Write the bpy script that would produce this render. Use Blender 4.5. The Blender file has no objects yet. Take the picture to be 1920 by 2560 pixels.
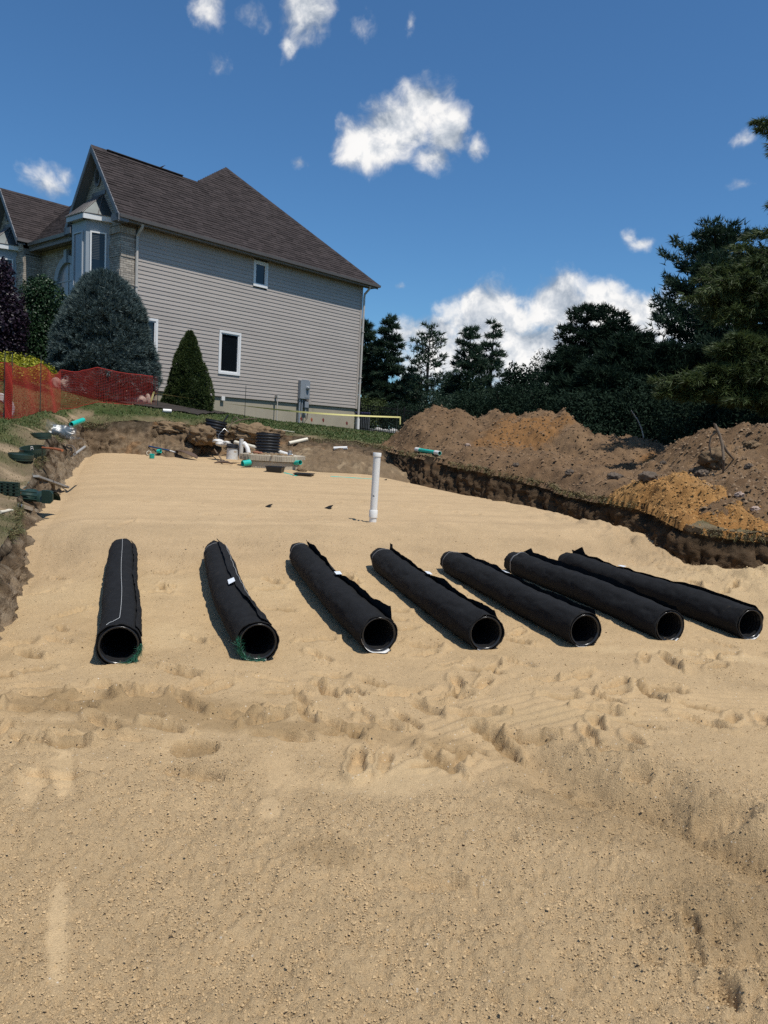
import bpy, math, random
import numpy as np
from mathutils import Vector, Matrix
from mathutils.bvhtree import BVHTree

random.seed(7)
RNG = np.random.default_rng(11)
SC = bpy.context.scene
COL = SC.collection
PI = math.pi

# ------------------------------------------------------------------ camera
F_PX, PITCH, ROLL, CAM_H = 1860.0, math.radians(6.1), math.radians(3.2), 1.72
_r = Vector((1, 0, 0)); _f = Vector((0, math.cos(PITCH), -math.sin(PITCH))); _u = Vector((0, math.sin(PITCH), math.cos(PITCH)))
CX = math.cos(ROLL) * _r + math.sin(ROLL) * _u
CY = -math.sin(ROLL) * _r + math.cos(ROLL) * _u
EYE = Vector((0, 0, CAM_H))
cam = bpy.data.cameras.new('camera'); cam_o = bpy.data.objects.new('camera', cam); COL.objects.link(cam_o)
m = Matrix.Identity(4)
for i in range(3):
    m[i][0], m[i][1], m[i][2], m[i][3] = CX[i], CY[i], -_f[i], EYE[i]
cam_o.matrix_world = m
cam.sensor_fit = 'VERTICAL'; cam.sensor_height = 36.0; cam.lens = 36.0 * F_PX / 2560.0
cam.clip_start = 0.05; cam.clip_end = 3000
SC.camera = cam_o

def ray(px, py):
    return CX * ((px - 960) / F_PX) - CY * ((py - 1280) / F_PX) + _f
def at(px, py, Y):
    d = ray(px, py); return EYE + d * (Y / d.y)
def atz(px, py, z):
    d = ray(px, py); return EYE + d * ((z - CAM_H) / d.z)

# ------------------------------------------------------------------ sun, sky, exposure
SUN_EL = math.radians(65.0)
SUN_H = Vector((0.72, -0.69, 0)).normalized()
SUN_DIR = Vector((SUN_H.x * math.cos(SUN_EL), SUN_H.y * math.cos(SUN_EL), math.sin(SUN_EL)))
sun = bpy.data.lights.new('sun', 'SUN'); sun.energy = 4.45; sun.angle = math.radians(0.53); sun.color = (1.0, 0.955, 0.88)
sun_o = bpy.data.objects.new('sun', sun); COL.objects.link(sun_o)
sun_o.rotation_euler = (-SUN_DIR).to_track_quat('-Z', 'Y').to_euler(); sun_o.location = (10, -10, 40)

class NT:
    """small node-tree writer"""
    def __init__(s, tree):
        s.t = tree; s.n = tree.nodes; s.l = tree.links
    def node(s, typ, ins=None, **kw):
        n = s.n.new(typ)
        for k, v in kw.items(): setattr(n, k, v)
        for k, v in (ins or {}).items(): s.put(n.inputs[k], v)
        return n
    def put(s, sock, v):
        if isinstance(v, bpy.types.NodeSocket): s.l.new(v, sock)
        elif isinstance(v, bpy.types.Node): s.l.new(v.outputs[0], sock)
        else: sock.default_value = v
    def math(s, op, a, b=None, c=None, clamp=False):
        n = s.n.new('ShaderNodeMath'); n.operation = op; n.use_clamp = clamp
        for i, v in enumerate((a, b, c)):
            if v is not None: s.put(n.inputs[i], v)
        return n.outputs[0]
    def vmath(s, op, a, b=None):
        n = s.n.new('ShaderNodeVectorMath'); n.operation = op
        s.put(n.inputs[0], a)
        if b is not None: s.put(n.inputs[1], b)
        return n.outputs['Value'] if op in ('LENGTH', 'DOT_PRODUCT', 'DISTANCE') else n.outputs['Vector']
    def ramp(s, f, a, b, c=0.0, d=1.0, smooth=True):
        n = s.n.new('ShaderNodeMapRange'); n.interpolation_type = 'SMOOTHSTEP' if smooth else 'LINEAR'
        s.put(n.inputs['Value'], f)
        for k, v in zip(('From Min', 'From Max', 'To Min', 'To Max'), (a, b, c, d)): s.put(n.inputs[k], v)
        return n.outputs[0]
    def noise(s, vec, scale, detail=4, rough=0.55, dist=0.0, lac=2.0):
        n = s.n.new('ShaderNodeTexNoise')
        if vec is not None: s.put(n.inputs['Vector'], vec)
        n.inputs['Scale'].default_value = scale; n.inputs['Detail'].default_value = detail
        n.inputs['Roughness'].default_value = rough; n.inputs['Distortion'].default_value = dist
        n.inputs['Lacunarity'].default_value = lac
        return n.outputs[0]
    def mix(s, f, a, b, typ='MIX'):
        n = s.n.new('ShaderNodeMix'); n.data_type = 'RGBA'; n.blend_type = typ
        s.put(n.inputs[0], f); s.put(n.inputs[6], a); s.put(n.inputs[7], b)
        return n.outputs[2]

world = bpy.data.worlds.new('World'); SC.world = world; world.use_nodes = True
W = NT(world.node_tree); W.n.clear()
sky = W.node('ShaderNodeTexSky', sky_type='NISHITA', sun_disc=False)
sky.sun_elevation = SUN_EL; sky.sun_rotation = math.atan2(SUN_H.x, SUN_H.y)
sky.altitude = 100; sky.air_density = 1.0; sky.dust_density = 0.6; sky.ozone_density = 1.6
SKY_STRENGTH = 0.110
def build_clouds():
    g = W.node('ShaderNodeTexCoord').outputs['Generated']
    dirv = W.vmath('NORMALIZE', g)
    wob = W.node('ShaderNodeTexNoise', {'Vector': dirv, 'Scale': 16.0, 'Detail': 3.0})
    wv = W.vmath('SUBTRACT', wob.outputs['Color'], (0.5, 0.5, 0.5))
    w2 = W.node('ShaderNodeVectorMath', {0: wv}, operation='SCALE'); w2.inputs['Scale'].default_value = 0.035
    p = W.vmath('ADD', dirv, w2.outputs['Vector'])
    # (px, py, half width, half height, weight): clouds as ellipses seen from the site
    L = [(935, 365, 104, 54, 1.3), (1055, 262, 72, 60, 1.3), (1000, 312, 98, 64, 1.35), (1112, 330, 52, 56, 1.2), (875, 392, 52, 30, .75), (1085, 400, 52, 36, .7), (1190, 375, 28, 34, .62), (1140, 360, 46, 46, .5),
         (765, 35, 74, 80, 1.0), (735, 125, 36, 44, .7), (525, 5, 64, 50, .75), (625, 45, 60, 28, .40), (125, 460, 52, 36, .52), (160, 435, 26, 24, .42), (752, 402, 22, 18, .42),
         (1600, 608, 42, 22, .60), (1580, 590, 20, 24, .5), (1815, 590, 24, 14, .5), (1845, 465, 30, 14, .40), (1865, 340, 24, 20, .38), (1025, 58, 14, 16, .42), (905, 60, 32, 26, .34), (545, 155, 32, 20, .32),
         (1000, 718, 22, 9, .42), (1220, 720, 40, 22, .44),
         (1060, 835, 120, 56, 1.2), (1230, 800, 150, 88, 1.3), (1390, 768, 92, 80, 1.35), (1500, 762, 60, 56, 1.2), (1600, 795, 140, 60, 1.3), (1330, 890, 420, 105, 1.25), (1720, 805, 165, 56, 1.1)]
    m = None; hgt = None
    for (px, py, ax, ay, wgt) in L:
        d = ray(px, py); k = d.length; c = d / k
        s = 1.0 / (F_PX * k)
        dv = W.vmath('SUBTRACT', p, tuple(c))
        dx = W.vmath('DOT_PRODUCT', dv, tuple(CX / (ax * s)))
        dy = W.vmath('DOT_PRODUCT', dv, tuple(CY / (ay * s)))
        dz = W.vmath('DOT_PRODUCT', dv, tuple(_f * 6))
        rr = W.math('MULTIPLY', dx, dx); rr = W.math('MULTIPLY_ADD', dy, dy, rr); rr = W.math('MULTIPLY_ADD', dz, dz, rr)
        e = W.math('MULTIPLY', W.math('SUBTRACT', 1.28, W.math('SQRT', rr)), wgt)
        m = e if m is None else W.math('SMOOTH_MAX', m, e, 0.12)
    # more cumulus of the same kind all round, outside the picture
    far = W.noise(dirv, 2.3, 2)
    sep = W.node('ShaderNodeSeparateXYZ', {0: dirv})
    infr = W.math('MULTIPLY', W.ramp(W.vmath('DOT_PRODUCT', dirv, tuple(_f)), 0.62, 0.5), W.ramp(sep.outputs[2], 0.02, 0.12))
    e = W.math('MULTIPLY', W.math('MULTIPLY', W.math('SUBTRACT', far, 0.56), 5.0), infr)
    m = W.math('MAXIMUM', m, W.math('SUBTRACT', e, W.math('MULTIPLY', W.math('SUBTRACT', 1.0, infr), 2.0)))
    n1 = W.noise(p, 17.0, 8, 0.60)
    lit = tuple(SUN_DIR * 0.010 + CY * 0.014)
    n2 = W.noise(W.vmath('ADD', p, lit), 17.0, 6, 0.58)
    nf = W.noise(p, 62.0, 5, 0.62)
    dens = W.math('ADD', m, W.math('ADD', W.math('MULTIPLY', W.math('SUBTRACT', n1, 0.52), 2.0), W.math('MULTIPLY', W.math('SUBTRACT', nf, 0.5), 0.55)))
    alpha = W.math('MULTIPLY', W.ramp(dens, 0.05, 0.95), 0.97)
    core = W.ramp(dens, 0.25, 1.2)
    rel = W.math('SUBTRACT', n1, n2)
    sh = W.math('MULTIPLY_ADD', rel, 4.0, 0.62, clamp=True)
    bright = W.math('MULTIPLY_ADD', sh, 0.46, W.math('MULTIPLY_ADD', core, 0.10, 0.44))
    ccol = W.mix(sh, (0.70, 0.80, 0.94, 1), (1.0, 0.985, 0.965, 1))
    cl = W.node('ShaderNodeVectorMath', {0: ccol}, operation='SCALE'); W.put(cl.inputs['Scale'], W.math('MULTIPLY', bright, 1.0 / SKY_STRENGTH))
    tint = W.mix(1.0, sky.outputs[0], (0.46, 0.78, 1.03, 1), 'MULTIPLY')
    return W.mix(alpha, tint, cl.outputs['Vector'])
bg = W.node('ShaderNodeBackground', {'Color': build_clouds(), 'Strength': SKY_STRENGTH})
wo = W.node('ShaderNodeOutputWorld', {'Surface': bg.outputs[0]})
world.cycles.sampling_method = 'MANUAL'; world.cycles.sample_map_resolution = 512
vs = SC.view_settings; vs.view_transform = 'Standard'; vs.look = 'None'; vs.exposure = 0.0; vs.gamma = 1.0; vs.use_curve_mapping = False
SC.cycles.use_denoising = False; SC.cycles.max_bounces = 6; SC.cycles.transparent_max_bounces = 12

# ------------------------------------------------------------------ noise
def _hash(ix, iy, iz, seed):
    h = (ix.astype(np.int64) * 374761393 + iy.astype(np.int64) * 668265263 + iz.astype(np.int64) * 2147483647 * 3 + seed * 974634777) & 0xffffffff
    h = ((h ^ (h >> 13)) * 1274126177) & 0xffffffff
    h = ((h ^ (h >> 16)) * 2246822519) & 0xffffffff
    return ((h ^ (h >> 15)) & 0xffffff) / float(0xffffff)
def vn2(x, y, seed=0):
    x = np.asarray(x, float); y = np.asarray(y, float)
    ix = np.floor(x); iy = np.floor(y); fx = x - ix; fy = y - iy
    fx = fx * fx * fx * (fx * (fx * 6 - 15) + 10); fy = fy * fy * fy * (fy * (fy * 6 - 15) + 10)
    z = np.zeros_like(ix)
    a = _hash(ix, iy, z, seed); b = _hash(ix + 1, iy, z, seed); c = _hash(ix, iy + 1, z, seed); d = _hash(ix + 1, iy + 1, z, seed)
    return (a + (b - a) * fx) * (1 - fy) + (c + (d - c) * fx) * fy
def vn3(x, y, z, seed=0):
    x = np.asarray(x, float); y = np.asarray(y, float); z = np.asarray(z, float)
    iz = np.floor(z); fz = z - iz; fz = fz * fz * (3 - 2 * fz)
    ix = np.floor(x); iy = np.floor(y); fx = x - ix; fy = y - iy
    fx = fx * fx * (3 - 2 * fx); fy = fy * fy * (3 - 2 * fy)
    r = []
    for k in (0, 1):
        zz = iz + k
        a = _hash(ix, iy, zz, seed); b = _hash(ix + 1, iy, zz, seed); c = _hash(ix, iy + 1, zz, seed); d = _hash(ix + 1, iy + 1, zz, seed)
        r.append((a + (b - a) * fx) * (1 - fy) + (c + (d - c) * fx) * fy)
    return r[0] + (r[1] - r[0]) * fz
def fbm2(x, y, octv=4, gain=0.5, seed=0):
    s = 0; a = 1; t = 0; k = 1.0
    for i in range(octv):
        s = s + a * (vn2(x * k + 17.3 * i, y * k - 9.1 * i, seed + i) - 0.5); t += a; a *= gain; k *= 2.03
    return s / t * 2
def fbm3(x, y, z, octv=4, gain=0.5, seed=0):
    s = 0; a = 1; t = 0; k = 1.0
    for i in range(octv):
        s = s + a * (vn3(x * k + 17.3 * i, y * k - 9.1 * i, z * k + 3.7 * i, seed + i) - 0.5); t += a; a *= gain; k *= 2.03
    return s / t * 2
def worley2(x, y, seed=0):
    """distance to the nearest jittered point, and a random number of its cell"""
    ix = np.floor(x); iy = np.floor(y); best = np.full(np.shape(x), 9.0); rnd = np.zeros(np.shape(x))
    z = np.zeros_like(ix)
    for dx in (-1, 0, 1):
        for dy in (-1, 0, 1):
            cx = ix + dx; cy = iy + dy
            px = cx + _hash(cx, cy, z, seed); py = cy + _hash(cx, cy, z, seed + 5)
            d = np.hypot(px - x, py - y); k = d < best
            best = np.where(k, d, best); rnd = np.where(k, _hash(cx, cy, z, seed + 9), rnd)
    return best, rnd
def sstep(a, b, x):
    t = np.clip((x - a) / (b - a), 0, 1); return t * t * (3 - 2 * t)
def clods2(x, y, size, seed):
    d, r = worley2(x / size, y / size, seed)
    rad = 0.25 + 0.45 * r
    return np.sqrt(np.clip(1 - (d / rad) ** 2, 0, 1)) * rad * size * (r > 0.35)

# ------------------------------------------------------------------ object helpers
def tag(o, label=None, cat=None, group=None, kind=None):
    if label: o['label'] = label
    if cat: o['category'] = cat
    if group: o['group'] = group
    if kind: o['kind'] = kind
    return o
def empty(name, loc, label, cat, group=None, rz=0.0):
    o = bpy.data.objects.new(name, None); COL.objects.link(o); o.location = loc; o.rotation_euler = (0, 0, rz)
    return tag(o, label, cat, group)
def link(o, parent=None):
    COL.objects.link(o)
    if parent is not None: o.parent = parent      # children are written in their parent's own space
    return o
def np_mesh(name, verts, faces, mat=None, parent=None, smooth=True, attrs=None, loc=None):
    """verts (n,3); faces: list of int arrays (k,3)/(k,4) or one array"""
    if not isinstance(faces, list): faces = [faces]
    verts = np.asarray(verts, np.float32)
    me = bpy.data.meshes.new(name)
    me.vertices.add(len(verts)); me.vertices.foreach_set('co', verts.ravel())
    nl = sum(f.size for f in faces); nf = sum(len(f) for f in faces)
    me.loops.add(nl); me.polygons.add(nf)
    me.loops.foreach_set('vertex_index', np.concatenate([f.ravel() for f in faces]).astype(np.int32))
    tot = np.concatenate([np.full(len(f), f.shape[1]) for f in faces]).astype(np.int32)
    st = np.concatenate([[0], np.cumsum(tot)[:-1]]).astype(np.int32)
    me.polygons.foreach_set('loop_start', st)
    if smooth: me.polygons.foreach_set('use_smooth', np.ones(nf, bool))
    me.update(calc_edges=True)
    for k, v in (attrs or {}).items():
        v = np.asarray(v, np.float32)
        if v.ndim == 2:
            at_ = me.attributes.new(k, 'FLOAT_COLOR', 'POINT')
            c = np.ones((len(v), 4), np.float32); c[:, :3] = v; at_.data.foreach_set('color', c.ravel())
        else:
            at_ = me.attributes.new(k, 'FLOAT', 'POINT'); at_.data.foreach_set('value', v)
    if mat: me.materials.append(mat)
    o = bpy.data.objects.new(name, me)
    if loc is not None: o.location = loc
    return link(o, parent)
def grid_faces(nr, nc, wrap=False):
    r = np.arange(nr - 1)[:, None]; c = np.arange(nc if wrap else nc - 1)[None, :]
    c2 = (c + 1) % nc
    a = r * nc + c; b = r * nc + c2; d = (r + 1) * nc + c2; e = (r + 1) * nc + c
    return np.stack([a, b, d, e], -1).reshape(-1, 4)

class MB:
    """collects simple shapes into one mesh"""
    def __init__(s): s.v = []; s.f = []; s.tone = []
    def add(s, v, f, tone=0.5):
        k = len(s.v); s.v += [tuple(q) for q in v]; s.f += [tuple(i + k for i in q) for q in f]; s.tone += [tone] * len(v); return s
    def box(s, c, size, ax=None, tone=0.5):
        """c centre; size full; ax three axis vectors"""
        X, Y, Z = ax if ax else (Vector((1, 0, 0)), Vector((0, 1, 0)), Vector((0, 0, 1)))
        c = Vector(c); h = [q / 2 for q in size]
        v = [c + X * (h[0] * i) + Y * (h[1] * j) + Z * (h[2] * k) for i in (-1, 1) for j in (-1, 1) for k in (-1, 1)]
        return s.add(v, [(0, 1, 3, 2), (4, 6, 7, 5), (0, 4, 5, 1), (2, 3, 7, 6), (0, 2, 6, 4), (1, 5, 7, 3)], tone)
    def tube(s, pts, r, n=10, cap=True, tone=0.5, flat=None):
        pts = [Vector(p) for p in pts]; rs = r if isinstance(r, (list, tuple)) else [r] * len(pts)
        v = []; f = []; ref = None
        for i, p in enumerate(pts):
            d = (pts[min(i + 1, len(pts) - 1)] - pts[max(i - 1, 0)]).normalized()
            if ref is None:
                ref = Vector((0, 0, 1)) if abs(d.z) < 0.9 else Vector((1, 0, 0))
            a = (ref - d * ref.dot(d)).normalized(); b = d.cross(a); ref = a
            for k in range(n):
                t = 2 * PI * k / n
                v.append(p + (a * math.cos(t) * (flat or 1) + b * math.sin(t)) * rs[i])
        for i in range(len(pts) - 1):
            for k in range(n):
                f.append((i * n + k, i * n + (k + 1) % n, (i + 1) * n + (k + 1) % n, (i + 1) * n + k))
        if cap:
            f.append(tuple(reversed(range(n)))); f.append(tuple((len(pts) - 1) * n + k for k in range(n)))
        return s.add(v, f, tone)
    def lathe(s, c, axis, prof, n=24, tone=0.5):
        """prof: (radius, height along axis) list, open ended unless radius 0"""
        c = Vector(c); d = Vector(axis).normalized(); ref = Vector((0, 0, 1)) if abs(d.z) < 0.9 else Vector((1, 0, 0))
        a = (ref - d * ref.dot(d)).normalized(); b = d.cross(a); v = []; f = []
        for (r, h) in prof:
            for k in range(n):
                t = 2 * PI * k / n; v.append(c + d * h + (a * math.cos(t) + b * math.sin(t)) * max(r, 1e-4))
        for i in range(len(prof) - 1):
            for k in range(n): f.append((i * n + k, i * n + (k + 1) % n, (i + 1) * n + (k + 1) % n, (i + 1) * n + k))
        return s.add(v, f, tone)
    def prism(s, poly, ext, tone=0.5):
        """poly: planar list of points, ext: extrusion vector"""
        p = [Vector(q) for q in poly]; e = Vector(ext); n = len(p)
        f = [tuple(range(n))[::-1], tuple(range(n, 2 * n))] + [(i, (i + 1) % n, n + (i + 1) % n, n + i) for i in range(n)]
        return s.add(p + [q + e for q in p], f, tone)
    def build(s, name, mat, parent=None, smooth=False, bevel=0.0, origin=None):
        me = bpy.data.meshes.new(name)
        og = Vector(origin) if origin is not None else None
        me.from_pydata([tuple(Vector(q) - og) for q in s.v] if og else s.v, [], s.f)
        at_ = me.attributes.new('tone', 'FLOAT', 'POINT'); at_.data.foreach_set('value', np.asarray(s.tone, np.float32))
        if smooth:
            me.polygons.foreach_set('use_smooth', np.ones(len(me.polygons), bool))
            me.set_sharp_from_angle(angle=math.radians(40))
        if mat: me.materials.append(mat)
        o = bpy.data.objects.new(name, me)
        if og: o.location = og
        if bevel:
            b = o.modifiers.new('bevel', 'BEVEL'); b.width = bevel; b.segments = 2; b.limit_method = 'ANGLE'
        return link(o, parent)
def solo(mb, name, mat, label, cat, group=None, smooth=True, bevel=0.0):
    """a thing that is one mesh, origin at the middle of its foot"""
    v = np.array(mb.v); og = (v[:, 0].mean(), v[:, 1].mean(), v[:, 2].min())
    return tag(mb.build(name, mat, None, smooth, bevel, og), label, cat, group)

# ------------------------------------------------------------------ materials
def mat(name, color, rough=0.6, var=0.15, scale=8.0, bump=0.0, bscale=60.0, metal=0.0, tone=0.0, attr=None, spec=0.5, coat=0.0, detail=5, fine=0.0, fscale=200.0, dirt=None):
    """principled with noise in colour and relief; tone: strength of the per-piece 'tone' attribute; attr: colour attribute"""
    M = bpy.data.materials.new(name); M.use_nodes = True; N = NT(M.node_tree); N.n.clear()
    p = N.node('ShaderNodeBsdfPrincipled'); o = N.node('ShaderNodeOutputMaterial', {0: p.outputs[0]})
    tc = N.node('ShaderNodeTexCoord').outputs['Object']
    geo = N.node('ShaderNodeNewGeometry').outputs['Position']
    vec = geo
    c = tuple(color) if attr is None else N.node('ShaderNodeAttribute', attribute_name=attr).outputs['Color']
    n = N.noise(vec, scale, detail, 0.6)
    fac = N.ramp(n, 0.25, 0.75, 1 - var, 1 + var, smooth=False)
    if tone:
        t = N.node('ShaderNodeAttribute', attribute_name='tone').outputs['Fac']
        fac = N.math('MULTIPLY', fac, N.ramp(t, 0, 1, 1 - tone, 1 + tone, smooth=False))
    if fine:
        n3 = N.noise(vec, fscale, 3, 0.7)
        fac = N.math('MULTIPLY', fac, N.ramp(n3, 0.3, 0.7, 1 - fine, 1 + fine, smooth=False))
    sc = N.node('ShaderNodeVectorMath', {0: c}, operation='SCALE'); N.put(sc.inputs['Scale'], fac)
    colr = sc.outputs['Vector']
    if dirt:
        dn = N.noise(vec, dirt[1], 5, 0.65)
        colr = N.mix(N.ramp(dn, dirt[2], dirt[3]), colr, (*dirt[0], 1))
    N.put(p.inputs['Base Color'], colr)
    p.inputs['Roughness'].default_value = rough; p.inputs['Metallic'].default_value = metal
    p.inputs['Specular IOR Level'].default_value = spec; p.inputs['Coat Weight'].default_value = coat
    if bump:
        bn = N.noise(vec, bscale, 5, 0.65)
        b = N.node('ShaderNodeBump', {'Height': bn, 'Strength': 1.0, 'Distance': bump}); N.put(p.inputs['Normal'], b.outputs[0])
    return M

def sand_mat():
    M = bpy.data.materials.new('sand'); M.use_nodes = True; N = NT(M.node_tree); N.n.clear()
    p = N.node('ShaderNodeBsdfPrincipled'); N.node('ShaderNodeOutputMaterial', {0: p.outputs[0]})
    pos = N.node('ShaderNodeNewGeometry').outputs['Position']
    c = N.node('ShaderNodeAttribute', attribute_name='tint').outputs['Color']
    n1 = N.noise(pos, 3.5, 5, 0.6); n2 = N.noise(pos, 260, 3, 0.75); n3 = N.noise(pos, 40, 4, 0.6)
    f = N.math('MULTIPLY', N.ramp(n1, .25, .75, .93, 1.07, False), N.ramp(n2, .3, .7, .74, 1.24, False))
    f = N.math('MULTIPLY', f, N.ramp(n3, .3, .7, .93, 1.07, False))
    sc = N.node('ShaderNodeVectorMath', {0: c}, operation='SCALE'); N.put(sc.inputs['Scale'], f)
    # scattered pale and dark grains
    v = N.node('ShaderNodeTexVoronoi', {'Vector': pos, 'Scale': 75.0}, feature='F1')
    rc = N.node('ShaderNodeSeparateColor', {0: v.outputs['Color']})
    gr = N.math('MULTIPLY', N.math('GREATER_THAN', rc.outputs[0], 0.985), N.math('LESS_THAN', v.outputs['Distance'], 0.3))
    gd = N.math('MULTIPLY', N.math('LESS_THAN', rc.outputs[0], 0.02), N.math('LESS_THAN', v.outputs['Distance'], 0.3))
    col = N.mix(N.math('MULTIPLY', gr, .7), sc.outputs['Vector'], (.72, .64, .52, 1)); col = N.mix(N.math('MULTIPLY', gd, .3), col, (.10, .075, .05, 1))
    N.put(p.inputs['Base Color'], col); p.inputs['Roughness'].default_value = 0.95; p.inputs['Specular IOR Level'].default_value = 0.15
    b1 = N.noise(pos, 150, 4, 0.7); b2 = N.noise(pos, 38, 6, 0.7)
    ra = N.node('ShaderNodeAttribute', attribute_name='coarse').outputs['Fac']
    h = N.math('MULTIPLY', N.math('ADD', N.math('MULTIPLY', b1, 1.15), N.math('MULTIPLY', b2, 0.8)), N.ramp(ra, 0, 1, 0.40, 1.0, False))
    b = N.node('ShaderNodeBump', {'Height': h, 'Strength': 1.0, 'Distance': 0.012}); N.put(p.inputs['Normal'], b.outputs[0])
    return M
def leaf_mat(name, c1, c2, rough=0.55, trans=0.25, spec=0.3):
    M = bpy.data.materials.new(name); M.use_nodes = True; N = NT(M.node_tree); N.n.clear()
    t = N.node('ShaderNodeAttribute', attribute_name='tone').outputs['Fac']
    pos = N.node('ShaderNodeNewGeometry').outputs['Position']
    n = N.noise(pos, 1.6, 3)
    f = N.math('ADD', N.math('MULTIPLY', t, .7), N.math('MULTIPLY', N.math('SUBTRACT', n, .35), .9), clamp=True)
    c = N.mix(f, (*c1, 1), (*c2, 1))
    p = N.node('ShaderNodeBsdfPrincipled', {'Base Color': c}); p.inputs['Roughness'].default_value = rough; p.inputs['Specular IOR Level'].default_value = spec
    tr = N.node('ShaderNodeBsdfTranslucent', {'Color': c})
    mx = N.node('ShaderNodeMixShader', {0: trans, 1: p.outputs[0], 2: tr.outputs[0]})
    N.node('ShaderNodeOutputMaterial', {0: mx.outputs[0]})
    return M
def clear_mat(name):
    M = bpy.data.materials.new(name); M.use_nodes = True; N = NT(M.node_tree); N.n.clear()
    g = N.node('ShaderNodeBsdfGlossy', {'Color': (1, 1, 1, 1), 'Roughness': 0.38}); t = N.node('ShaderNodeBsdfTransparent', {'Color': (.93, .95, .96, 1)})
    pos = N.node('ShaderNodeNewGeometry').outputs['Position']
    b = N.node('ShaderNodeBump', {'Height': N.noise(pos, 14, 3), 'Strength': 1.0, 'Distance': 0.010}); N.put(g.inputs['Normal'], b.outputs[0])
    mx = N.node('ShaderNodeMixShader', {0: 0.07, 1: t.outputs[0], 2: g.outputs[0]})
    N.node('ShaderNodeOutputMaterial', {0: mx.outputs[0]}); return M

M = {}
M['sand'] = sand_mat()
M['soil'] = mat('soil', (0, 0, 0), 0.95, .22, 5, .03, 45, attr='tint', spec=.15, fine=.22, fscale=90)
M['turf'] = mat('turf', (0, 0, 0), 0.95, .25, 3, .03, 40, attr='tint', spec=.1, fine=.25, fscale=70)
M['ground'] = mat('ground', (.05, .075, .025), 0.95, .3, .6, .05, 10, spec=.1)
M['blade'] = mat('blade', (0, 0, 0), 0.6, .15, 2, attr='tint', spec=.3)
M['fabric'] = mat('black_fabric', (.0115, .0115, .012), 0.92, .3, 9, .004, 190, spec=.22, dirt=((.10, .078, .05), 5, .63, .95), fine=.35, fscale=420)
M['plastic_black'] = mat('black_plastic', (.016, .016, .017), 0.25, .2, 12, .001, 30, spec=.5, dirt=((.09, .07, .05), 7, .62, .95))
M['plastic_dull'] = mat('dull_black_plastic', (.014, .015, .018), 0.42, .2, 12, .002, 30, spec=.5, dirt=((.12, .09, .06), 6, .60, .9))
M['white'] = mat('white_plastic', (.74, .72, .68), 0.38, .05, 4, dirt=((.42, .34, .24), 9, .66, .85))
M['cream'] = mat('cream_pvc', (.66, .60, .47), 0.45, .08, 5, dirt=((.36, .27, .17), 8, .58, .82))
M['white_old'] = mat('dusty_white_plastic', (.60, .57, .52), 0.55, .1, 9, dirt=((.35, .27, .18), 9, .52, .8))
M['thread'] = mat('white_thread', (.55, .55, .53), .8)
M['strap'] = mat('grey_strap', (.16, .155, .15), .6, .2, 20)
M['tagm'] = mat('white_tag', (.70, .73, .76), .5, .08, 40)
M['green_net'] = mat('green_fibre', (.010, .10, .055), .6, .3, 50, tone=.5)
M['teal'] = mat('teal_pvc', (.015, .42, .34), .38, .08, 6, dirt=((.30, .25, .16), 9, .68, .9))
M['darkgreen'] = mat('dark_green_plastic', (.016, .036, .025), .42, .15, 7, dirt=((.10, .085, .05), 8, .66, .95))
M['grey_pvc'] = mat('grey_pvc', (.075, .092, .10), .35, .12, 6)
M['clear'] = clear_mat('clear_plastic')
M['concrete'] = mat('concrete', (.42, .36, .27), .9, .14, 5, .006, 40, fine=.12, fscale=140, dirt=((.25, .20, .13), 6, .58, .85))
M['foundation'] = mat('foundation', (.36, .315, .235), .92, .10, 1.3, .004, 30, fine=.08, dirt=((.20, .16, .10), 1.4, .60, .9))
M['siding'] = mat('siding', (.385, .338, .298), .55, .05, .8, .001, 80, tone=.05)
M['trim'] = mat('white_trim', (.76, .75, .73), .45, .04, 3)
M['greytrim'] = mat('grey_trim', (.15, .152, .16), .5, .06, 3)
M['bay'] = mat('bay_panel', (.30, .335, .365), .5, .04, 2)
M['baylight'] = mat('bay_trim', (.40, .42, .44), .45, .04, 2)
M['downspout'] = mat('downspout', (.50, .46, .41), .45, .05, 3)
M['gutter'] = mat('gutter', (.14, .125, .12), .4, .08, 3)
M['soffit'] = mat('soffit', (.18, .165, .155), .6, .05, 3)
M['shingle'] = mat('shingle', (.043, .034, .033), .92, .14, 3.0, .004, 120, tone=.24, fine=.2, fscale=160, spec=.2)
M['underlay'] = mat('roof_deck', (.035, .028, .027), .95)
M['brick'] = mat('brick', (.37, .325, .27), .9, .14, 6, .003, 90, tone=.24, fine=.1)
M['mortar'] = mat('mortar', (.25, .225, .195), .95, .1, 9)
M['copper'] = mat('metal_roof', (.075, .085, .085), .38, .2, 2, metal=.5)
M['glass'] = mat('window_glass', (.006, .008, .010), .04, .1, 2, spec=.6)
M['blind'] = mat('blind', (.05, .06, .065), .5)
M['glass_pale'] = mat('pale_glass', (.26, .25, .26), .10, .15, 1.2, spec=.6)
M['metal'] = mat('meter_grey', (.28, .305, .33), .42, .06, 6, metal=.2)
M['steel'] = mat('galvanised', (.42, .43, .44), .35, .12, 12, metal=.7)
M['iron'] = mat('black_iron', (.010, .010, .011), .45)
M['wood'] = mat('weathered_wood', (.20, .14, .09), .85, .25, 18, .002, 60)
M['greywood'] = mat('grey_wood', (.30, .285, .26), .85, .2, 14, .002, 60)
M['orangewood'] = mat('orange_handle', (.36, .11, .035), .5, .15, 14)
M['rust'] = mat('rusty_iron', (.10, .062, .042), .8, .3, 25, .002, 60)
M['bluegrip'] = mat('blue_handle', (.016, .05, .13), .4)
M['net'] = mat('red_net', (.40, .036, .022), .55, .15, 6)
M['stake'] = mat('dark_stake', (.035, .038, .03), .6)
M['tape'] = mat('yellow_tape', (.72, .64, .26), .4, .08, 3)
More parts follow.
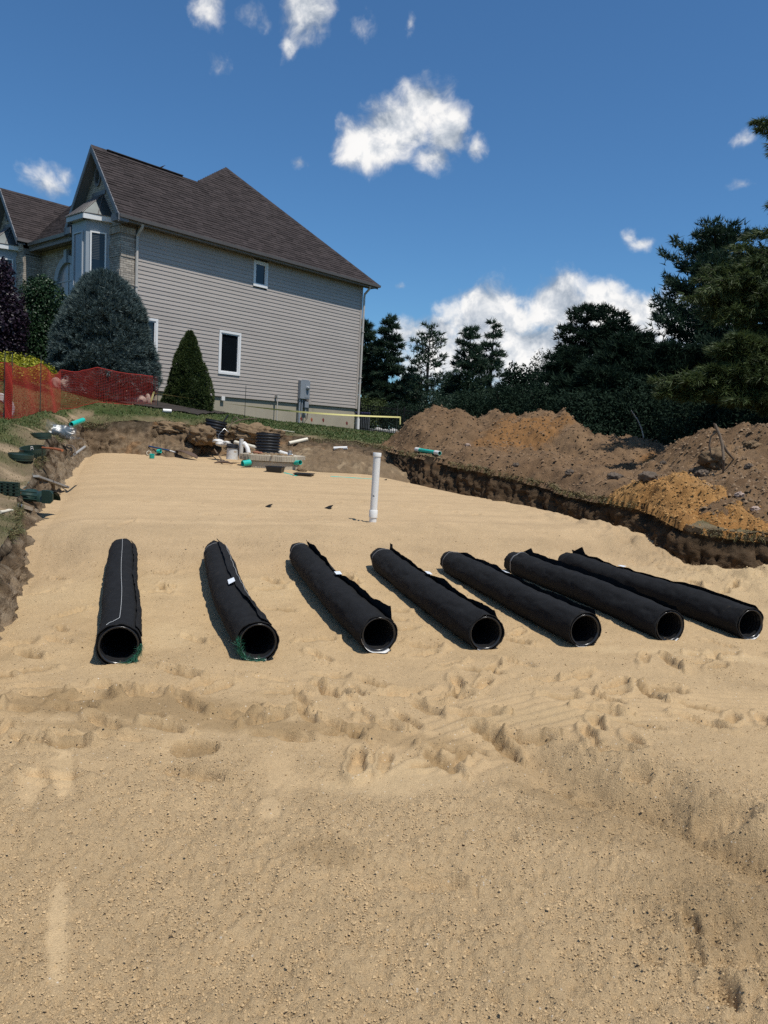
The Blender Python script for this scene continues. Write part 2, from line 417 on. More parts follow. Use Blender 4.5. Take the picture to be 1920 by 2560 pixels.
M['flag'] = mat('orange_flag', (.62, .12, .04), .6)
M['flagred'] = mat('red_flag', (.30, .03, .02), .6)
M['boulder'] = mat('boulder', (.36, .27, .22), .9, .25, 3, .02, 14, fine=.15)
M['rock'] = mat('rock', (.105, .078, .056), .9, .25, 6, .015, 22)
M['bark'] = mat('bark', (.055, .042, .033), .95, .3, 12, .015, 25)
M['root'] = mat('root', (.13, .095, .065), .9, .3, 14, .004, 40)
M['binm'] = mat('bin_grey', (.11, .115, .12), .5)
M['purple'] = mat('bin_lid', (.035, .03, .09), .45)
M['stonepale'] = mat('pale_stone', (.38, .37, .35), .9, .2, 7)
M['leaf_pine'] = leaf_mat('pine_needles', (.014, .030, .020), (.042, .078, .042))
M['leaf_pine_far'] = leaf_mat('far_pine_needles', (.022, .045, .030), (.060, .100, .055))
M['leaf_dark'] = leaf_mat('dark_leaves', (.010, .022, .014), (.028, .050, .030), .75, .2, .08)
M['leaf_olive'] = leaf_mat('olive_needles', (.030, .048, .018), (.105, .140, .045))
M['leaf_blue'] = leaf_mat('blue_spruce_needles', (.034, .055, .054), (.105, .145, .138), .6, .1)
M['leaf_cone'] = leaf_mat('dwarf_spruce_needles', (.018, .036, .012), (.062, .088, .022), .6, .1)
M['leaf_holly'] = leaf_mat('holly_leaves', (.010, .028, .012), (.035, .075, .028), .45, .1, .25)
M['leaf_purple'] = leaf_mat('purple_leaves', (.012, .008, .014), (.036, .020, .034), .4, .15)
M['leaf_yellow'] = leaf_mat('yellow_leaves', (.14, .16, .012), (.46, .42, .03), .5, .25)
M['mulch'] = mat('mulch', (.035, .026, .02), .95, .4, 25, .03, 60)

# ================================================================== TERRAIN
def UV(x, y): return .944 * x + .33 * y, -.33 * x + .944 * y
def XY(u, v): return .944 * u - .33 * v, .33 * u + .944 * v
def mk_tps(P):
    P = np.array(P, float); n = len(P); d = np.hypot(P[:, None, 0] - P[None, :, 0], P[:, None, 1] - P[None, :, 1])
    K = np.where(d > 0, d * d * np.log(d + 1e-9), 0) + np.eye(n) * 2.0
    A = np.zeros((n + 3, n + 3)); A[:n, :n] = K; A[:n, n] = 1; A[:n, n + 1:] = P[:, :2]; A[n:, :n] = A[:n, n:].T
    w = np.linalg.solve(A, np.concatenate([P[:, 2], np.zeros(3)]))
    def f(x, y):
        x = np.asarray(x, float); y = np.asarray(y, float); out = w[n] + w[n + 1] * x + w[n + 2] * y
        for i in range(n):
            q = np.hypot(x - P[i, 0], y - P[i, 1]); out = out + w[i] * q * q * np.log(q + 1e-9)
        return out
    return f
LAWN_PTS = [(-1.2, -6, .45), (-2.2, 2.4, .38), (-3.0, 5, .33), (-3.35, 6.22, .34), (-3.9, 7.7, .36), (-4.55, 9.57, .46), (-5.35, 11.86, .66), (-6.85, 16.17, 1.03), (-8.4, 20.65, 1.39),
            (-5.2, 9.9, .74), (-5.9, 12.3, 1.0), (-6.6, 14.4, 1.28), (-7.1, 16.5, 1.34), (-7.6, 15, 1.58), (-8.4, 18, 1.80), (-7.0, 22.5, 2.02), (-8.5, 22.2, 2.08), (-10.4, 21, 2.5), (-10.5, 17, 2.2),
            (-9.6, 26.3, 2.45), (-6.91, 29.3, 2.18), (-5.5, 30.96, 2.02), (-3.97, 32.7, 1.91), (-1.7, 35.3, 1.80), (-4.5, 26.5, 1.85), (-2.5, 28.5, 1.65), (0.5, 31, 1.55),
            (-7.2, 21.3, 1.72), (-6.16, 21.7, 1.72), (-4.87, 22.1, 1.66), (-3.28, 22.7, 1.5), (-1.37, 23.3, 1.42), (.2, 23.9, 1.3),
            (0.24, 21.59, 1.28), (1.14, 19.47, 1.21), (1.74, 18.19, 1.14), (2.5, 17.08, 1.02), (3.37, 16.12, 0.88), (3.74, 14.76, 0.8), (4.07, 13.82, 0.78), (4.37, 12.97, 0.8), (4.6, 11.99, 0.72), (4.85, 11.44, 0.62), (5.34, 11.08, 0.53), (5.91, 10.97, 0.48), (7.02, 11.14, 0.5), (5.34, 13.52, 0.85), (4.82, 16.52, 0.95), (9.5, 11.5, .7), (10, 0, .7), (8, -6, .6),
            (5, 27, 1.4), (10, 27, 1.4), (14, 20, 1.4), (12, 12, 1.1), (20, 40, 1.5), (0, 40, 1.5), (-5, 46, 1.7), (-20, 32, 2.9), (-20, 18, 2.7), (-12, 9, 1.9), (-7.5, 6, 1.15), (-9, -2, 1.3), (20, 0, 1.2),
            (40, 20, 1.6), (40, 60, 1.6), (0, 70, 1.6), (-40, 60, 2.4), (-40, 10, 2.6), (-20, -20, 1.5), (15, -20, 1.0)]
lawn_tps = mk_tps(LAWN_PTS)
def lawn_z(x, y): return lawn_tps(x, y) + .035 * fbm2(np.asarray(x) * .7, np.asarray(y) * .7, 3, seed=3)

def sand_base(x, y):
    u, v = UV(x, y)
    z = .33 * sstep(8.6, 10.0, v + .25 * fbm2(u * .9, v * .3, 3, seed=21)) + np.clip(v - 10.2, 0, 14) * .0375
    z = z - .11 * np.exp(-np.clip(u + .95, 0, 9) / .35) * sstep(4, 7, v)                     # sand shed against the left cut
    z = z - .17 * np.exp(-np.clip(np.interp(v, [8, 10, 13, 15, 18], [8.3, 7.9, 8.1, 7.5, 6.8]) - u, 0, 9) / .55) * sstep(8, 9.5, v)
    z = z + .05 * np.exp(-((v - 10.3) / .35) ** 2) * (1 + fbm2(u * 1.3, v, 3, seed=23))
    return z

# the edge of the excavation: (u, v) of the lip, (u, v) of the foot; a closed loop
EDGE = [((-1.15, -6), (-.85, -5.8)), ((-1.12, 2), (-.80, 2)), ((-1.08, 6), (-.76, 6)), ((-1.18, 8), (-.80, 8)), ((-1.22, 9.5), (-.80, 9.5)), ((-1.36, 11), (-.86, 11)), ((-1.42, 13), (-.92, 13)), ((-1.45, 16), (-.92, 16)),
        ((-1.40, 19), (-.92, 19)), ((-1.25, 21), (-.88, 21)), ((-1.0, 22.1), (-.75, 21.7)), ((-.1, 22.4), (-.1, 21.3)), ((.8, 22.5), (.7, 20.8)), ((1.7, 22.4), (1.5, 20.4)), ((2.3, 22.9), (2.0, 21.6)), ((3.0, 22.9), (2.8, 21.4)), ((3.6, 22.5), (3.5, 20.9)),
        ((4.8, 22.3), (4.8, 20.3)), ((6.0, 22.4), (5.6, 19.0)), ((7.0, 22.2), (6.2, 18.3)), ((7.5, 21.2), (6.7, 18.3)), ((7.3, 20.3), (6.75, 18.0)), ((7.4, 18), (6.95, 17.0)), ((7.55, 16.6), (7.15, 15.9)), ((7.95, 15.3), (7.6, 14.8)), ((8.45, 14.1), (8.15, 13.4)), ((8.3, 12.7), (7.95, 12.2)), ((8.25, 11.7), (7.9, 11.3)), ((8.35, 10.9), (8.05, 10.7)),
        ((8.2, 9.9), (7.85, 9.6)), ((8.2, 9.2), (7.9, 8.85)), ((8.55, 8.75), (8.4, 8.4)), ((9.1, 8.4), (8.9, 7.95)), ((10.2, 8.1), (10, 7.6)), ((12, 7.8), (11.7, 7.3)),
        ((12.5, 5), (12.1, 5)), ((12.5, -6), (12.1, -5.8)), ((6, -6.6), (6, -6.2))]
def loop_sample(pts, n_per_m, far_per_m, vis):
    """closed polyline -> dense points; Catmull-Rom"""
    P = np.array(pts, float); n = len(P); out = []; key = []
    for i in range(n):
        p0, p1, p2, p3 = P[i - 1], P[i], P[(i + 1) % n], P[(i + 2) % n]
        L = np.hypot(*(p2[:2] - p1[:2])); k = max(2, int(L * (n_per_m if vis[i] else far_per_m)))
        t = (np.arange(k) / k)[:, None]
        out.append(.5 * ((2 * p1) + (p2 - p0) * t + (2 * p0 - 5 * p1 + 4 * p2 - p3) * t ** 2 + (3 * p1 - p0 - 3 * p2 + p3) * t ** 3))
    return np.concatenate(out)
vis = [1 < i < 34 for i in range(len(EDGE))]
E4 = loop_sample([(a[0], a[1], b[0], b[1]) for a, b in EDGE], 30, 5, vis)
nE = len(E4)
arc = np.concatenate([[0], np.cumsum(np.hypot(np.diff(E4[:, 0]), np.diff(E4[:, 1])))])
jit = .13 * fbm2(arc * .9, arc * 0, 2, seed=31) + .10 * fbm2(arc * 3.2, arc * 0 + 5, 3, seed=32)
jit = jit * np.where((E4[:, 0] < -.5) & (E4[:, 1] < 20.5), .30, 1.0)
tx = np.gradient(E4[:, 0]); ty = np.gradient(E4[:, 1]); tl = np.hypot(tx, ty) + 1e-9
# loop runs left side up, so the pit lies to the right of the tangent
nu_, nv_ = ty / tl, -tx / tl
LIPU, LIPV = E4[:, 0] + nu_ * jit, E4[:, 1] + nv_ * jit
FU, FV = E4[:, 2] + nu_ * .4 * jit, E4[:, 3] + nv_ * .4 * jit
LX, LY = XY(LIPU, LIPV); FX, FY = XY(FU, FV)
NX, NY = XY(nu_, nv_)
LZ = lawn_z(LX, LY) - .03 + .05 * fbm2(arc * 1.7, arc * 0 + 9, 3, seed=33)
FZ = sand_base(FX, FY) - .22

def inside(px, py, X, Y):
    r = np.zeros(px.shape, bool); n = len(X); j = n - 1
    for i in range(n):
        c = (Y[i] > py) != (Y[j] > py)
        if c.any():
            r ^= c & (px < (X[j] - X[i]) * (py - Y[i]) / (Y[j] - Y[i] + 1e-12) + X[i])
        j = i
    return r

def mixc(a, b, t): return np.asarray(a)[None, :] * (1 - t[:, None]) + np.asarray(b)[None, :] * t[:, None]
def lerpc(C, b, t): return C * (1 - t[:, None]) + np.asarray(b)[None, :] * t[:, None]

# ---------------- sand floor
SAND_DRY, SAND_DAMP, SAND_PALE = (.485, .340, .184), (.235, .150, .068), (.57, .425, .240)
def seg_dist(x, y, poly):
    best = np.full(x.shape, 1e9); side = np.zeros(x.shape)
    for (a, b) in zip(poly[:-1], poly[1:]):
        dx, dy = b[0] - a[0], b[1] - a[1]; L2 = dx * dx + dy * dy
        t = np.clip(((x - a[0]) * dx + (y - a[1]) * dy) / L2, 0, 1)
        ex, ey = x - a[0] - t * dx, y - a[1] - t * dy; d = np.hypot(ex, ey)
        k = d < best; best = np.where(k, d, best); side = np.where(k, np.sign(dx * ey - dy * ex), side)
    return best, side
S_ = 1920 / 1659.
def g(px, py, z=0.0):                       # point of the sand seen at a place of the 1659 px wide view
    p = atz(px * S_, py * S_, z); return (p.x, p.y)
def ell(x, y, c, rx, ry, ang=0):
    ca, sa = math.cos(ang), math.sin(ang); X = x - c[0]; Y = y - c[1]
    return np.hypot((X * ca + Y * sa) / rx, (-X * sa + Y * ca) / ry)

PIPE_U = ((-.04, -.03), (.92, 1.02), (1.89, 2.04), (2.80, 3.06), (3.72, 3.94), (4.60, 4.82), (5.48, 5.58))
def build_sand():
    yy = np.concatenate([np.linspace(-7, .9, 24), np.geomspace(1.0, 24.0, 600)])
    cc = np.concatenate([[-1], np.linspace(-.9, -.56, 6), np.linspace(-.54, .54, 600), np.linspace(.56, .9, 6), [1]])
    def half(y): return .56 * np.clip(y, .5, 99) + .55
    W_ = half(yy)[:, None]; c = cc[None, :]
    X = np.where(np.abs(c) <= .54, c / .54 * W_, np.sign(c) * (W_ + (np.abs(c) - .54) / .46 * np.clip(15 - W_, .5, 99)))
    Y = np.repeat(yy[:, None], len(cc), 1)
    nr, nc = X.shape; x = X.ravel(); y = Y.ravel(); u, v = UV(x, y)
    near = sstep(9.5, 7.5, v)                          # trampled near part; beyond it is raked flat
    fore = sstep(4.1, 3.2, y + .25 * fbm2(x * 1.1, y * .8, 3, seed=41))
    z = sand_base(x, y)
    # gully and the heap beside it, right foreground
    gl = [g(1040, 1610), g(1150, 1640), g(1235, 1705), g(1300, 1735), g(1400, 1755), g(1530, 1825), g(1680, 1890), g(1900, 1960)]
    d, s = seg_dist(x, y, gl); d = d + .10 * fbm2(x * 2.2, y * 2.2, 4, seed=42)
    grow = sstep(.2, 1.6, x)
    heap = (.115 * sstep(.0, .34, d) * np.exp(-np.clip(d - .36, 0, 9) / .8)) * (s > 0) * grow
    low = .05 * (s < 0) * np.exp(-((d - .40) / .28) ** 2) * grow
    gully = -.08 * np.exp(-(d / .11) ** 2) * grow
    z = z + heap + low + gully
    # soft unevenness
    z = z + .030 * fbm2(x * .8, y * .8, 3, seed=43) * near + .018 * fbm2(x * 2.6, y * 2.6, 3, seed=44) * (.35 + .65 * near)
    # smooth scraped places
    smooth = np.zeros_like(x); pale = np.zeros_like(x); damp = np.zeros_like(x)
    wob = .30 * fbm2(x * 4, y * 4, 4, seed=45) + .30 * fbm2(x * 15, y * 15, 3, seed=73)
    def patch(c, rx, ry, ang=0, sm=1., pl=0., dp=0., dz=0.):
        nonlocal smooth, pale, damp, z
        e = ell(x, y, c, rx, ry, ang) + wob; k = sstep(1.35, .55, e)
        smooth = np.maximum(smooth, k * sm); pale = np.maximum(pale, k * pl); damp = np.maximum(damp, k * dp); z = z + dz * k
    patch(g(140, 1670), .045, .30, .42, 1, .45, 0, -.012); patch(g(65, 1700), .06, .20, .40, .8, .2, 0, -.012); patch(g(125, 2000), .035, .30, .40, 1, .55, 0, .006)
    patch(g(165, 1655), .16, .07, 0, 1, .1, .25); patch(g(605, 1670), .10, .20, .15, .9, .15, .1); patch(g(585, 1750), .05, .10, .15, .8, .08)
    patch(g(400, 1632), .30, .07, 0, .3, .0, .0, -.012)
    patch(g(870, 1680), .42, .22, .3, .9, .3, .1); patch(g(1180, 1570), .55, .14, .1, .9, .25, .25); patch(g(1530, 1420), 1.1, .12, .0, .8, .3)
    patch(g(150, 1330), .16, .5, .35, .9, .1, .3); patch(g(350, 1380), .28, .5, .2, .7, .2)
    patch(g(300, 1530), .9, .22, 0, .2, 0, .75); patch(g(560, 1570), .7, .14, -.1, .2, 0, .7); patch(g(880, 1600), .7, .10, -.25, .2, 0, .5); patch(g(200, 1570), .4, .1, 0, 0, 0, .5)
    patch(g(700, 1850), .16, .10, 0, 0, 0, .4); patch(g(1560, 1960), .30, .34, 0, .3, 0, .45); patch(g(1250, 1740), .40, .12, -.5, .2, 0, .55)
    patch(g(1500, 1850), .8, .16, -.35, .3, 0, .5)
    damp = np.maximum(damp, np.exp(-(d / .13) ** 2) * grow * .8 * (vn2(x * 3, y * 3, 68) * .8 + .3))
    damp = np.maximum(damp, .30 * np.exp(-((v - 9.35) / .55) ** 2) * (.4 + vn2(x * 2, y * 2, 74)))
    damp = np.maximum(damp, (s < 0) * np.exp(-((d - .05) / .26) ** 2) * grow * .6); damp = np.maximum(damp, .45 * sstep(.25, .6, fbm2(x * 1.1 + 3, y * 1.6, 4, seed=72)) * sstep(2.2, 3.4, y) * sstep(6.5, 4.5, y))
    # oval dug dent
    e = ell(x, y, g(420, 1618), .125, .085, .0) + .12 * fbm2(x * 9, y * 9, 3, seed=46)
    k = sstep(1.08, .86, e); z = z - .042 * k; damp = np.maximum(damp, k * .8); smooth *= 1 - .6 * k
    for (c, rx, ry, dz) in [(g(250, 1597), .22, .055, -.035), (g(128, 1577), .09, .05, -.04), (g(330, 1555), .06, .05, -.04), (g(640, 1600), .10, .05, -.03), (g(85, 1475), .16, .05, -.03), (g(30, 1530), .12, .05, -.035),
                            (g(1215, 1700), .07, .05, -.05), (g(1265, 1715), .05, .035, -.05), (g(1365, 1630), .05, .10, -.05), (g(1375, 1700), .07, .05, -.05), (g(1570, 1800), .12, .08, -.07), (g(1375, 1995), .05, .055, -.02), (g(1490, 2010), .03, .07, -.04),
                            (g(1560, 2150), .05, .06, -.05), (g(1400, 2075), .04, .05, -.03), (g(1500, 2070), .03, .07, -.03)]:
        e = ell(x, y, c, rx, ry) + .25 * fbm2(x * 7, y * 7, 3, seed=47); z = z + dz * sstep(1.15, .5, e) - dz * .3 * np.exp(-((e - 1.35) / .2) ** 2)
    # boot prints
    prints = [(660, 1125), (410, 1530), (610, 1500), (700, 1490), (860, 1500), (820, 1572), (660, 1552), (590, 1592), (780, 1545), (1140, 1607), (1300, 1530), (950, 1650), (1320, 1655), (1330, 1490), (360, 1397), (715, 1492), (930, 1440), (470, 1490), (345, 1280), (520, 1330), (420, 1310), (640, 1290), (730, 1335), (590, 1420), (690, 1420),
              (1050, 1590), (970, 1630), (1250, 1470), (1120, 1440), (1420, 1500), (1500, 1440), (1290, 1560), (1180, 1480), (920, 1530), (880, 1560), (740, 1580), (520, 1540), (160, 1530), (60, 1600)]
    P = [(*g(a, b), random.uniform(-1.2, 1.2)) for a, b in prints]
    P[21] = P[21]
    for i in range(250):
        vy = random.uniform(3.4, 8.9); ux = random.uniform(-.8, 7.6); X_, Y_ = XY(ux, vy)
        P.append((X_, Y_, random.gauss(0, .9)))
    for i in range(26):
        X_, Y_ = XY(random.uniform(-.6, 6.6), random.uniform(9.8, 13)); P.append((X_, Y_, random.gauss(0, 1.2)))
    for n_, (cx_, cy_, a) in enumerate(P):
        if cy_ < 3.25 and n_ > 40: continue
        pu, pv = UV(cx_, cy_)
        if 4.9 < pv < 9.0 and min(abs(pu - (a_ + (b_ - a_) * (pv - 5.3) / 3.4)) for a_, b_ in PIPE_U) < .36: continue
        kk = np.nonzero((np.abs(x - cx_) < .35) & (np.abs(y - cy_) < .35))[0]
        if not len(kk): continue
        X_ = x[kk] - cx_; Y_ = y[kk] - cy_; ca, sa = math.cos(a), math.sin(a)
        l = X_ * ca + Y_ * sa; w = -X_ * sa + Y_ * ca; S = random.uniform(.85, 1.1)
        wid = (.050 - .014 * np.exp(-((l + .02) / .05) ** 2)) * S
        dd = np.hypot(l / (.145 * S), w / wid) + .16 * fbm2(X_ * 14 + n_, Y_ * 14, 3, seed=48)
        dep = random.uniform(.030, .062) * (.6 + .4 * np.sign(l) * (l / .14)) * (1.0 if cy_ < 9.3 else .5)
        tread = .0035 * np.sin(l * 2 * PI / .026 + np.abs(w) * 60) * (random.random() < .55)
        prof = sstep(1.04, .80, dd)
        z[kk] += -dep * prof + tread * prof + .45 * dep * np.exp(-((dd - 1.35) / .25) ** 2) * (1 + .7 * np.sign(w) * (n_ % 2))
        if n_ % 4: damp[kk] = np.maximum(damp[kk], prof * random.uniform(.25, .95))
        smooth[kk] = np.maximum(smooth[kk], prof * .8)
    # heel ridge left in the middle of the foreground
    c = g(935, 1908); e = ell(x, y, c, .115, .045, .08); z = z - .028 * sstep(1.2, .8, e) + .022 * np.exp(-((e - 1.25) / .22) ** 2) * (y > c[1])
    # tyre arcs on the right
    cx_, cy_ = g(1480, 1510); cx_ += .3; cy_ -= 3.1
    rr = np.hypot(x - cx_, y - cy_); band = sstep(2.5, 2.62, rr) * sstep(3.35, 3.2, rr) * sstep(2.6, 2.0, np.abs(x - cx_)) * (y > 3.6)
    z = z + band * .006 * np.sin(rr * 2 * PI / .09 + .6 * fbm2(x * 3, y * 3, 2, seed=49)); smooth = np.maximum(smooth, band * .65)
    # sand thrown against the right cut
    e = np.hypot((u - 8.7) / 1.1, (v - 7.3) / .62); z = z + .28 * np.exp(-e * e) * (1 + .5 * fbm2(x * 3, y * 3, 3, seed=50)); lumpy = np.exp(-e * e * .7)
    e2 = np.hypot((u - 7.6) / .55, (v - 9.8) / 3.2); lumpy = np.maximum(lumpy, .7 * np.exp(-e2 * e2)); z = z + .06 * np.exp(-e2 * e2) * (1 + fbm2(x * 4, y * 4, 3, seed=51))
    z = z + .12 * np.clip(fbm2(x * 2.6, y * 2.6, 4, .6, seed=52), 0, 1) * lumpy + .5 * clods2(x, y, .26, 75) * lumpy
    # rake streaks on the flat beyond
    flat = 1 - near
    z = z + flat * .007 * fbm2(u * .35, v * 5.5, 3, seed=53)
    # lumps and crumbs
    rough = np.clip(.30 + .75 * fore + .35 * sstep(.1, .7, fbm2(x * 1.4, y * 1.4, 3, seed=54)) - .25 * flat, .12, 1.15)
    corner = sstep(.6, 1.9, x) * sstep(3.2, 2.0, y); rough = rough + .7 * corner + .4 * (s > 0) * np.exp(-d / .6) * grow
    rough = rough * (1 - .85 * smooth) + .55 * lumpy + .5 * np.exp(-((v - 9.4) / .8) ** 2)
    z = z + rough * (.016 * fbm2(x * 7, y * 7, 4, .65, seed=55) + .012 * fbm2(x * 26, y * 26, 3, .75, seed=56) + .13 * clods2(x, y, .050, 57) * sstep(.56, .72, vn2(x * 6, y * 6, 66)) * (.35 + .65 * fore) + .26 * clods2(x + .37, y, .024, 58) * sstep(.40, .6, vn2(x * 11, y * 11, 67)) + .006 * fbm2(x * 60, y * 60, 2, .7, seed=69) * fore)
    z = z + rough * .5 * (clods2(x + 3.3, y + .7, .12, 59)) * (corner + lumpy + .22 * fore * (vn2(x * 2.5, y * 2.5, 60) > .62))
    z = z + corner * (.07 * np.clip(fbm2(x * 4.5, y * 4.5, 4, seed=61) + .1, -.2, 1) + .45 * clods2(x, y, .10, 76) * (vn2(x * 4, y * 4, 77) > .5))
    Cc = mixc(SAND_DRY, SAND_PALE, np.clip(pale + .38 * sstep(5, 9, v) * near + .25 * fbm2(x * 1.7, y * 1.7, 3, seed=62), 0, 1))
    Cc = lerpc(Cc, (.58, .412, .228), fore * .7)
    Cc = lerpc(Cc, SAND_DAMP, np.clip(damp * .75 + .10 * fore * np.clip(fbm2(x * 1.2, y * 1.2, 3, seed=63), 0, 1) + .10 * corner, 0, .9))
    Cc = lerpc(Cc, (.44, .316, .188), flat * .5);
    Cc = Cc * (1 + .10 * fbm2(u * .5, v * 4.5, 3, seed=64) * flat)[:, None]
    pit = inside(x, y, LX, LY)
    f = grid_faces(nr, nc); f = f[pit[f].all(1)]
    used = np.zeros(len(x), bool); used[f.ravel()] = True; ren = np.cumsum(used) - 1
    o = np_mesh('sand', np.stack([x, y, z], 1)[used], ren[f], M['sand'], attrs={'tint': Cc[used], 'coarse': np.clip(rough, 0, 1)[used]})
    return tag(o, 'fresh tan sand levelled over the floor of the excavation', kind='structure')
sand_o = build_sand()
def sand_crumbs(n, seed):
    rs = np.random.default_rng(seed); me = sand_o.data; k = len(me.vertices)
    V = np.empty(k * 3, np.float32); me.vertices.foreach_get('co', V); V = V.reshape(-1, 3); T = np.empty(k * 4, np.float32); me.attributes['tint'].data.foreach_get('color', T); T = T.reshape(-1, 4)[:, :3]
    co = np.empty(k, np.float32); me.attributes['coarse'].data.foreach_get('value', co)
    y = V[:, 1]; spacing = np.clip(y, 1, 30) ** 2; U_, V_ = UV(V[:, 0], y)
    w = np.where((y > 1.0) & (y < 14) & (np.abs(V[:, 0]) < .56 * y + .5), spacing * np.clip(co, .04, 1) ** 1.3 * (.25 + vn2(V[:, 0] * 5, y * 5, 70)) / np.maximum(y, 1.6) ** 2.0 * np.where(V_ > 9.5, .35, 1), 0)
    i = rs.choice(k, n, p=w / w.sum()); c = V[i] + np.stack([rs.normal(size=n) * .006 * np.maximum(V[i, 1], 2) / 2, rs.normal(size=n) * .005 * np.maximum(V[i, 1], 2), np.zeros(n)], 1)
    r_ = (.0012 + .0030 * rs.random(n) ** 2 + .004 * rs.random(n) ** 16) * (1 + .07 * np.clip(c[:, 1], 0, 9))
    o_ = np.array([(1, 0, 0), (0, 1, 0), (-1, 0, 0), (0, -1, 0), (0, 0, 1), (0, 0, -1)], float)
    d = unit(rs.normal(size=(n, 3))); v = o_[None] * rs.uniform(.6, 1.25, (n, 6, 1)) * r_[:, None, None]
    a = rs.random(n) * 6.28; ca, sa = np.cos(a)[:, None], np.sin(a)[:, None]; b = rs.normal(size=n) * .5; cb, sb = np.cos(b)[:, None], np.sin(b)[:, None]
    v = np.stack([v[..., 0] * ca - v[..., 1] * sa, v[..., 0] * sa + v[..., 1] * ca, v[..., 2]], -1); v = np.stack([v[..., 0], v[..., 1] * cb - v[..., 2] * sb, v[..., 1] * sb + v[..., 2] * cb], -1)
    v = v + c[:, None] + np.array([0, 0, .35])[None, None] * r_[:, None, None]
    v = v[:, :5]; f = np.array([(0, 1, 4), (1, 2, 4), (2, 3, 4), (3, 0, 4)]); f = (f[None] + (np.arange(n) * 5)[:, None, None]).reshape(-1, 3)
    C = np.repeat(T[i] * rs.uniform(.86, 1.12, (n, 1)), 5, 0)
    o = np_mesh('sand_crumbs', v.reshape(-1, 3), f, M['sand'], attrs={'tint': C, 'coarse': np.zeros(len(C))}); tag(o, 'loose crumbs of sand lying over the sand floor', 'sand', kind='stuff')
def unit(a): return a / (np.linalg.norm(a, axis=-1, keepdims=True) + 1e-9)
sand_crumbs(120000, 77)

# ---------------- banks
TOP, BROWN, TAN, GREY, ORANGE_ = (.070, .050, .030), (.135, .090, .052), (.25, .185, .118), (.19, .150, .105), (.22, .105, .036)
def build_bank():
    nv = 40; t = np.linspace(0, 1, nv)[None, :]
    k = np.arange(nE)[:, None]
    h = np.clip(LZ - FZ, .1, 9)[:, None]
    # profile: rounded shoulder, near vertical face, small talus
    steep = np.hypot(LX - FX, LY - FY)[:, None] < .75
    sx = np.where(steep, .10 * t + .50 * t ** 3.0 + .40 * sstep(0, .12, t) * .55, t ** 1.15)
    sx = sx / sx[:, -1:]
    szz = np.where(steep, t ** .92, t ** 1.0)
    X = LX[:, None] + (FX - LX)[:, None] * sx; Y = LY[:, None] + (FY - LY)[:, None] * sx; Z = LZ[:, None] + (FZ - LZ)[:, None] * szz
    a = arc[:, None]
    mid = np.sin(PI * np.clip(t * 1.0, 0, 1)) ** .6
    disp = .16 * fbm3(X * 1.8, Y * 1.8, Z * 1.8, 3, seed=71) + .12 * fbm3(X * 6, Y * 6, Z * 5, 4, .6, seed=72) - .12 * np.clip(.22 - np.abs(fbm2(a * 3.2 + .3 * Z, Z * .5, 3, seed=73)), 0, 1) / .22 * .8 * mid
    wd, wr = worley2(a * 3.0 + 0 * Z, Z * 4.0 + 0 * a, 74); disp = disp + .10 * (wr - .5) * sstep(.75, .35, wd)
    disp = (disp * np.where((LIPU < -.5) & (LIPV < 20.5), .6, 1.0)[:, None] + .05 * fbm3(X * 14, Y * 14, Z * 14, 3, .65, seed=79)) * mid
    over = -.10 * np.exp(-((t - .16) / .10) ** 2) * (.5 + vn2(a * 2.1, a * 0, 75)) * steep           # hollow below the turf
    X = X + NX[:, None] * (disp + over); Y = Y + NY[:, None] * (disp + over); Z = Z + .35 * disp * mid
    # colours of the layers
    n = fbm3(X * 3, Y * 3, Z * 3, 4, seed=76).ravel(); n2 = fbm3(X * 9, Y * 9, Z * 9, 3, seed=77).ravel()
    tt = (t + 0 * a).ravel(); U, V = UV(X.ravel(), Y.ravel())
    left = (U < -.2) & (V < 21.5); back = (V > 17.5) & (U > -.6) & (U < 6.9)
    C = mixc(TOP, BROWN, sstep(.05, .34, tt + .25 * n))
    C = lerpc(C, TAN, np.clip(sstep(.25, .6, tt + .5 * n) * np.where(left, .85, .10), 0, 1))
    C = lerpc(C, GREY, np.clip(sstep(.3, .8, n2 + .4) * np.where(left, .6, .15), 0, 1))
    C = lerpc(C, (.185, .130, .078), np.where(back, .7, 0) * sstep(.1, .5, tt))
    C = lerpc(C, ORANGE_, np.clip(sstep(.15, .55, n) * np.where(back | (U > 6), .45, .06), 0, 1))
    right = (U > 6.6) & (V < 20); C = np.where(right[:, None], C * np.array([.50, .47, .44]), C)  # right bank darkened: moist soil, plus overhang shade put into the colour
    C = C * np.clip(1 + .55 * n2 + .35 * fbm3(X * 22, Y * 22, Z * 22, 2, seed=78).ravel(), .45, 1.6)[:, None]
    C = lerpc(C, SAND_DRY, sstep(.86, .98, tt + .16 * n2) * np.where(left, .55, .35))
    V3 = np.stack([X.ravel(), Y.ravel(), Z.ravel()], 1)
    f = grid_faces(nE, nv); last = np.stack([(nE - 1) * nv + np.arange(nv - 1), np.arange(nv - 1), np.arange(1, nv), (nE - 1) * nv + np.arange(1, nv)], -1)
    f = np.concatenate([f, last])[:, ::-1]
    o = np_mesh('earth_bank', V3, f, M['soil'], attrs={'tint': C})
    tag(o, 'cut earth sides round the sand filled excavation', kind='structure')
    return V3, f
bankV, bankF = build_bank()
# lip row of the bank = inner edge of the lawn
lip = bankV.reshape(nE, -1, 3)[:, 0]

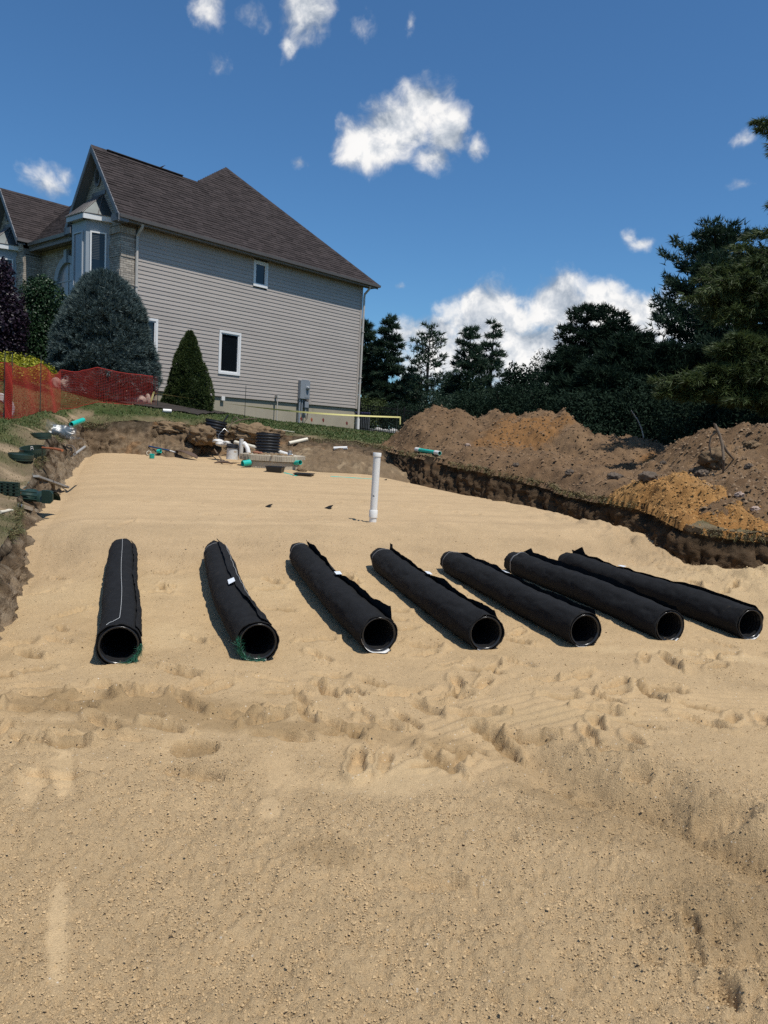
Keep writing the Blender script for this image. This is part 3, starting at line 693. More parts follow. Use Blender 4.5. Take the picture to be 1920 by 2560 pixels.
def build_lawn():
    cx_, cy_ = -1.0, 12.0
    dx, dy = lip[:, 0] - cx_, lip[:, 1] - cy_
    ang = np.arctan2(dy, dx); R_ = 62 + 0 * ang
    ox, oy = cx_ + np.cos(ang) * R_, cy_ + np.sin(ang) * R_
    s = np.concatenate([np.linspace(0, .012, 6)[:-1], .012 + .988 * (np.linspace(0, 1, 56) ** 2.5)])[None, :]
    # start straight off the edge, then fan out
    X = lip[:, :1] * (1 - s) + ox[:, None] * s; Y = lip[:, 1:2] * (1 - s) + oy[:, None] * s
    Z = lawn_z(X, Y); dist = np.hypot(X - lip[:, :1], Y - lip[:, 1:2])
    Z = lip[:, 2:3] * (1 - sstep(0, .5, dist)) + Z * sstep(0, .5, dist)
    Z = Z + .05 * fbm2(X * 2.3, Y * 2.3, 4, seed=81) * sstep(0, .2, dist) * sstep(3, .4, dist) + .03 * np.clip(fbm2(X * 7, Y * 7, 3, seed=82), 0, 1) * sstep(1.6, .1, dist)
    x, y, dd = X.ravel(), Y.ravel(), dist.ravel(); u, v = UV(x, y)
    n = fbm2(x * 1.3, y * 1.3, 4, seed=83); n2 = fbm2(x * 1.6 + 4, y * 1.6, 3, seed=84)
    leftnear = (u < -.9) & (v < 13)
    bare = np.where(leftnear, sstep(1.5, .5, dd + .9 * n), sstep(.55, .1, dd + .5 * n)); bare = np.where((u < -.9) & (v >= 13), sstep(.9, .2, dd + .7 * n), bare)
    bare = np.maximum(bare, np.where(u > 6.8, sstep(1.2, .5, dd + .6 * n) * .6, 0))
    C = mixc((.042, .060, .018), (.085, .085, .034), np.clip(.5 + n, 0, 1))
    C = lerpc(C, (.21, .155, .095), bare * np.clip(.75 + n2, .3, 1)); C = lerpc(C, (.36, .265, .165), bare * sstep(.1, .5, n2 + .3 * n) * (u < 0))
    nr, nc = X.shape
    f = grid_faces(nr, nc); last = np.stack([(nr - 1) * nc + np.arange(nc - 1), (nr - 1) * nc + np.arange(1, nc), np.arange(1, nc), np.arange(nc - 1)], -1)
    f = np.concatenate([f, last[:, ::-1][:, [3, 2, 1, 0]][:, ::-1]])
    V3 = np.stack([x, y, Z.ravel()], 1)
    o = np_mesh('lawn', V3, f, M['turf'], attrs={'tint': C})
    o.data.update(); 
    tag(o, 'lawn around the excavation', kind='structure')
    # ground to the horizon
    ring = V3.reshape(nr, nc, 3)[:, -1]; far = ring.copy(); far[:, :2] = (ring[:, :2] - [cx_, cy_]) * 20 + [cx_, cy_]; far[:, 2] = 1.0
    mid_ = ring.copy(); mid_[:, :2] = (ring[:, :2] - [cx_, cy_]) * 2 + [cx_, cy_]; mid_[:, 2] = 1.4
    g3 = np.concatenate([ring, mid_, far]); k = np.arange(nr); k2 = (k + 1) % nr
    gf = np.concatenate([np.stack([k, k2, nr + k2, nr + k], -1), np.stack([nr + k, nr + k2, 2 * nr + k2, 2 * nr + k], -1)])
    tag(np_mesh('ground', g3, gf, M['ground']), 'grassy ground beyond the garden', kind='structure')
    return V3, f
lawnV, lawnF = build_lawn()

# ---------------- heaps of spoil (each its own height sheet lying on the lawn)
def heap(name, label, cat, peaks, bounds, step, colf, lump, seed, base=lawn_z, cutoff=.03, drape=True, reach=.50):
    xs = np.arange(bounds[0], bounds[1], step); ys = np.arange(bounds[2], bounds[3], step)
    X, Y = np.meshgrid(xs, ys); x, y = X.ravel(), Y.ravel()
    b = base(x, y); hh = np.zeros_like(x)
    wx = x + .30 * fbm2(x * 1.1, y * 1.1, 3, seed=seed); wy = y + .30 * fbm2(x * 1.1 + 9, y * 1.1, 3, seed=seed + 1)
    for (cx_, cy_, rx, ry, a, H) in peaks:
        e = ell(wx, wy, (cx_, cy_), rx, ry, a); hh = np.maximum(hh, 0) ; t = np.clip(1 - e, 0, 1)
        hp = H * (t ** .82) * (1.0 - .12 * t)
        hh = np.log(np.exp(hh * 6) + np.exp(hp * 6) - 1) / 6
    k = sstep(0, .12, hh)
    rel = hh + k * (lump * (1.0 * fbm2(x * 1.6, y * 1.6, 4, .6, seed=seed + 2) + .55 * np.clip(fbm2(x * 4.5, y * 4.5, 4, .65, seed=seed + 3), -.3, 1)) + .42 * clods2(x, y, .30, seed + 4) * (vn2(x * .9, y * .9, seed + 9) > .38) + .45 * clods2(x, y, .15, seed + 5) + .40 * clods2(x, y, .075, seed + 6))
    z = b - .05 + rel
    keep = hh > cutoff
    if drape:                                   # the heap thins out towards the cut and stops at its lip
        inp = inside(x, y, LX, LY); dmin = np.full(len(x), 9.0)
        for i0 in range(0, nE, 4): dmin = np.minimum(dmin, np.hypot(x - LX[i0], y - LY[i0]))
        thin = sstep(-.05, reach, dmin + .12 * fbm2(x * 4, y * 4, 3, seed=seed + 11)) ** .8
        z = b - .05 + rel * thin; keep &= (~inp) | (dmin < .04)
        hh = hh * np.clip(thin + .2, 0, 1)
    C = colf(x, y, hh, fbm2(x * 1.2, y * 1.2, 4, seed=seed + 7), fbm2(x * 5, y * 5, 3, seed=seed + 8))
    f = grid_faces(len(ys), len(xs)); f = f[keep[f].any(1)]
    used = np.zeros(len(x), bool); used[f.ravel()] = True; ren = np.cumsum(used) - 1
    z = np.where(keep, z, np.minimum(z, b - .12))
    V3 = np.stack([x, y, z], 1)[used]; f = ren[f]
    og = V3.mean(0); og[2] = V3[:, 2].min()
    o = np_mesh(name, V3 - og, f, M['soil'], attrs={'tint': C[used]}, loc=og)
    tag(o, label, cat)
    return o, V3, f
SPOIL, SPOIL_L, RUST_ = (.145, .087, .046), (.205, .130, .072), (.255, .125, .043)
def pk(px, py, Y, rx, ry, a=0, drop=0.0):          # a peak whose top is seen at px,py at distance Y
    p = at(px, py, Y); H = p.z - float(lawn_z(np.array([p.x]), np.array([p.y]))[0]) - drop
    return (p.x, p.y, rx, ry, a, max(H * 1.12, .1))
def col_main(x, y, h, n, n2):
    C = mixc(SPOIL, SPOIL_L, np.clip(.45 + .7 * n, 0, 1))
    d = ell(x, y, (3.9, 20.4), .9, 1.5, -.5); C = lerpc(C, RUST_, np.clip(sstep(1.5, .2, d + 1.2 * n + .5 * n2) * .75, 0, 1))
    d = ell(x, y, (6.6, 18.3), .8, .7, 0); C = lerpc(C, RUST_, np.clip(sstep(1.2, .4, d + .9 * n) * .85, 0, 1))
    return lerpc(C, (.075, .05, .033), sstep(.35, .7, n2 + .2 * n) * .6)
main_pile, mpV, mpF = heap('spoil_heap', 'long brown heap of excavated earth with a flat crest before the iron fence', 'earth heap',
    [pk(1100, 1012, 22.8, 1.5, 2.6), pk(1150, 1024, 22.6, 1.6, 2.7), pk(1250, 1026, 22.4, 1.7, 2.9), pk(1345, 1018, 22.0, 1.6, 2.9), pk(1412, 1018, 21.6, 1.15, 2.8), pk(1040, 1075, 22.0, 1.5, 2.0),
     pk(1500, 1090, 20.5, 1.6, 2.6), pk(1575, 1090, 20.2, 1.5, 2.6), pk(1650, 1120, 19.6, 1.6, 2.6), pk(1200, 1130, 19.3, 1.9, 1.6), pk(1420, 1170, 17.3, 1.8, 1.7), pk(1330, 1130, 18.7, 1.9, 1.7), (1.9, 19.0, 1.6, 1.9, 0, .30), (3.2, 17.0, 1.6, 1.9, 0, .34), (4.4, 15.8, 1.6, 1.7, 0, .34), (5.6, 15.2, 1.8, 1.6, 0, .36), (4.3, 14.4, 1.2, 1.3, 0, .22)], (-.9, 10.5, 12.8, 25.5), .056, col_main, .09, 101)
def col_right(x, y, h, n, n2):
    C = mixc(SPOIL, SPOIL_L, np.clip(.55 + .8 * n, 0, 1)); C = lerpc(C, (.26, .155, .075), np.clip(sstep(.1, .6, n2 + .5 * n), 0, 1) * .5)
    return lerpc(C, (.07, .048, .032), sstep(.4, .8, n2 - .2 * n) * .6)
right_pile, rpV, rpF = heap('spoil_heap', 'crumbly brown earth heap at the right with roots sticking out', 'earth heap',
    [pk(1800, 1082, 16.2, 1.5, 2.2), pk(1865, 1066, 15.8, 1.6, 2.4), pk(1935, 1055, 15.2, 1.8, 2.5), pk(2060, 1050, 15, 2.0, 2.6), pk(1740, 1125, 16.8, 1.3, 1.8), pk(1860, 1180, 13.2, 1.8, 1.6), pk(2000, 1200, 12.2, 1.9, 1.6), pk(1720, 1190, 14.5, 1.4, 1.3), pk(2250, 1100, 14, 2.2, 2.6)], (4.2, 11.5, 9.9, 19.5), .048, col_right, .10, 131)
def col_orange(x, y, h, n, n2):
    C = mixc((.30, .145, .045), (.36, .20, .075), np.clip(.5 + n, 0, 1)); C = lerpc(C, (.44, .35, .26), sstep(.25, .6, n + .3 * n2) * (x > 4.6) * .8)
    return lerpc(C, (.17, .10, .045), sstep(.3, .7, n2) * .5)
orange_pile, opV, opF = heap('clay_mound', 'orange clay mound spilling over the turf edge on the right', 'clay mound',
    [pk(1712, 1190, 12.9, 1.35, 1.35, .2), pk(1640, 1228, 12.7, 1.0, .8), pk(1800, 1240, 12.3, 1.1, 1.1), pk(1880, 1285, 11.7, 1.0, .9), pk(1960, 1315, 11.5, 1.0, .9), (4.45, 10.7, .85, .75, 0, .24), (4.15, 11.3, .75, .8, 0, .26), (5.0, 10.6, .8, .6, 0, .22)], (3.0, 8.0, 9.8, 14.8), .036, col_orange, .05, 151, reach=.28)

# ================================================================== HOUSE
HC = Vector((-9.54, 26.32, 0)); HX = Vector((.657, .754, 0)).normalized(); HN = Vector((.754, -.657, 0)).normalized(); ZUP = Vector((0, 0, 1))
HB = -HN
def hp(a, b, z): return HC + HX * a + HB * b + ZUP * z      # a: along the side wall, b: inward, z: up
HAX = (HX, HB, ZUP)
house_o = HC.copy(); house_o.z = 2.0
def hl(a, b, z): return hp(a, b, z) - house_o
house = empty('house', house_o, 'two storey house with taupe siding, brown shingle roof and front bay windows', 'house')
def hbox(mb, a0, a1, b0, b1, z0, z1, tone=.5):
    return mb.box(hl((a0 + a1) / 2, (b0 + b1) / 2, (z0 + z1) / 2), (abs(a1 - a0), abs(b1 - b0), abs(z1 - z0)), HAX, tone)
ZF, ZE, LEN = 2.77, 8.42, 12.12
# foundation and the plain core behind the cladding
mb = MB(); hbox(mb, .03, LEN - .05, .05, 2.87, .9, ZF + .02); mb.build('foundation', M['foundation'], house)
mb = MB(); hbox(mb, .05, LEN - .06, .06, 2.88, ZF + .02, ZE + .1); hbox(mb, 1.05, LEN - .06, 2.881, 14, 1.0, ZE - .01); mb.build('wall_core', M['soffit'], house)
# windows of the side wall: (a0, a1, z0, z1)
WINS = [(5.76, 6.42, 7.31, 8.25), (4.20, 5.18, 3.68, 5.29), (.55, 1.45, 3.68, 5.29)]
# siding: one lapped board per course, cut round the windows
NB = 39; dz = (ZE - .06 - ZF) / NB
for i in range(NB):
    z0 = ZF + dz * i; z1 = z0 + dz
    segs = [(.63, LEN - .10)]
    for (wa, wb, wz0, wz1) in WINS:
        if z0 < wz1 - .01 and z1 > wz0 + .01:
            new = []
            for (p, q) in segs:
                if wb <= p or wa >= q: new.append((p, q)); continue
                if wa > p: new.append((p, wa))
                if wb < q: new.append((wb, q))
            segs = new
    mb = MB(); tn = random.random()
    for (p, q) in segs:
        prof = [(.0, z0), (-.026, z0), (-.026, z0 + .012), (-.008, z1 + .004), (.0, z1 + .004)]
        mb.prism([hl(p, b, z) for b, z in prof], HX * (q - p), tn)
    mb.build('siding_board', M['siding'], house)
def window(a0, a1, z0, z1, blind=False):
    f = MB(); w = .055
    hbox(f, a0 - .035, a0 + w, -.055, .03, z0, z1); hbox(f, a1 - w, a1 + .035, -.055, .03, z0, z1)
    hbox(f, a0 - .035, a1 + .035, -.057, .03, z1 - w, z1 + .035); hbox(f, a0 - .035, a1 + .035, -.057, .03, z0 - .035, z0 + w)
    fr = f.build('window', M['trim'], house)
    s = MB(); w2 = .10
    for (x0, x1, y0, y1) in ((a0 + w, a0 + w2, z0 + w, z1 - w), (a1 - w2, a1 - w, z0 + w, z1 - w), (a0 + w2, a1 - w2, z0 + w, z0 + w2), (a0 + w2, a1 - w2, z1 - w2, z1 - w)): hbox(s, x0, x1, -.030, .028, y0, y1)
    s.build('sash', M['trim'], fr)
    p = MB(); hbox(p, a0 + .04, a1 - .04, .012, .034, z0 + .04, z1 - .04); p.build('pane', M['glass'], fr)
for w_ in WINS: window(*w_)
# corner trim, downspouts, gutter, fascia
mb = MB(); hbox(mb, LEN - .10, LEN + .02, -.035, .12, ZF - .02, ZE); mb.build('corner_trim', M['siding'], house)
EZ = 8.50                                                                      # roof edge
for (a, zb) in ((.57, 2.35), (LEN + .07, 2.25)):
    mb = MB(); mb.tube([hl(a, -.42, EZ - .12), hl(a, -.40, EZ - .22), hl(a, -.10, EZ - .46), hl(a, -.085, EZ - .62), hl(a, -.085, zb)], .052, 8)
    d = mb.build('downspout', M['downspout'], house, True)
    for zz in (4.2, 6.3):
        k = MB(); hbox(k, a - .065, a + .065, -.15, -.03, zz, zz + .03); k.build('clip', M['downspout'], d)
mb = MB(); mb.tube([hl(LEN + .07, -.09, 2.30), hl(LEN + .07, -.10, 1.70)], .075, 12); mb.build('drain_pipe', M['white'], house, True)
mb = MB(); mb.prism([hl(-.33, -.42, EZ - .10), hl(-.33, -.54, EZ - .10), hl(-.33, -.56, EZ + .0), hl(-.33, -.53, EZ + .01), hl(-.33, -.52, EZ - .02), hl(-.33, -.44, EZ - .02)], HX * (LEN + .66 + .33)); mb.build('gutter', M['gutter'], house)
mb = MB(); hbox(mb, -.33, LEN + .62, -.42, -.39, EZ - .17, EZ + .01); hbox(mb, -.33, LEN + .6, -.39, .06, EZ - .13, EZ - .10); mb.build('soffit', M['soffit'], house)

# ---- roof planes with separate shingles
def roof_plane(pts, along, name_deck='roof_deck'):
    mb = MB(); mb.add([hl(*p) for p in pts], [tuple(range(len(pts)))]); return mb.build(name_deck, M['underlay'], house)
SHING = []                                                                     # (distance, corners, tone)
def shingle_plane(poly, expo=.127, wmin=.20, wmax=.46):
    """poly: planar polygon in house space, first edge is the eave; courses run parallel to it"""
    P = [hl(*p) for p in poly]; e = (P[1] - P[0]).normalized(); n = e.cross(P[2] - P[0]).normalized()
    if n.z < 0: n = -n
    up = n.cross(e)
    if up.z < 0: up = -up
    Q = [((p - P[0]).dot(e), (p - P[0]).dot(up)) for p in P]
    hmax = max(q[1] for q in Q); rows = int(hmax / expo) + 1
    for r in range(rows):
        y0 = r * expo; ym = min(y0 + expo * .5, hmax - 1e-3); xs = []
        for i in range(len(Q)):
            (ax, ay), (bx, by) = Q[i], Q[(i + 1) % len(Q)]
            if (ay > ym) != (by > ym): xs.append(ax + (bx - ax) * (ym - ay) / (by - ay))
        xs.sort()
        for k in range(0, len(xs) - 1, 2):
            x = xs[k] - random.uniform(0, .15)
            while x < xs[k + 1] - .02:
                w = random.uniform(wmin, wmax); x0 = max(x, xs[k]); x1 = min(x + w, xs[k + 1])
                if x1 - x0 > .03:
                    h0 = .016 + random.uniform(0, .008) + (.007 if random.random() < .5 else 0); y1 = y0 + expo + .02
                    yd = y0 - random.uniform(0, .008)
                    A = [P[0] + e * u_ + up * v_ + n * w_ for (u_, v_, w_) in ((x0 + .003, yd, 0), (x1 - .003, yd, 0), (x1 - .003, y1, 0), (x0 + .003, y1, 0), (x0 + .003, yd, h0), (x1 - .003, yd, h0), (x1 - .003, y1, .004), (x0 + .003, y1, .004))]
                    c = (A[4] + A[6]) / 2 + house_o
                    SHING.append(((c - EYE).length - (x1 - x0) * 6, A, random.random()))
                x += w
BOXF = [(0, 3, 2, 1), (4, 5, 6, 7), (0, 1, 5, 4), (1, 2, 6, 5), (2, 3, 7, 6), (3, 0, 4, 7)]
K = (12.34 - EZ) / (2.42 + .46)
def rz(b): return EZ + K * (b + .46)
RIDGE_B, RIDGE_Z = 1.46, rz(1.46)
A0, A1 = -.36, LEN + .66
apex = (6.03, 2.42, 12.34); val = (4.02, RIDGE_B, RIDGE_Z)
side_poly = [(A0, -.46, EZ), (A1, -.46, EZ), apex, val, (A0, RIDGE_B, RIDGE_Z)]
roof_plane(side_poly, 0); shingle_plane(side_poly)
far_b = 15.0
for poly in ([(A0, RIDGE_B, RIDGE_Z), val, (4.02, 2 * RIDGE_B + .46, EZ), (A0, 2 * RIDGE_B + .46, EZ)],
             [(A1, -.46, EZ), (A1, far_b, EZ), (6.03, far_b - 3, 11.0), apex], [apex, (6.03, far_b - 3, 11.0), (1.0, far_b, EZ), (1.0, 3.0, EZ), val],
             ): roof_plane(poly, 0)
# ridge caps
mb = MB()
def cap(p, q, w=.14):
    p, q = Vector(hl(*p)), Vector(hl(*q)); d = (q - p).normalized(); s = d.cross(ZUP).normalized(); u2 = s.cross(d); n_ = int((q - p).length / .2) + 1
    for i in range(n_):
        a_ = p + (q - p) * (i / n_); b_ = p + (q - p) * ((i + 1) / n_) + d * .02; tn = random.random(); mb = MB()
        for sg in (-1, 1):
            mb.add([a_ + u2 * .035, b_ + u2 * .03, b_ + s * (w * sg) - u2 * .13, a_ + s * (w * sg) - u2 * .13], [(0, 1, 2, 3)], tn)
        mb.build('ridge_cap', M['shingle'], house)
cap((A0, RIDGE_B, RIDGE_Z), (3.3, RIDGE_B, RIDGE_Z)); cap(val, apex); cap(apex, (A1, -.46, EZ))
mb = MB(); hbox(mb, .2, 3.3, RIDGE_B - .10, RIDGE_B + .10, RIDGE_Z + .005, RIDGE_Z + .03); mb.build('ridge_vent', M['underlay'], house)

# ---- brick work: bricks proud of recessed mortar joints
BR = MB(); MORT = MB()
def bricks(o, ex, nrm, w, z0, z1, keep=None, bw=.20, bh=.066, j=.010, quoin=0):
    """o: house-space origin of the strip, ex: running direction (world), nrm: outward"""
    o = Vector(o); rows = int((z1 - z0) / (bh + j))
    MORT.prism([o + ZUP * z0 - nrm * .02, o + ex * w + ZUP * z0 - nrm * .02, o + ex * w + ZUP * z1 - nrm * .02, o + ZUP * z1 - nrm * .02], -nrm * .04) if keep is None else None
    for r in range(rows):
        z = z0 + r * (bh + j); x = -(bw * .5 if r % 2 else 0)
        pr = .022 if (quoin and (r // 6) % 2 == 0) else 0
        while x < w:
            x0, x1 = max(x, 0), min(x + bw, w)
            if x1 - x0 > .03 and (keep is None or (keep(x0, z) and keep(x1, z + bh))):
                t = .008 + random.uniform(0, .003) + pr
                BR.box(o + ex * ((x0 + x1) / 2) + ZUP * (z + bh / 2) + nrm * (t / 2 - .012), (x1 - x0, t + .024, bh), (ex, nrm, ZUP), random.random())
            x += bw + j
NF = -HX
bricks(hl(0, -.005, 0) - ZUP * 0, HX, HN, .53, 3.6, 8.0, quoin=1)
bricks(hl(-.005, .0, 0), HB, NF, .74, 3.6, 8.0, quoin=1)
bricks(hl(-.005, 2.25, 0), HB, NF, .68, 3.6, 8.0)
# soldier course at the top
for k in range(8): BR.box(hl(.035 + k * .066, -.015, 8.14), (.056, .05, .22), HAX, random.random())
for k in range(11): BR.box(hl(-.02, .03 + k * .066, 8.14), (.05, .056, .22), HAX, random.random())
MORT.box(hl(.26, .03, 8.12), (.54, .05, .30), HAX); MORT.box(hl(.03, .4, 8.12), (.05, .74, .30), HAX)
# gable triangle
gz = 8.3
def in_gable(b0, hw, top):
    return lambda x, z: abs(x + b0 - RIDGE_B_) < (top - z) / K - .05
RIDGE_B_ = RIDGE_B
bricks(hl(-.005, -.1, 0), HB, NF, 3.2, 8.3, RIDGE_Z - .1, keep=lambda x, z: abs(x - .1 - RIDGE_B) < (RIDGE_Z - .16 - z) / K)
mb = MB(); mb.add([hl(.0, -.40, EZ - .1), hl(.0, 2 * RIDGE_B + .40, EZ - .1), hl(.0, RIDGE_B, RIDGE_Z - .08)], [(0, 1, 2)]); mb.add([hl(.01, 0, 2), hl(.01, 2.92, 2), hl(.01, 2.92, EZ), hl(.01, 0, EZ)], [(0, 1, 2, 3)]); mb.build('gable_backing', M['mortar'], house)
# rake boards and soffits of the gable
def rake(apx_b, z_top, run, a_face, sgn, depth):
    m1 = MB(); p = hl(a_face, apx_b, z_top); q = hl(a_face, apx_b + sgn * run, z_top - K * run)
    for (d0, d1, t0, t1, mm) in ((0, .03, -.22, .03, 0),):
        m1.prism([p + ZUP * t1, q + ZUP * t1, q + ZUP * t0, p + ZUP * (t0 * 1.0)], HX * .035)
    m1.build('rake_board', M['greytrim'], house)
    m2 = MB(); m2.prism([p + ZUP * -.16, q + ZUP * -.16, q + ZUP * -.19, p + ZUP * -.19], HX * depth); m2.build('rake_soffit', M['greytrim'], house)
for sg in (-1, 1): rake(RIDGE_B, RIDGE_Z, 1.94, -.37, sg, .36)
# cornice returns at the foot of the rakes
for sg, b in ((-1, -.25), (1, 3.17)):
    mb = MB(); hbox(mb, -.37, .02, b - .24, b + .24, EZ - .20, EZ + .02); mb.build('cornice_return', M['greytrim'], house)
# oval vent
def oval(c, rb, rzv, name):
    mb = MB(); n = 24; o1 = []
    for k in range(n):
        t = 2 * PI * k / n; o1.append((math.cos(t), math.sin(t)))
    v = []; f = []
    for (s_, off) in ((1.0, -.02), (1.0, -.07), (.74, -.07), (.70, -.02)):
        v += [hl(c[0] + off, c[1] + rb * s_ * x, c[2] + rzv * s_ * y) for x, y in o1]
    for r in range(3):
        for k in range(n): f.append((r * n + k, r * n + (k + 1) % n, (r + 1) * n + (k + 1) % n, (r + 1) * n + k))
    mb.add(v, f); fr = mb.build(name, M['greytrim'], house, True)
    l = MB()
    for k in range(-6, 7):
        zz = c[2] + k * rzv * .11; hw = rb * .72 * math.sqrt(max(0, 1 - (k * .11 / .72) ** 2))
        l.prism([hl(c[0] - .025, c[1] - hw, zz), hl(c[0] - .055, c[1] - hw, zz - .028), hl(c[0] - .05, c[1] - hw, zz - .034), hl(c[0] - .02, c[1] - hw, zz - .006)], HB * (2 * hw))
    l.build('louvre', M['greytrim'], fr)
    bk = MB(); bk.add([hl(c[0] - .018, c[1] + rb * .72 * x, c[2] + rzv * .72 * y) for x, y in o1], [tuple(range(n))]); bk.build('vent_opening', M['iron'], fr)
oval((0, RIDGE_B + .12, 10.12), .21, .34, 'oval_vent')

# ---- bay window
def bay(b0, aoff, zt, name_full=True):
    """angled bay: right return at b0, front from b0+.30 to b0+1.28, left return at b0+1.58"""
    root = MB(); P = [(0 + aoff, b0), (-.74 + aoff, b0 + .30), (-.74 + aoff, b0 + 1.30), (0 + aoff, b0 + 1.60)]
    z0, z1 = 2.2, zt
    root.prism([hl(a, b, z0) for a, b in P], ZUP * (z1 - z0)); r = root.build('bay_window', M['bay'], house)
    for i in range(3):
        p, q = Vector(hl(*P[i], 0)), Vector(hl(*P[i + 1], 0)); d = (q - p); L = d.length; d.normalize(); nn = d.cross(ZUP).normalized()
        if nn.dot(NF) < 0: nn = -nn
        ax = (d, nn, ZUP)
        def bx(mbx, x0, x1, za, zb, t, t0=0): mbx.box(p + d * ((x0 + x1) / 2) + nn * ((t + t0) / 2) + ZUP * ((za + zb) / 2), (x1 - x0, t - t0, zb - za), ax)
        tr = MB()
        bx(tr, -.015, L + .015, zt - 2.42, zt - 2.22, .045); tr.build('sill_band', M['baylight'], r)
        tr = MB(); bx(tr, -.015, L + .015, zt - 4.42, zt - 4.28, .04); tr.build('base_band', M['baylight'], r)
        w0, w1 = L * .17, L * .83
        fr = MB()
        for (x0, x1, za, zb) in ((w0, w0 + .05, zt - 2.22, zt - .36), (w1 - .05, w1, zt - 2.22, zt - .36), (w0 + .05, w1 - .05, zt - .41, zt - .36), (w0 + .05, w1 - .05, zt - 2.22, zt - 2.15)): bx(fr, x0, x1, za, zb, .05)
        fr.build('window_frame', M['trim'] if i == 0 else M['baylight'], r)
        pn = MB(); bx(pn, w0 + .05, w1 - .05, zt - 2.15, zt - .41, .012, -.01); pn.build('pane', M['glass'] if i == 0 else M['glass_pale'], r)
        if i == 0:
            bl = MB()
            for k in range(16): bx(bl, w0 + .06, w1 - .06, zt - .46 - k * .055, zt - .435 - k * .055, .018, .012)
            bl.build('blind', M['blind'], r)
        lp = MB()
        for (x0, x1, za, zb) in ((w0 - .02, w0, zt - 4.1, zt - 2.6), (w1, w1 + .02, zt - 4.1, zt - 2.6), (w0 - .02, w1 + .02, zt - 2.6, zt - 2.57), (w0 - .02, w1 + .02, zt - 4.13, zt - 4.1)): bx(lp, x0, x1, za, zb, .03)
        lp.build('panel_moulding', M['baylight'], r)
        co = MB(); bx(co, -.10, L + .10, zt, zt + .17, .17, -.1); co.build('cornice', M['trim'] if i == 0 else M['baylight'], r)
    # hipped metal roof with standing seams
    Q = [(.0 + aoff, b0 - .20), (-.93 + aoff, b0 + .20), (-.93 + aoff, b0 + 1.40), (.0 + aoff, b0 + 1.80)]; T = [(aoff - .02, b0 + .50), (aoff - .02, b0 + 1.10)]
    zb, ztop = zt + .17, zt + 1.05
    rf = MB(); v = [hl(a, b, zb) for a, b in Q] + [hl(a, b, ztop) for a, b in T]
    rf.add(v, [(0, 1, 4), (1, 2, 5, 4), (2, 3, 5), (0, 3, 2, 1)])
    rf.build('bay_roof', M['copper'], r)
    sm = MB()
    def seam(p, q): sm.tube([p + ZUP * .015, q + ZUP * .015], .018, 5)
    seam(v[0], v[4]); seam(v[1], v[4]); seam(v[2], v[5]); seam(v[4], v[5]); seam(v[0], v[1]); seam(v[1], v[2])
    for t in (.2, .4, .6, .8):
        seam(v[1] + (v[2] - v[1]) * t, v[4] + (v[5] - v[4]) * t)
    seam(v[0] + (v[1] - v[0]) * .5, v[4]); sm.build('roof_seam', M['gutter'], r)
    fl = MB(); fl.box((v[4] + v[5]) / 2 + ZUP * .06, (.06, .95, .14), HAX); fl.build('flashing', M['gutter'], r)
bay(.70, 0.0, 8.42)
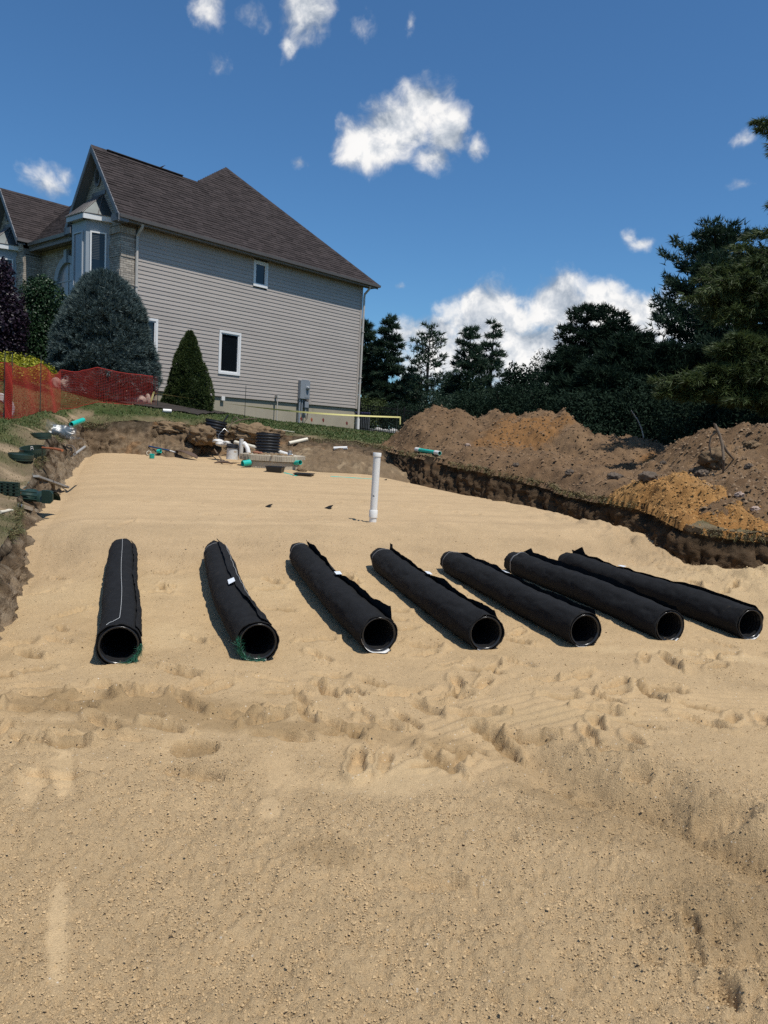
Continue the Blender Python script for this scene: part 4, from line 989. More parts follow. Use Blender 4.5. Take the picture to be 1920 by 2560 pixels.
# ---- second wing on the left with its own bay, the recessed wall between and its arched window
W2B, W2Z = 9.15, 10.85
def wing2():
    e = 1.62; zl = W2Z - K * e
    roof_plane([(A0, W2B, W2Z), (5.2, W2B, W2Z), (5.2, W2B - e, zl), (A0, W2B - e, zl)], 0); roof_plane([(A0, W2B, W2Z), (5.2, W2B, W2Z), (5.2, W2B + e, zl), (A0, W2B + e, zl)], 0)
    shingle_plane([(A0, W2B - e, zl), (5.2, W2B - e, zl), (5.2, W2B, W2Z), (A0, W2B, W2Z)])
    # slope over the recessed wall
    front = [(.22, W2B - 1.2, EZ + .12), (.22, 2.6, EZ + .12), (3.2, 2.6, 11.6), (3.2, W2B - .2, 11.6)]
    roof_plane(front, 0); shingle_plane(front)
    for sg in (-1, 1): rake(W2B, W2Z, e, -.37, sg, .36)
    bricks(hl(-.005, W2B - 1.4, 0), HB, NF, 2.8, 8.3, W2Z - .1, keep=lambda x, z: abs(x - 1.4) < (W2Z - .16 - z) / K)
    bricks(hl(-.005, W2B - 1.46, 0), HB, NF, .72, 4.2, 8.2, quoin=1); bricks(hl(0, W2B - 1.47, 0), HX, HN, .74, 4.2, 8.2)
    bricks(hl(.745, 2.9, 0), HB, NF, W2B - 1.46 - 2.9, 4.2, 8.45)
    mb = MB(); mb.add([hl(0, W2B - e, zl - .1), hl(0, W2B + e, zl - .1), hl(0, W2B, W2Z - .08)], [(0, 1, 2)]); hbox(mb, .01, 4, W2B - 1.45, W2B + 1.45, 2, 8.4); hbox(mb, .76, 1.0, 2.6, W2B - 1.4, 2, 8.5); mb.build('brick_backing', M['mortar'], house)
    mb = MB(); mb.prism([hl(.20, 2.7, EZ - .02), hl(.08, 2.7, EZ - .02), hl(.06, 2.7, EZ + .10), hl(.20, 2.7, EZ + .10)], HB * (W2B - 1.62 - 2.7)); hbox(mb, -.36, .2, W2B - e - .10, W2B - e, zl - .1, zl + .02); mb.build('gutter', M['gutter'], house)
    mb = MB(); hbox(mb, .20, .76, 2.7, W2B - 1.46, EZ - .10, EZ - .06); hbox(mb, .20, .24, 2.7, W2B - 1.46, EZ - .2, EZ + .1); mb.build('soffit', M['soffit'], house)
    oval((0, W2B + .05, 9.98), .19, .32, 'oval_vent')
    # arched window
    c = (.74, 5.25); w = .78; zs = 7.0
    def arch(rad, zbase, off, n=14): return [(c[1] + rad, zbase)] + [(c[1] + rad * math.cos(PI * k / n), zs + rad * math.sin(PI * k / n) * .9) for k in range(n + 1)] + [(c[1] - rad, zbase)]
    tr = MB(); o1 = arch(w + .30, 4.4, 0); o2 = arch(w, 4.4, 0)
    for k in range(len(o1) - 1):
        tr.prism([hl(.72, *o1[k]), hl(.72, *o1[k + 1]), hl(.72, *o2[k + 1]), hl(.72, *o2[k])], NF * .10)
    tr.box(hl(.62, c[1], zs + w * .9 + .22), (.14, .22, .5), HAX); hbox(tr, .60, .72, c[1] - w - .62, c[1] - w - .28, 6.6, 6.95); hbox(tr, .60, .72, c[1] + w + .28, c[1] + w + .62, 6.6, 6.95)
    fr = tr.build('arched_window', M['bay'], house)
    pn = MB(); pn.add([hl(.715, *q) for q in o2], [tuple(range(len(o2)))]); pn.build('pane', M['glass_pale'], fr)
    mu = MB(); hbox(mu, .69, .712, c[1] - .02, c[1] + .02, 4.4, zs + w * .88); hbox(mu, .69, .712, c[1] - w, c[1] + w, zs - .02, zs + .02); mu.build('glazing_bar', M['baylight'], fr)
wing2()
bay(W2B - .8, 0.0, 8.35)
tag(BR.build('brickwork', M['brick'], house), kind='stuff'); MORT.build('mortar', M['mortar'], house)
# shingles: the 300 that show largest one by one, the rest as one field
SHING.sort(key=lambda s_: s_[0])
for (_, A, t) in SHING[:300]: MB().add(A, BOXF, t).build('shingle', M['shingle'], house)
mb = MB()
for (_, A, t) in SHING[300:]: mb.add(A, BOXF, t)
tag(mb.build('shingle_field', M['shingle'], house), kind='stuff')
# ---- meter and services on the side wall
mb = MB(); hbox(mb, 8.37, 8.92, -.20, -.028, 2.97, 3.76); mt = mb.build('meter_box', M['metal'], house, bevel=.012)
mb = MB(); hbox(mb, 8.63, 8.86, -.212, -.20, 3.03, 3.62); mb.build('meter_cover', M['metal'], mt)
mb = MB(); mb.lathe(hl(8.75, -.20, 3.45), HN, [(.085, 0), (.085, .03), (.075, .10), (.045, .135), (0, .14)], 16); mb.build('meter_dial', M['steel'], mt, True)
mb = MB(); hbox(mb, 8.42, 8.84, -.202, -.19, 3.76, 3.79); mb.build('hood', M['metal'], mt)
for (a, z0, z1, r) in ((8.44, 1.80, 2.97, .045), (8.58, 2.30, 2.97, .033), (8.80, 2.28, 2.70, .033)):
    mb = MB(); mb.tube([hl(a, -.09, z1), hl(a, -.09, z0)], r, 10); c_ = mb.build('conduit', M['metal'], house, True)
mb = MB(); hbox(mb, 8.70, 8.93, -.16, -.03, 2.60, 2.86); mb.build('junction_box', M['metal'], house, bevel=.01)
mb = MB(); hbox(mb, 8.95, 9.12, -.10, -.03, 2.76, 3.0); mb.build('outlet_cover', M['siding'], house)
mb = MB(); mb.tube([hl(8.80, -.09, 2.3), hl(8.82, -.12, 2.1), hl(8.92, -.14, 2.45), hl(8.90, -.13, 2.15), hl(8.70, -.15, 1.95)], .010, 6); mb.build('cable', M['iron'], house, True)
mb = MB(); mb.tube([hl(7.13, -.16, 1.85), hl(7.13, -.16, 2.95)], .022, 8); hbox(mb, 7.08, 7.18, -.20, -.03, 2.92, 3.02); mb.build('vent_pipe', M['downspout'], house, True)
mb = MB(); hbox(mb, 4.36, 4.52, -.06, .04, 2.62, 2.78); mb.build('socket_box', M['white'], house)

# ================================================================== PLANTS
def unit(a): return a / (np.linalg.norm(a, axis=-1, keepdims=True) + 1e-9)
def blades(c, d, L, wd, tone):
    """one triangle per blade: c base points, d directions (unit), L lengths, wd widths"""
    n = len(c); r = unit(RNG.normal(size=(n, 3))); s = unit(np.cross(d, r)) * (np.asarray(wd) * .5 * np.ones(n))[:, None]
    V = np.stack([c - s, c + s, c + d * (np.asarray(L) * np.ones(n))[:, None]], 1).reshape(-1, 3)
    return V, np.arange(3 * n).reshape(-1, 3), np.repeat(tone, 3)
def quads(c, n_, u_, L, wd, tone):
    """leaf: a kite of four points lying across normal n_"""
    k = len(c); v_ = unit(np.cross(n_, u_)); L = (np.asarray(L) * np.ones(k))[:, None]; wd = (np.asarray(wd) * np.ones(k))[:, None]
    V = np.stack([c - u_ * L * .5, c + v_ * wd * .5 + n_ * L * .08, c + u_ * L * .5, c - v_ * wd * .5 + n_ * L * .08], 1).reshape(-1, 3)
    return V, np.arange(4 * k).reshape(-1, 4), np.repeat(tone, 4)
def tufts(c, axis, L, wd, k, spread):
    """k needles round each point, fanning about axis"""
    n = len(c); d = unit(np.repeat(axis, k, 0) + spread * RNG.normal(size=(n * k, 3)))
    t = np.repeat(RNG.random(n) * .7, k) + RNG.random(n * k) * .3
    return blades(np.repeat(c, k, 0), d, L * RNG.uniform(.7, 1.2, n * k), wd * RNG.uniform(.8, 1.2, n * k), t)
def limb(start, end, sag, width, n, rise=0.25):
    """twig ends spread along a limb: returns points and growing directions"""
    s = np.array(start, float); e = np.array(end, float); t = RNG.random(n) ** .62; d = e - s; L = np.linalg.norm(d); dn = d / (L + 1e-9)
    p = s + d * t[:, None]; p[:, 2] += sag * np.sin(t * PI) * L
    side = unit(np.cross(dn, [0, 0, 1.0])[None, :])
    off = RNG.normal(size=n) * width * np.clip(.25 + 1.1 * (1 - np.abs(t - .62) / .62), .2, 1.2)
    p = p + side * off[:, None]; p[:, 2] += -.12 * np.abs(off) + RNG.normal(size=n) * width * .28
    g_ = unit(dn[None, :] + side * np.sign(off)[:, None] * .7 + np.array([0, 0, rise]) + RNG.normal(size=(n, 3)) * .25)
    return p, g_
def crown_mesh(parts, material, root, name='crown'):
    V = []; F = []; T = []; k = 0
    for v, f, t in parts: V.append(v); F.append(f + k); T.append(t); k += len(v)
    tri = [f for f in F if f.shape[1] == 3]; qd = [f for f in F if f.shape[1] == 4]
    FF = ([np.concatenate(tri)] if tri else []) + ([np.concatenate(qd)] if qd else [])
    return np_mesh(name, np.concatenate(V), FF, material, root, smooth=False, attrs={'tone': np.concatenate(T)})
def gz(x, y): return float(lawn_z(np.array([x]), np.array([y]))[0])
def pine(px, py, Y, width_px, label, cat='tree', material='leaf_pine_far', dens=1.0, crown0=.12, n_wh=13, up=.35, ln=.30, wd=.055, shape=1.0, per=1.0, group=None, lean=0, name='pine_tree', twist=0, gap=0.0, tuft=5):
    """a conifer whose tip is seen at px,py at distance Y; width_px: its widest spread"""
    tip = at(px, py, Y); bx, by = tip.x + lean, Y; bz = gz(bx, by) - .1; H = tip.z - bz; R = width_px * Y / F_PX / 2
    root = empty(name, (bx, by, bz), label, cat, group)
    tr = MB(); tr.tube([(0, 0, 0), (-lean * .35, .03, H * .35), (-lean * .7, -.03, H * .7), (-lean, 0, H * .99)], [H * .017 + .03, H * .013 + .02, H * .008 + .01, .012], 8, tone=.5)
    C = []; D = []
    for w in range(n_wh):
        t = crown0 + (1 - crown0) * (w + .5) / n_wh; nb = random.randint(4, 6); a0 = random.uniform(0, 6)
        prof = (np.clip((1 - t) / (1 - crown0), 0, 1) ** (.75 * shape)) * min(1, .55 + (t - crown0) * 3)
        for b in range(nb):
            if random.random() < gap: continue
            a = a0 + 2 * PI * b / nb + random.uniform(-.3, .3); L = R * prof * random.uniform(.62, 1.12) + .12; zz = H * t + random.uniform(-.03, .03) * H
            s = (-lean * t, 0, zz); e = (-lean * t + math.cos(a) * L, math.sin(a) * L, zz + up * L * random.uniform(.6, 1.3))
            tr.tube([s, ((s[0] + e[0]) / 2, (s[1] + e[1]) / 2, (s[2] + e[2]) / 2 + .02), e], [.012 + .008 * L, .008 + .004 * L, .005], 4, cap=False)
            n = max(4, int(26 * dens * (L / .8) ** 1.15)); p, q = limb(s, e, .04, .16 * L + .05, n, .45); C.append(p); D.append(q)
    n = 14; C.append(np.stack([RNG.normal(size=n) * .05 - lean, RNG.normal(size=n) * .05, H * RNG.uniform(.93, 1.0, n)], 1)); D.append(unit(np.stack([RNG.normal(size=n) * .4, RNG.normal(size=n) * .4, np.ones(n)], 1)))
    tr.build('trunk', M['bark'], root, True)
    C = np.concatenate(C); D = np.concatenate(D)
    crown_mesh([tufts(C, D, ln, wd, tuft, .55)], M[material], root)
    return root
def leafy(x, y, lobes, label, cat, material, n, L, wd, name, group=None, stem=.05, tuft=False, opening=0.0):
    """broadleaf crown of leaves spread through uneven lobes; lobes: (dx, dy, dz, rx, ry, rz)"""
    z = gz(x, y) - .05; root = empty(name, (x, y, z), label, cat, group)
    st = MB(); parts = []; tot = sum(l[3] * l[5] for l in lobes)
    for (dx, dy, dz, rx, ry, rz_) in lobes:
        k = int(n * rx * rz_ / tot); d = unit(RNG.normal(size=(k, 3))); r = RNG.random(k) ** .33
        c = d * r[:, None]
        lump = fbm3(c[:, 0] * 3 + dx * 5, c[:, 1] * 3, c[:, 2] * 3 + dz, 3, seed=200)
        c = c * (1 + .30 * lump)[:, None] * np.array([rx, ry, rz_]) + np.array([dx, dy, dz])
        keep = vn3(c[:, 0] * 4 / rx, c[:, 1] * 4 / rx, c[:, 2] * 4 / rx, 205) > opening
        c = c[keep]; d = d[keep]; k = len(c)
        nn = unit(d * .6 + RNG.normal(size=(k, 3)) * .8 + np.array([0, 0, .5])); uu = unit(np.cross(nn, RNG.normal(size=(k, 3))))
        parts.append(quads(c, nn, uu, L * RNG.uniform(.7, 1.3, k), wd * RNG.uniform(.7, 1.2, k), RNG.random(k)))
        st.tube([(dx * .1, dy * .1, 0), (dx * .6, dy * .6, dz * .6), (dx, dy, dz)], [stem, stem * .7, stem * .3], 6)
        for b in range(5):
            e = Vector((dx, dy, dz)) + Vector((random.gauss(0, .4) * rx, random.gauss(0, .4) * ry, random.gauss(0, .4) * rz_)); st.tube([(dx * .6, dy * .6, dz * .6), e], [stem * .4, stem * .15], 4)
    st.build('trunk', M['bark'], root, True); crown_mesh(parts, M[material], root)
    return root
def dome(x, y, H, R, prof, label, cat, material, n, L, wd, k, name, jag, base=None, up=.35, coresc=.80, hole=4.0):
    """clipped looking conifer: short shoots all over a dome with an inner body of foliage"""
    z = gz(x, y) - .05 if base is None else base; root = empty(name, (x, y, z), label, cat)
    t = RNG.random(n); a = RNG.random(n) * 2 * PI
    # even cover: weigh by radius
    keep = RNG.random(n) < (prof(t) / max(prof(np.linspace(0, 1, 50)))) * .9 + .12; t = t[keep]; a = a[keep]; n = len(t)
    lump = fbm3(np.cos(a) * 3.2, np.sin(a) * 3.2, t * H * 1.6, 4, .6, seed=210)
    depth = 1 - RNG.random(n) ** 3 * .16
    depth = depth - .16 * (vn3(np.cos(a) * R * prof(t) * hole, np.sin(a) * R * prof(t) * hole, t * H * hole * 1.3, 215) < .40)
    r = R * prof(t) * (1 + jag * lump) * depth; c = np.stack([np.cos(a) * r, np.sin(a) * r, t * H * (1 + .02 * lump)], 1)
    out = unit(np.stack([np.cos(a), np.sin(a), .25 + 1.1 * t ** 2 + up], 1) + RNG.normal(size=(n, 3)) * .35)
    v, f, tn = tufts(c, out, L, wd, k, .42)
    tn = np.clip(tn * .6 + np.repeat(np.clip((depth - .72) / .28, 0, 1), k * 3) * .5, 0, 1)  # deeper shoots toned darker: inner shade put into the colour
    tt = np.linspace(0, 1, 22); aa = np.linspace(0, 2 * PI, 41)[:-1]; TT, AA = np.meshgrid(tt, aa, indexing='ij')
    lp = fbm3(np.cos(AA) * 3.2, np.sin(AA) * 3.2, TT * H * 1.6, 4, .6, seed=210); rr = R * prof(TT) * coresc * (1 + jag * lp)
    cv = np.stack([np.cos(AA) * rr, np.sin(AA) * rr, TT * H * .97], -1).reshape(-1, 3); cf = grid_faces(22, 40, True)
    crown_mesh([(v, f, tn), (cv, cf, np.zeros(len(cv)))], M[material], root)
    st = MB(); st.tube([(0, 0, -.1), (0, 0, H * .6)], [R * .06 + .03, R * .03 + .01], 8); st.build('trunk', M['bark'], root, True)
    return root

# far row behind the iron fence
pine(915, 806, 44, 120, 'dark pine beside the house corner, left of its taller twin', dens=2.8, shape=.8, lean=.1)
pine(975, 790, 43, 118, 'tall dark pine with knobbly top, second from the house corner', dens=2.5, shape=.8)
pine(1076, 816, 42, 168, 'open see-through pine with pale thin needles and bare trunk showing', dens=.85, shape=.72, ln=.24, up=.45, n_wh=11, gap=.12)
pine(1178, 822, 43, 128, 'pine with full upper crown and open lower limbs', dens=1.6, shape=.7)
pine(1236, 805, 44, 120, 'slim pine with drooping dark tufts at its tip', dens=1.3, shape=.75, up=.15, gap=.1)
pine(1125, 950, 45, 110, 'small bushy pine low between the see-through pine and the full one', dens=2.2)
pine(1030, 925, 47, 130, 'squat dark pine low behind the see-through pine', dens=2.2)
def bush_at(px, py, Y, wpx, label, n=9000, mat_='leaf_dark', cat='bush', name='dark_bush', L=.13, wd=.045, opening=.22, extra=()):
    p = at(px, py, Y); z0 = gz(p.x, Y); H = p.z - z0; R = wpx * Y / F_PX / 2
    lob = [(0, 0, H * .45, R * .9, R * .8, H * .5), (-R * .35, .2, H * .66, R * .55, R * .55, H * .34), (R * .4, -.1, H * .58, R * .55, R * .6, H * .38), (0, -R * .3, H * .25, R, R * .7, H * .28)] + list(extra)
    return leafy(p.x, Y, lob, label, cat, mat_, int(n * 1.1), L, wd, name, opening=opening)
bush_at(1310, 905, 40, 130, 'rounded dark broadleaf tree right of the slim drooping pine', 12000, L=.19, wd=.09, opening=.08, cat='tree', name='broadleaf_tree')
bush_at(1385, 868, 38, 150, 'dense near-black broadleaf tree with spiky twigs on top', 12000, cat='tree', name='broadleaf_tree')
bush_at(920, 985, 41, 120, 'olive green bush low beside the house corner behind the fence', 7000, 'leaf_olive')
bush_at(1010, 1000, 40, 130, 'dark bush under the knobbly topped pine behind the fence', 7000)
bush_at(1100, 972, 39, 120, 'mossy green bush under the see-through pine', 7000, 'leaf_pine')
bush_at(1190, 968, 38, 130, 'dark bush under the full crowned pine behind the heap', 7000)
bush_at(1278, 945, 37, 120, 'dark bush under the slim drooping pine behind the heap', 7000)
# the dark wood on the right
WOOD = [(1470, 765, 33, 250, 'dark spruce with two knobbly tops at the left of the wood', dict(dens=1.5, shape=.62, name='spruce_tree')),
        (1535, 778, 32, 240, 'dark spruce with narrow top beside the twin topped spruce', dict(dens=1.5, shape=.62, name='spruce_tree')),
        (1425, 872, 31, 170, 'low dark spruce in front of the twin topped spruce', dict(dens=2.0, shape=.6, name='spruce_tree')),
        (1590, 850, 28, 300, 'broad dark spruce filling the middle of the wood', dict(dens=2.2, shape=.5, name='spruce_tree')),
        (1500, 930, 27, 260, 'wide low spruce over the iron fence', dict(dens=2.2, shape=.5, name='spruce_tree')),
        (1792, 590, 29, 330, 'tallest white pine of the wood with plumed top', dict(dens=1.7, shape=.50, crown0=.30, up=.62, n_wh=13, name='white_pine')),
        (1690, 880, 27, 260, 'dark spruce below the tallest white pine', dict(dens=2.2, shape=.5, name='spruce_tree')),
        (1800, 860, 26, 300, 'dark spruce under the overhanging needles on the right', dict(dens=2.2, shape=.5, name='spruce_tree')),
        (1935, 820, 25, 280, 'dark spruce cut by the right edge of the picture', dict(dens=2.2, shape=.5, name='spruce_tree')),
        (1895, 660, 30, 260, 'dark tall pine behind the overhanging needles', dict(dens=1.8, shape=.6, name='white_pine'))]
for (px, py, Y, w_, lab, kw) in WOOD:
    pine(px, py, Y, w_, lab, material='leaf_pine' if 'white' in kw['name'] else 'leaf_dark', ln=.26, wd=.05, **kw)
bush_at(1480, 965, 25.5, 220, 'dark shrub behind the iron fence left of the bent pole', 9000)
bush_at(1625, 945, 25, 220, 'dark shrub behind the bent pole', 9000)
bush_at(1760, 965, 23, 240, 'dark shrub behind the right earth heap', 10000)
bush_at(1895, 935, 22, 240, 'dark shrub behind the roots on the right heap', 10000)
bush_at(1380, 950, 30, 160, 'dark shrub behind the flat crested heap', 8000)
# trees grown from limbs whose tips are seen
def limb_tree(trunk, limbs, label, material, name, H, ln=.20, wd=.022, dens=1.0, k=9, droop=-.05, hang=0):
    x, y = trunk; z = gz(x, y) - .1; root = empty(name, (x, y, z), label, 'tree')
    tr = MB(); tr.tube([(0, 0, 0), (.05, .05, H * .4), (-.04, 0, H * .75), (0, 0, H)], [.20, .16, .10, .03], 10); C = []; D = []
    for (px, py, Y, t0, n, w_) in limbs:
        tip = at(px, py, Y) - Vector((x, y, z)); zs = min(max(tip.z - t0, .4), H * .97); s = Vector((0, 0, zs)); midp = (s + tip) * .5 + Vector((0, 0, .12))
        tr.tube([s, midp, tip], [.045, .028, .007], 6, cap=False)
        L = (tip - s).length
        for b in range(7):
            f0 = random.uniform(.35, .95); q0 = s.lerp(tip, f0); sd = Vector((random.gauss(0, .6), random.gauss(0, .6), random.uniform(-.25, .2) + hang)) * w_; q1 = q0 + (tip - s).normalized() * w_ * .5 + sd
            tr.tube([q0, q1], [.010, .004], 4, cap=False); p, q = limb(q0, q1, 0, w_ * .20, int(n * dens / 9), .1 + hang); C.append(p); D.append(q)
        p, q = limb(s, tip, .03, w_ * .38, int(n * dens), droop + hang); C.append(p); D.append(q)
    tr.build('trunk', M['bark'], root, True)
    crown_mesh([tufts(np.concatenate(C), np.concatenate(D), ln, wd, k, .38)], M[material], root)
    return root
p = at(2060, 1080, 20)
limb_tree((p.x, p.y), [(1888, 300, 19, .3, 130, .30), (1930, 360, 19.5, .3, 150, .4), (1905, 575, 19, .5, 160, .5), (1850, 618, 19, .5, 260, .55), (1775, 672, 18.6, .6, 420, .62), (1762, 742, 18.4, .7, 420, .60), (1800, 700, 18.0, .6, 420, .6), (1850, 690, 18, .5, 420, .6), (1880, 650, 18.2, .5, 380, .6), (1830, 770, 17.8, .7, 380, .6), (1900, 740, 17.8, .6, 380, .6), (1990, 480, 20, .4, 200, .6), (2150, 420, 21, .4, 200, .7), (2250, 640, 20, .5, 300, .8), (2200, 800, 20, .5, 300, .8), (1940, 700, 18, .5, 300, .6)],
          'tall pine with long drooping olive needles leaning in from the right', 'leaf_olive', 'white_pine', 9.8, hang=-.30, wd=.026)
p = at(1960, 1090, 18)
limb_tree((p.x, p.y), [(1665, 975, 17.2, .2, 330, .45), (1700, 945, 17.0, .25, 380, .5), (1760, 925, 17.0, .3, 380, .5), (1800, 872, 17.0, .3, 520, .55), (1850, 850, 17.0, .3, 520, .55), (1900, 858, 17.2, .3, 420, .55), (1830, 920, 16.8, .3, 520, .55), (1890, 930, 16.8, .3, 520, .5), (1790, 975, 16.8, .2, 380, .5), (1870, 990, 16.7, .2, 380, .5), (1940, 880, 17, .3, 380, .6), (2080, 850, 18, .3, 300, .7), (2160, 950, 18, .3, 300, .7)],
          'low pine with sunlit yellow green needles at the right edge', 'leaf_olive', 'white_pine', 3.3, hang=-.12, wd=.026, dens=1.3)
# shrubs in front of the house
sp_ = at(258, 930, 24.1)
dome(sp_.x, 24.1, 3.88, 1.56, lambda t: np.clip((1 - np.clip(t, 0, 1) ** 2.6), 0, 1) ** .62, 'large blue grey spruce clipped to a dome before the bay window', 'shrub', 'leaf_blue', 13000, .17, .034, 8, 'blue_spruce', .20)
dome(-6.86, 25.5, 2.62, .86, lambda t: (1.02 - .70 * t) * np.sqrt(np.clip(1 - t ** 4, 0, 1)), 'dark green cone shaped dwarf spruce against the siding', 'shrub', 'leaf_cone', 15000, .08, .024, 6, 'dwarf_spruce', .22, hole=7.0)
p = at(105, 880, 25.5); zz = gz(p.x, 25.5)
leafy(p.x, 25.5, [(0, 0, 1.0, 1.0, .9, 1.0), (-.1, 0, 2.0, .95, .85, .95), (.15, 0, 2.8, .70, .65, .75), (.3, -.1, 1.5, .8, .7, .9), (0, 0, 3.2, .45, .45, .45), (-.2, -.1, 3.0, .5, .5, .5)], 'glossy dark green holly bush left of the bay window', 'bush', 'leaf_holly', 24000, .085, .045, 'holly_bush', opening=.12)
p = at(8, 850, 24)
leafy(p.x, 24, [(0, 0, 1.1, .75, .7, .9), (-.1, 0, 2.2, .72, .7, .9), (-.2, 0, 3.1, .55, .5, .6), (.2, -.1, 1.7, .6, .6, .8), (-.4, 0, 2.7, .6, .6, .7)], 'purple leaved small tree at the left edge of the picture', 'tree', 'leaf_purple', 15000, .10, .07, 'purple_leaf_tree', opening=.15)
p = at(40, 930, 21.5)
leafy(p.x, 21.5, [(0, 0, .45, 1.0, .8, .42), (.45, 0, .38, .7, .6, .32), (-.7, 0, .42, .8, .7, .42), (-1.4, .1, .4, .8, .7, .4)], 'bright yellow low shrub behind the red net', 'shrub', 'leaf_yellow', 9000, .07, .045, 'yellow_shrub', stem=.015)

# ================================================================== GROUND LOOK-UP
def _bvh():
    V = []; F = []; k = 0
    for v, f in ((lawnV, lawnF), (bankV, bankF), (mpV, mpF), (rpV, rpF), (opV, opF)):
        V.append(v); F.append(f + k); k += len(v)
    xs = np.linspace(-12, 12, 90); ys = np.linspace(-6, 24, 120); X, Y = np.meshgrid(xs, ys); x, y = X.ravel(), Y.ravel(); z = sand_base(x, y)
    ok = inside(x, y, LX, LY); f = grid_faces(120, 90); f = f[ok[f].all(1)]
    V.append(np.stack([x, y, z], 1)); F.append(f + k)
    V = np.concatenate(V); F = np.concatenate(F)
    return BVHTree.FromPolygons(V.tolist(), F.tolist())
BVH = _bvh()
def drop(x, y):
    h = BVH.ray_cast(Vector((x, y, 30)), Vector((0, 0, -1))); return h[0].z if h[0] else gz(x, y)
def ground(px, py):
    """where the line of sight through px,py meets the ground"""
    h = BVH.ray_cast(EYE, ray(px, py).normalized()); return h[0]
def onto(px, py, Y):
    """point at distance Y set down on the ground"""
    p = at(px, py, Y); p.z = drop(p.x, p.y); return p

# ================================================================== SOIL MOUNDS IN THE PIT
def col_wet(x, y, h, n, n2):
    C = mixc((.175, .120, .070), (.215, .155, .095), np.clip(.5 + n, 0, 1)); C = lerpc(C, (.27, .125, .045), sstep(21.2, 21.9, y + .3 * n) * sstep(-2.6, -1.4, x) * .8)
    return lerpc(C, (.38, .28, .17), sstep(.25, .6, n2 + n) * .5)
def sbase(x, y): return sand_base(x, y)
def pks(px, py, Y, rx, ry, a=0):
    p = at(px, py, Y); H = p.z - float(sand_base(np.array([p.x]), np.array([p.y]))[0]); return (p.x, p.y, rx, ry, a, max(H * 1.1, .1))
heap('soil_mound', 'smooth brown soil mound spread between the concrete lid and the white standing pipe', 'soil mound',
     [pks(820, 1128, 20.3, 1.7, 1.5), pks(900, 1140, 20.6, 1.4, 1.4), pks(780, 1118, 21.4, 1.3, 1.3), pks(960, 1160, 20.3, 1.1, 1.2)], (-4.2, 1.6, 17.8, 23), .035, col_wet, .035, 171, base=sbase, drape=False)
def clod_mesh(name, c, r, material, label, cat, squash=(1, 1, 1), seed=0, amp=.28, freq=1.6, group=None, parent=None, n=22):
    """an uneven lump: a ball pushed in and out by noise, flattened where it stands"""
    u_ = np.linspace(0, PI, n); w_ = np.linspace(0, 2 * PI, 2 * n + 1)[:-1]; U_, W_ = np.meshgrid(u_, w_, indexing='ij')
    d = np.stack([np.sin(U_) * np.cos(W_), np.sin(U_) * np.sin(W_), np.cos(U_)], -1).reshape(-1, 3)
    k = 1 + amp * fbm3(d[:, 0] * freq + seed, d[:, 1] * freq, d[:, 2] * freq, 3, seed=300) + amp * .35 * fbm3(d[:, 0] * 5 + seed, d[:, 1] * 5, d[:, 2] * 5, 3, seed=301)
    wd, wr = worley2(d[:, 0] * 2.1 + d[:, 2] + seed, d[:, 1] * 2.1 + d[:, 2] * .6, 302); k = k - .20 * sstep(.2, .7, wd) + amp * .30 * fbm3(d[:, 0] * 11 + seed, d[:, 1] * 11, d[:, 2] * 11, 3, .7, seed=304)
    v = d * k[:, None] * r * np.array(squash)
    C = mixc((.17, .115, .068), (.24, .165, .095), np.clip(.5 + fbm3(d[:, 0] * 3 + seed, d[:, 1] * 3, d[:, 2] * 3, 3, seed=303), 0, 1))
    o = np_mesh(name, v, grid_faces(n, 2 * n, True), material, parent, attrs={'tint': C, 'tone': np.full(len(v), .5)}, loc=c)
    return tag(o, label, cat, group) if label else o
p = at(505, 1085, 21.0); clod_mesh('earth_clod', (p.x, p.y, p.z - .05), .42, M['soil'], 'huge brown block of earth leaning before the farther black riser', 'earth clod', (1.1, .9, .70), 3, .42, 1.9, n=40)
p = at(428, 1068, 21.3); clod_mesh('earth_clod', (p.x, p.y, p.z - .04), .34, M['soil'], 'broken turf block hanging over the rear cut left of the huge earth block', 'earth clod', (1.5, .7, .5), 8, .5, 2.2, n=40)
p = at(635, 1075, 21.9); clod_mesh('earth_clod', (p.x, p.y, p.z - .12), .50, M['soil'], 'crumbly earth lump behind the nearer black riser', 'earth clod', (1.6, .7, .55), 15, .5, 2.4, n=44)

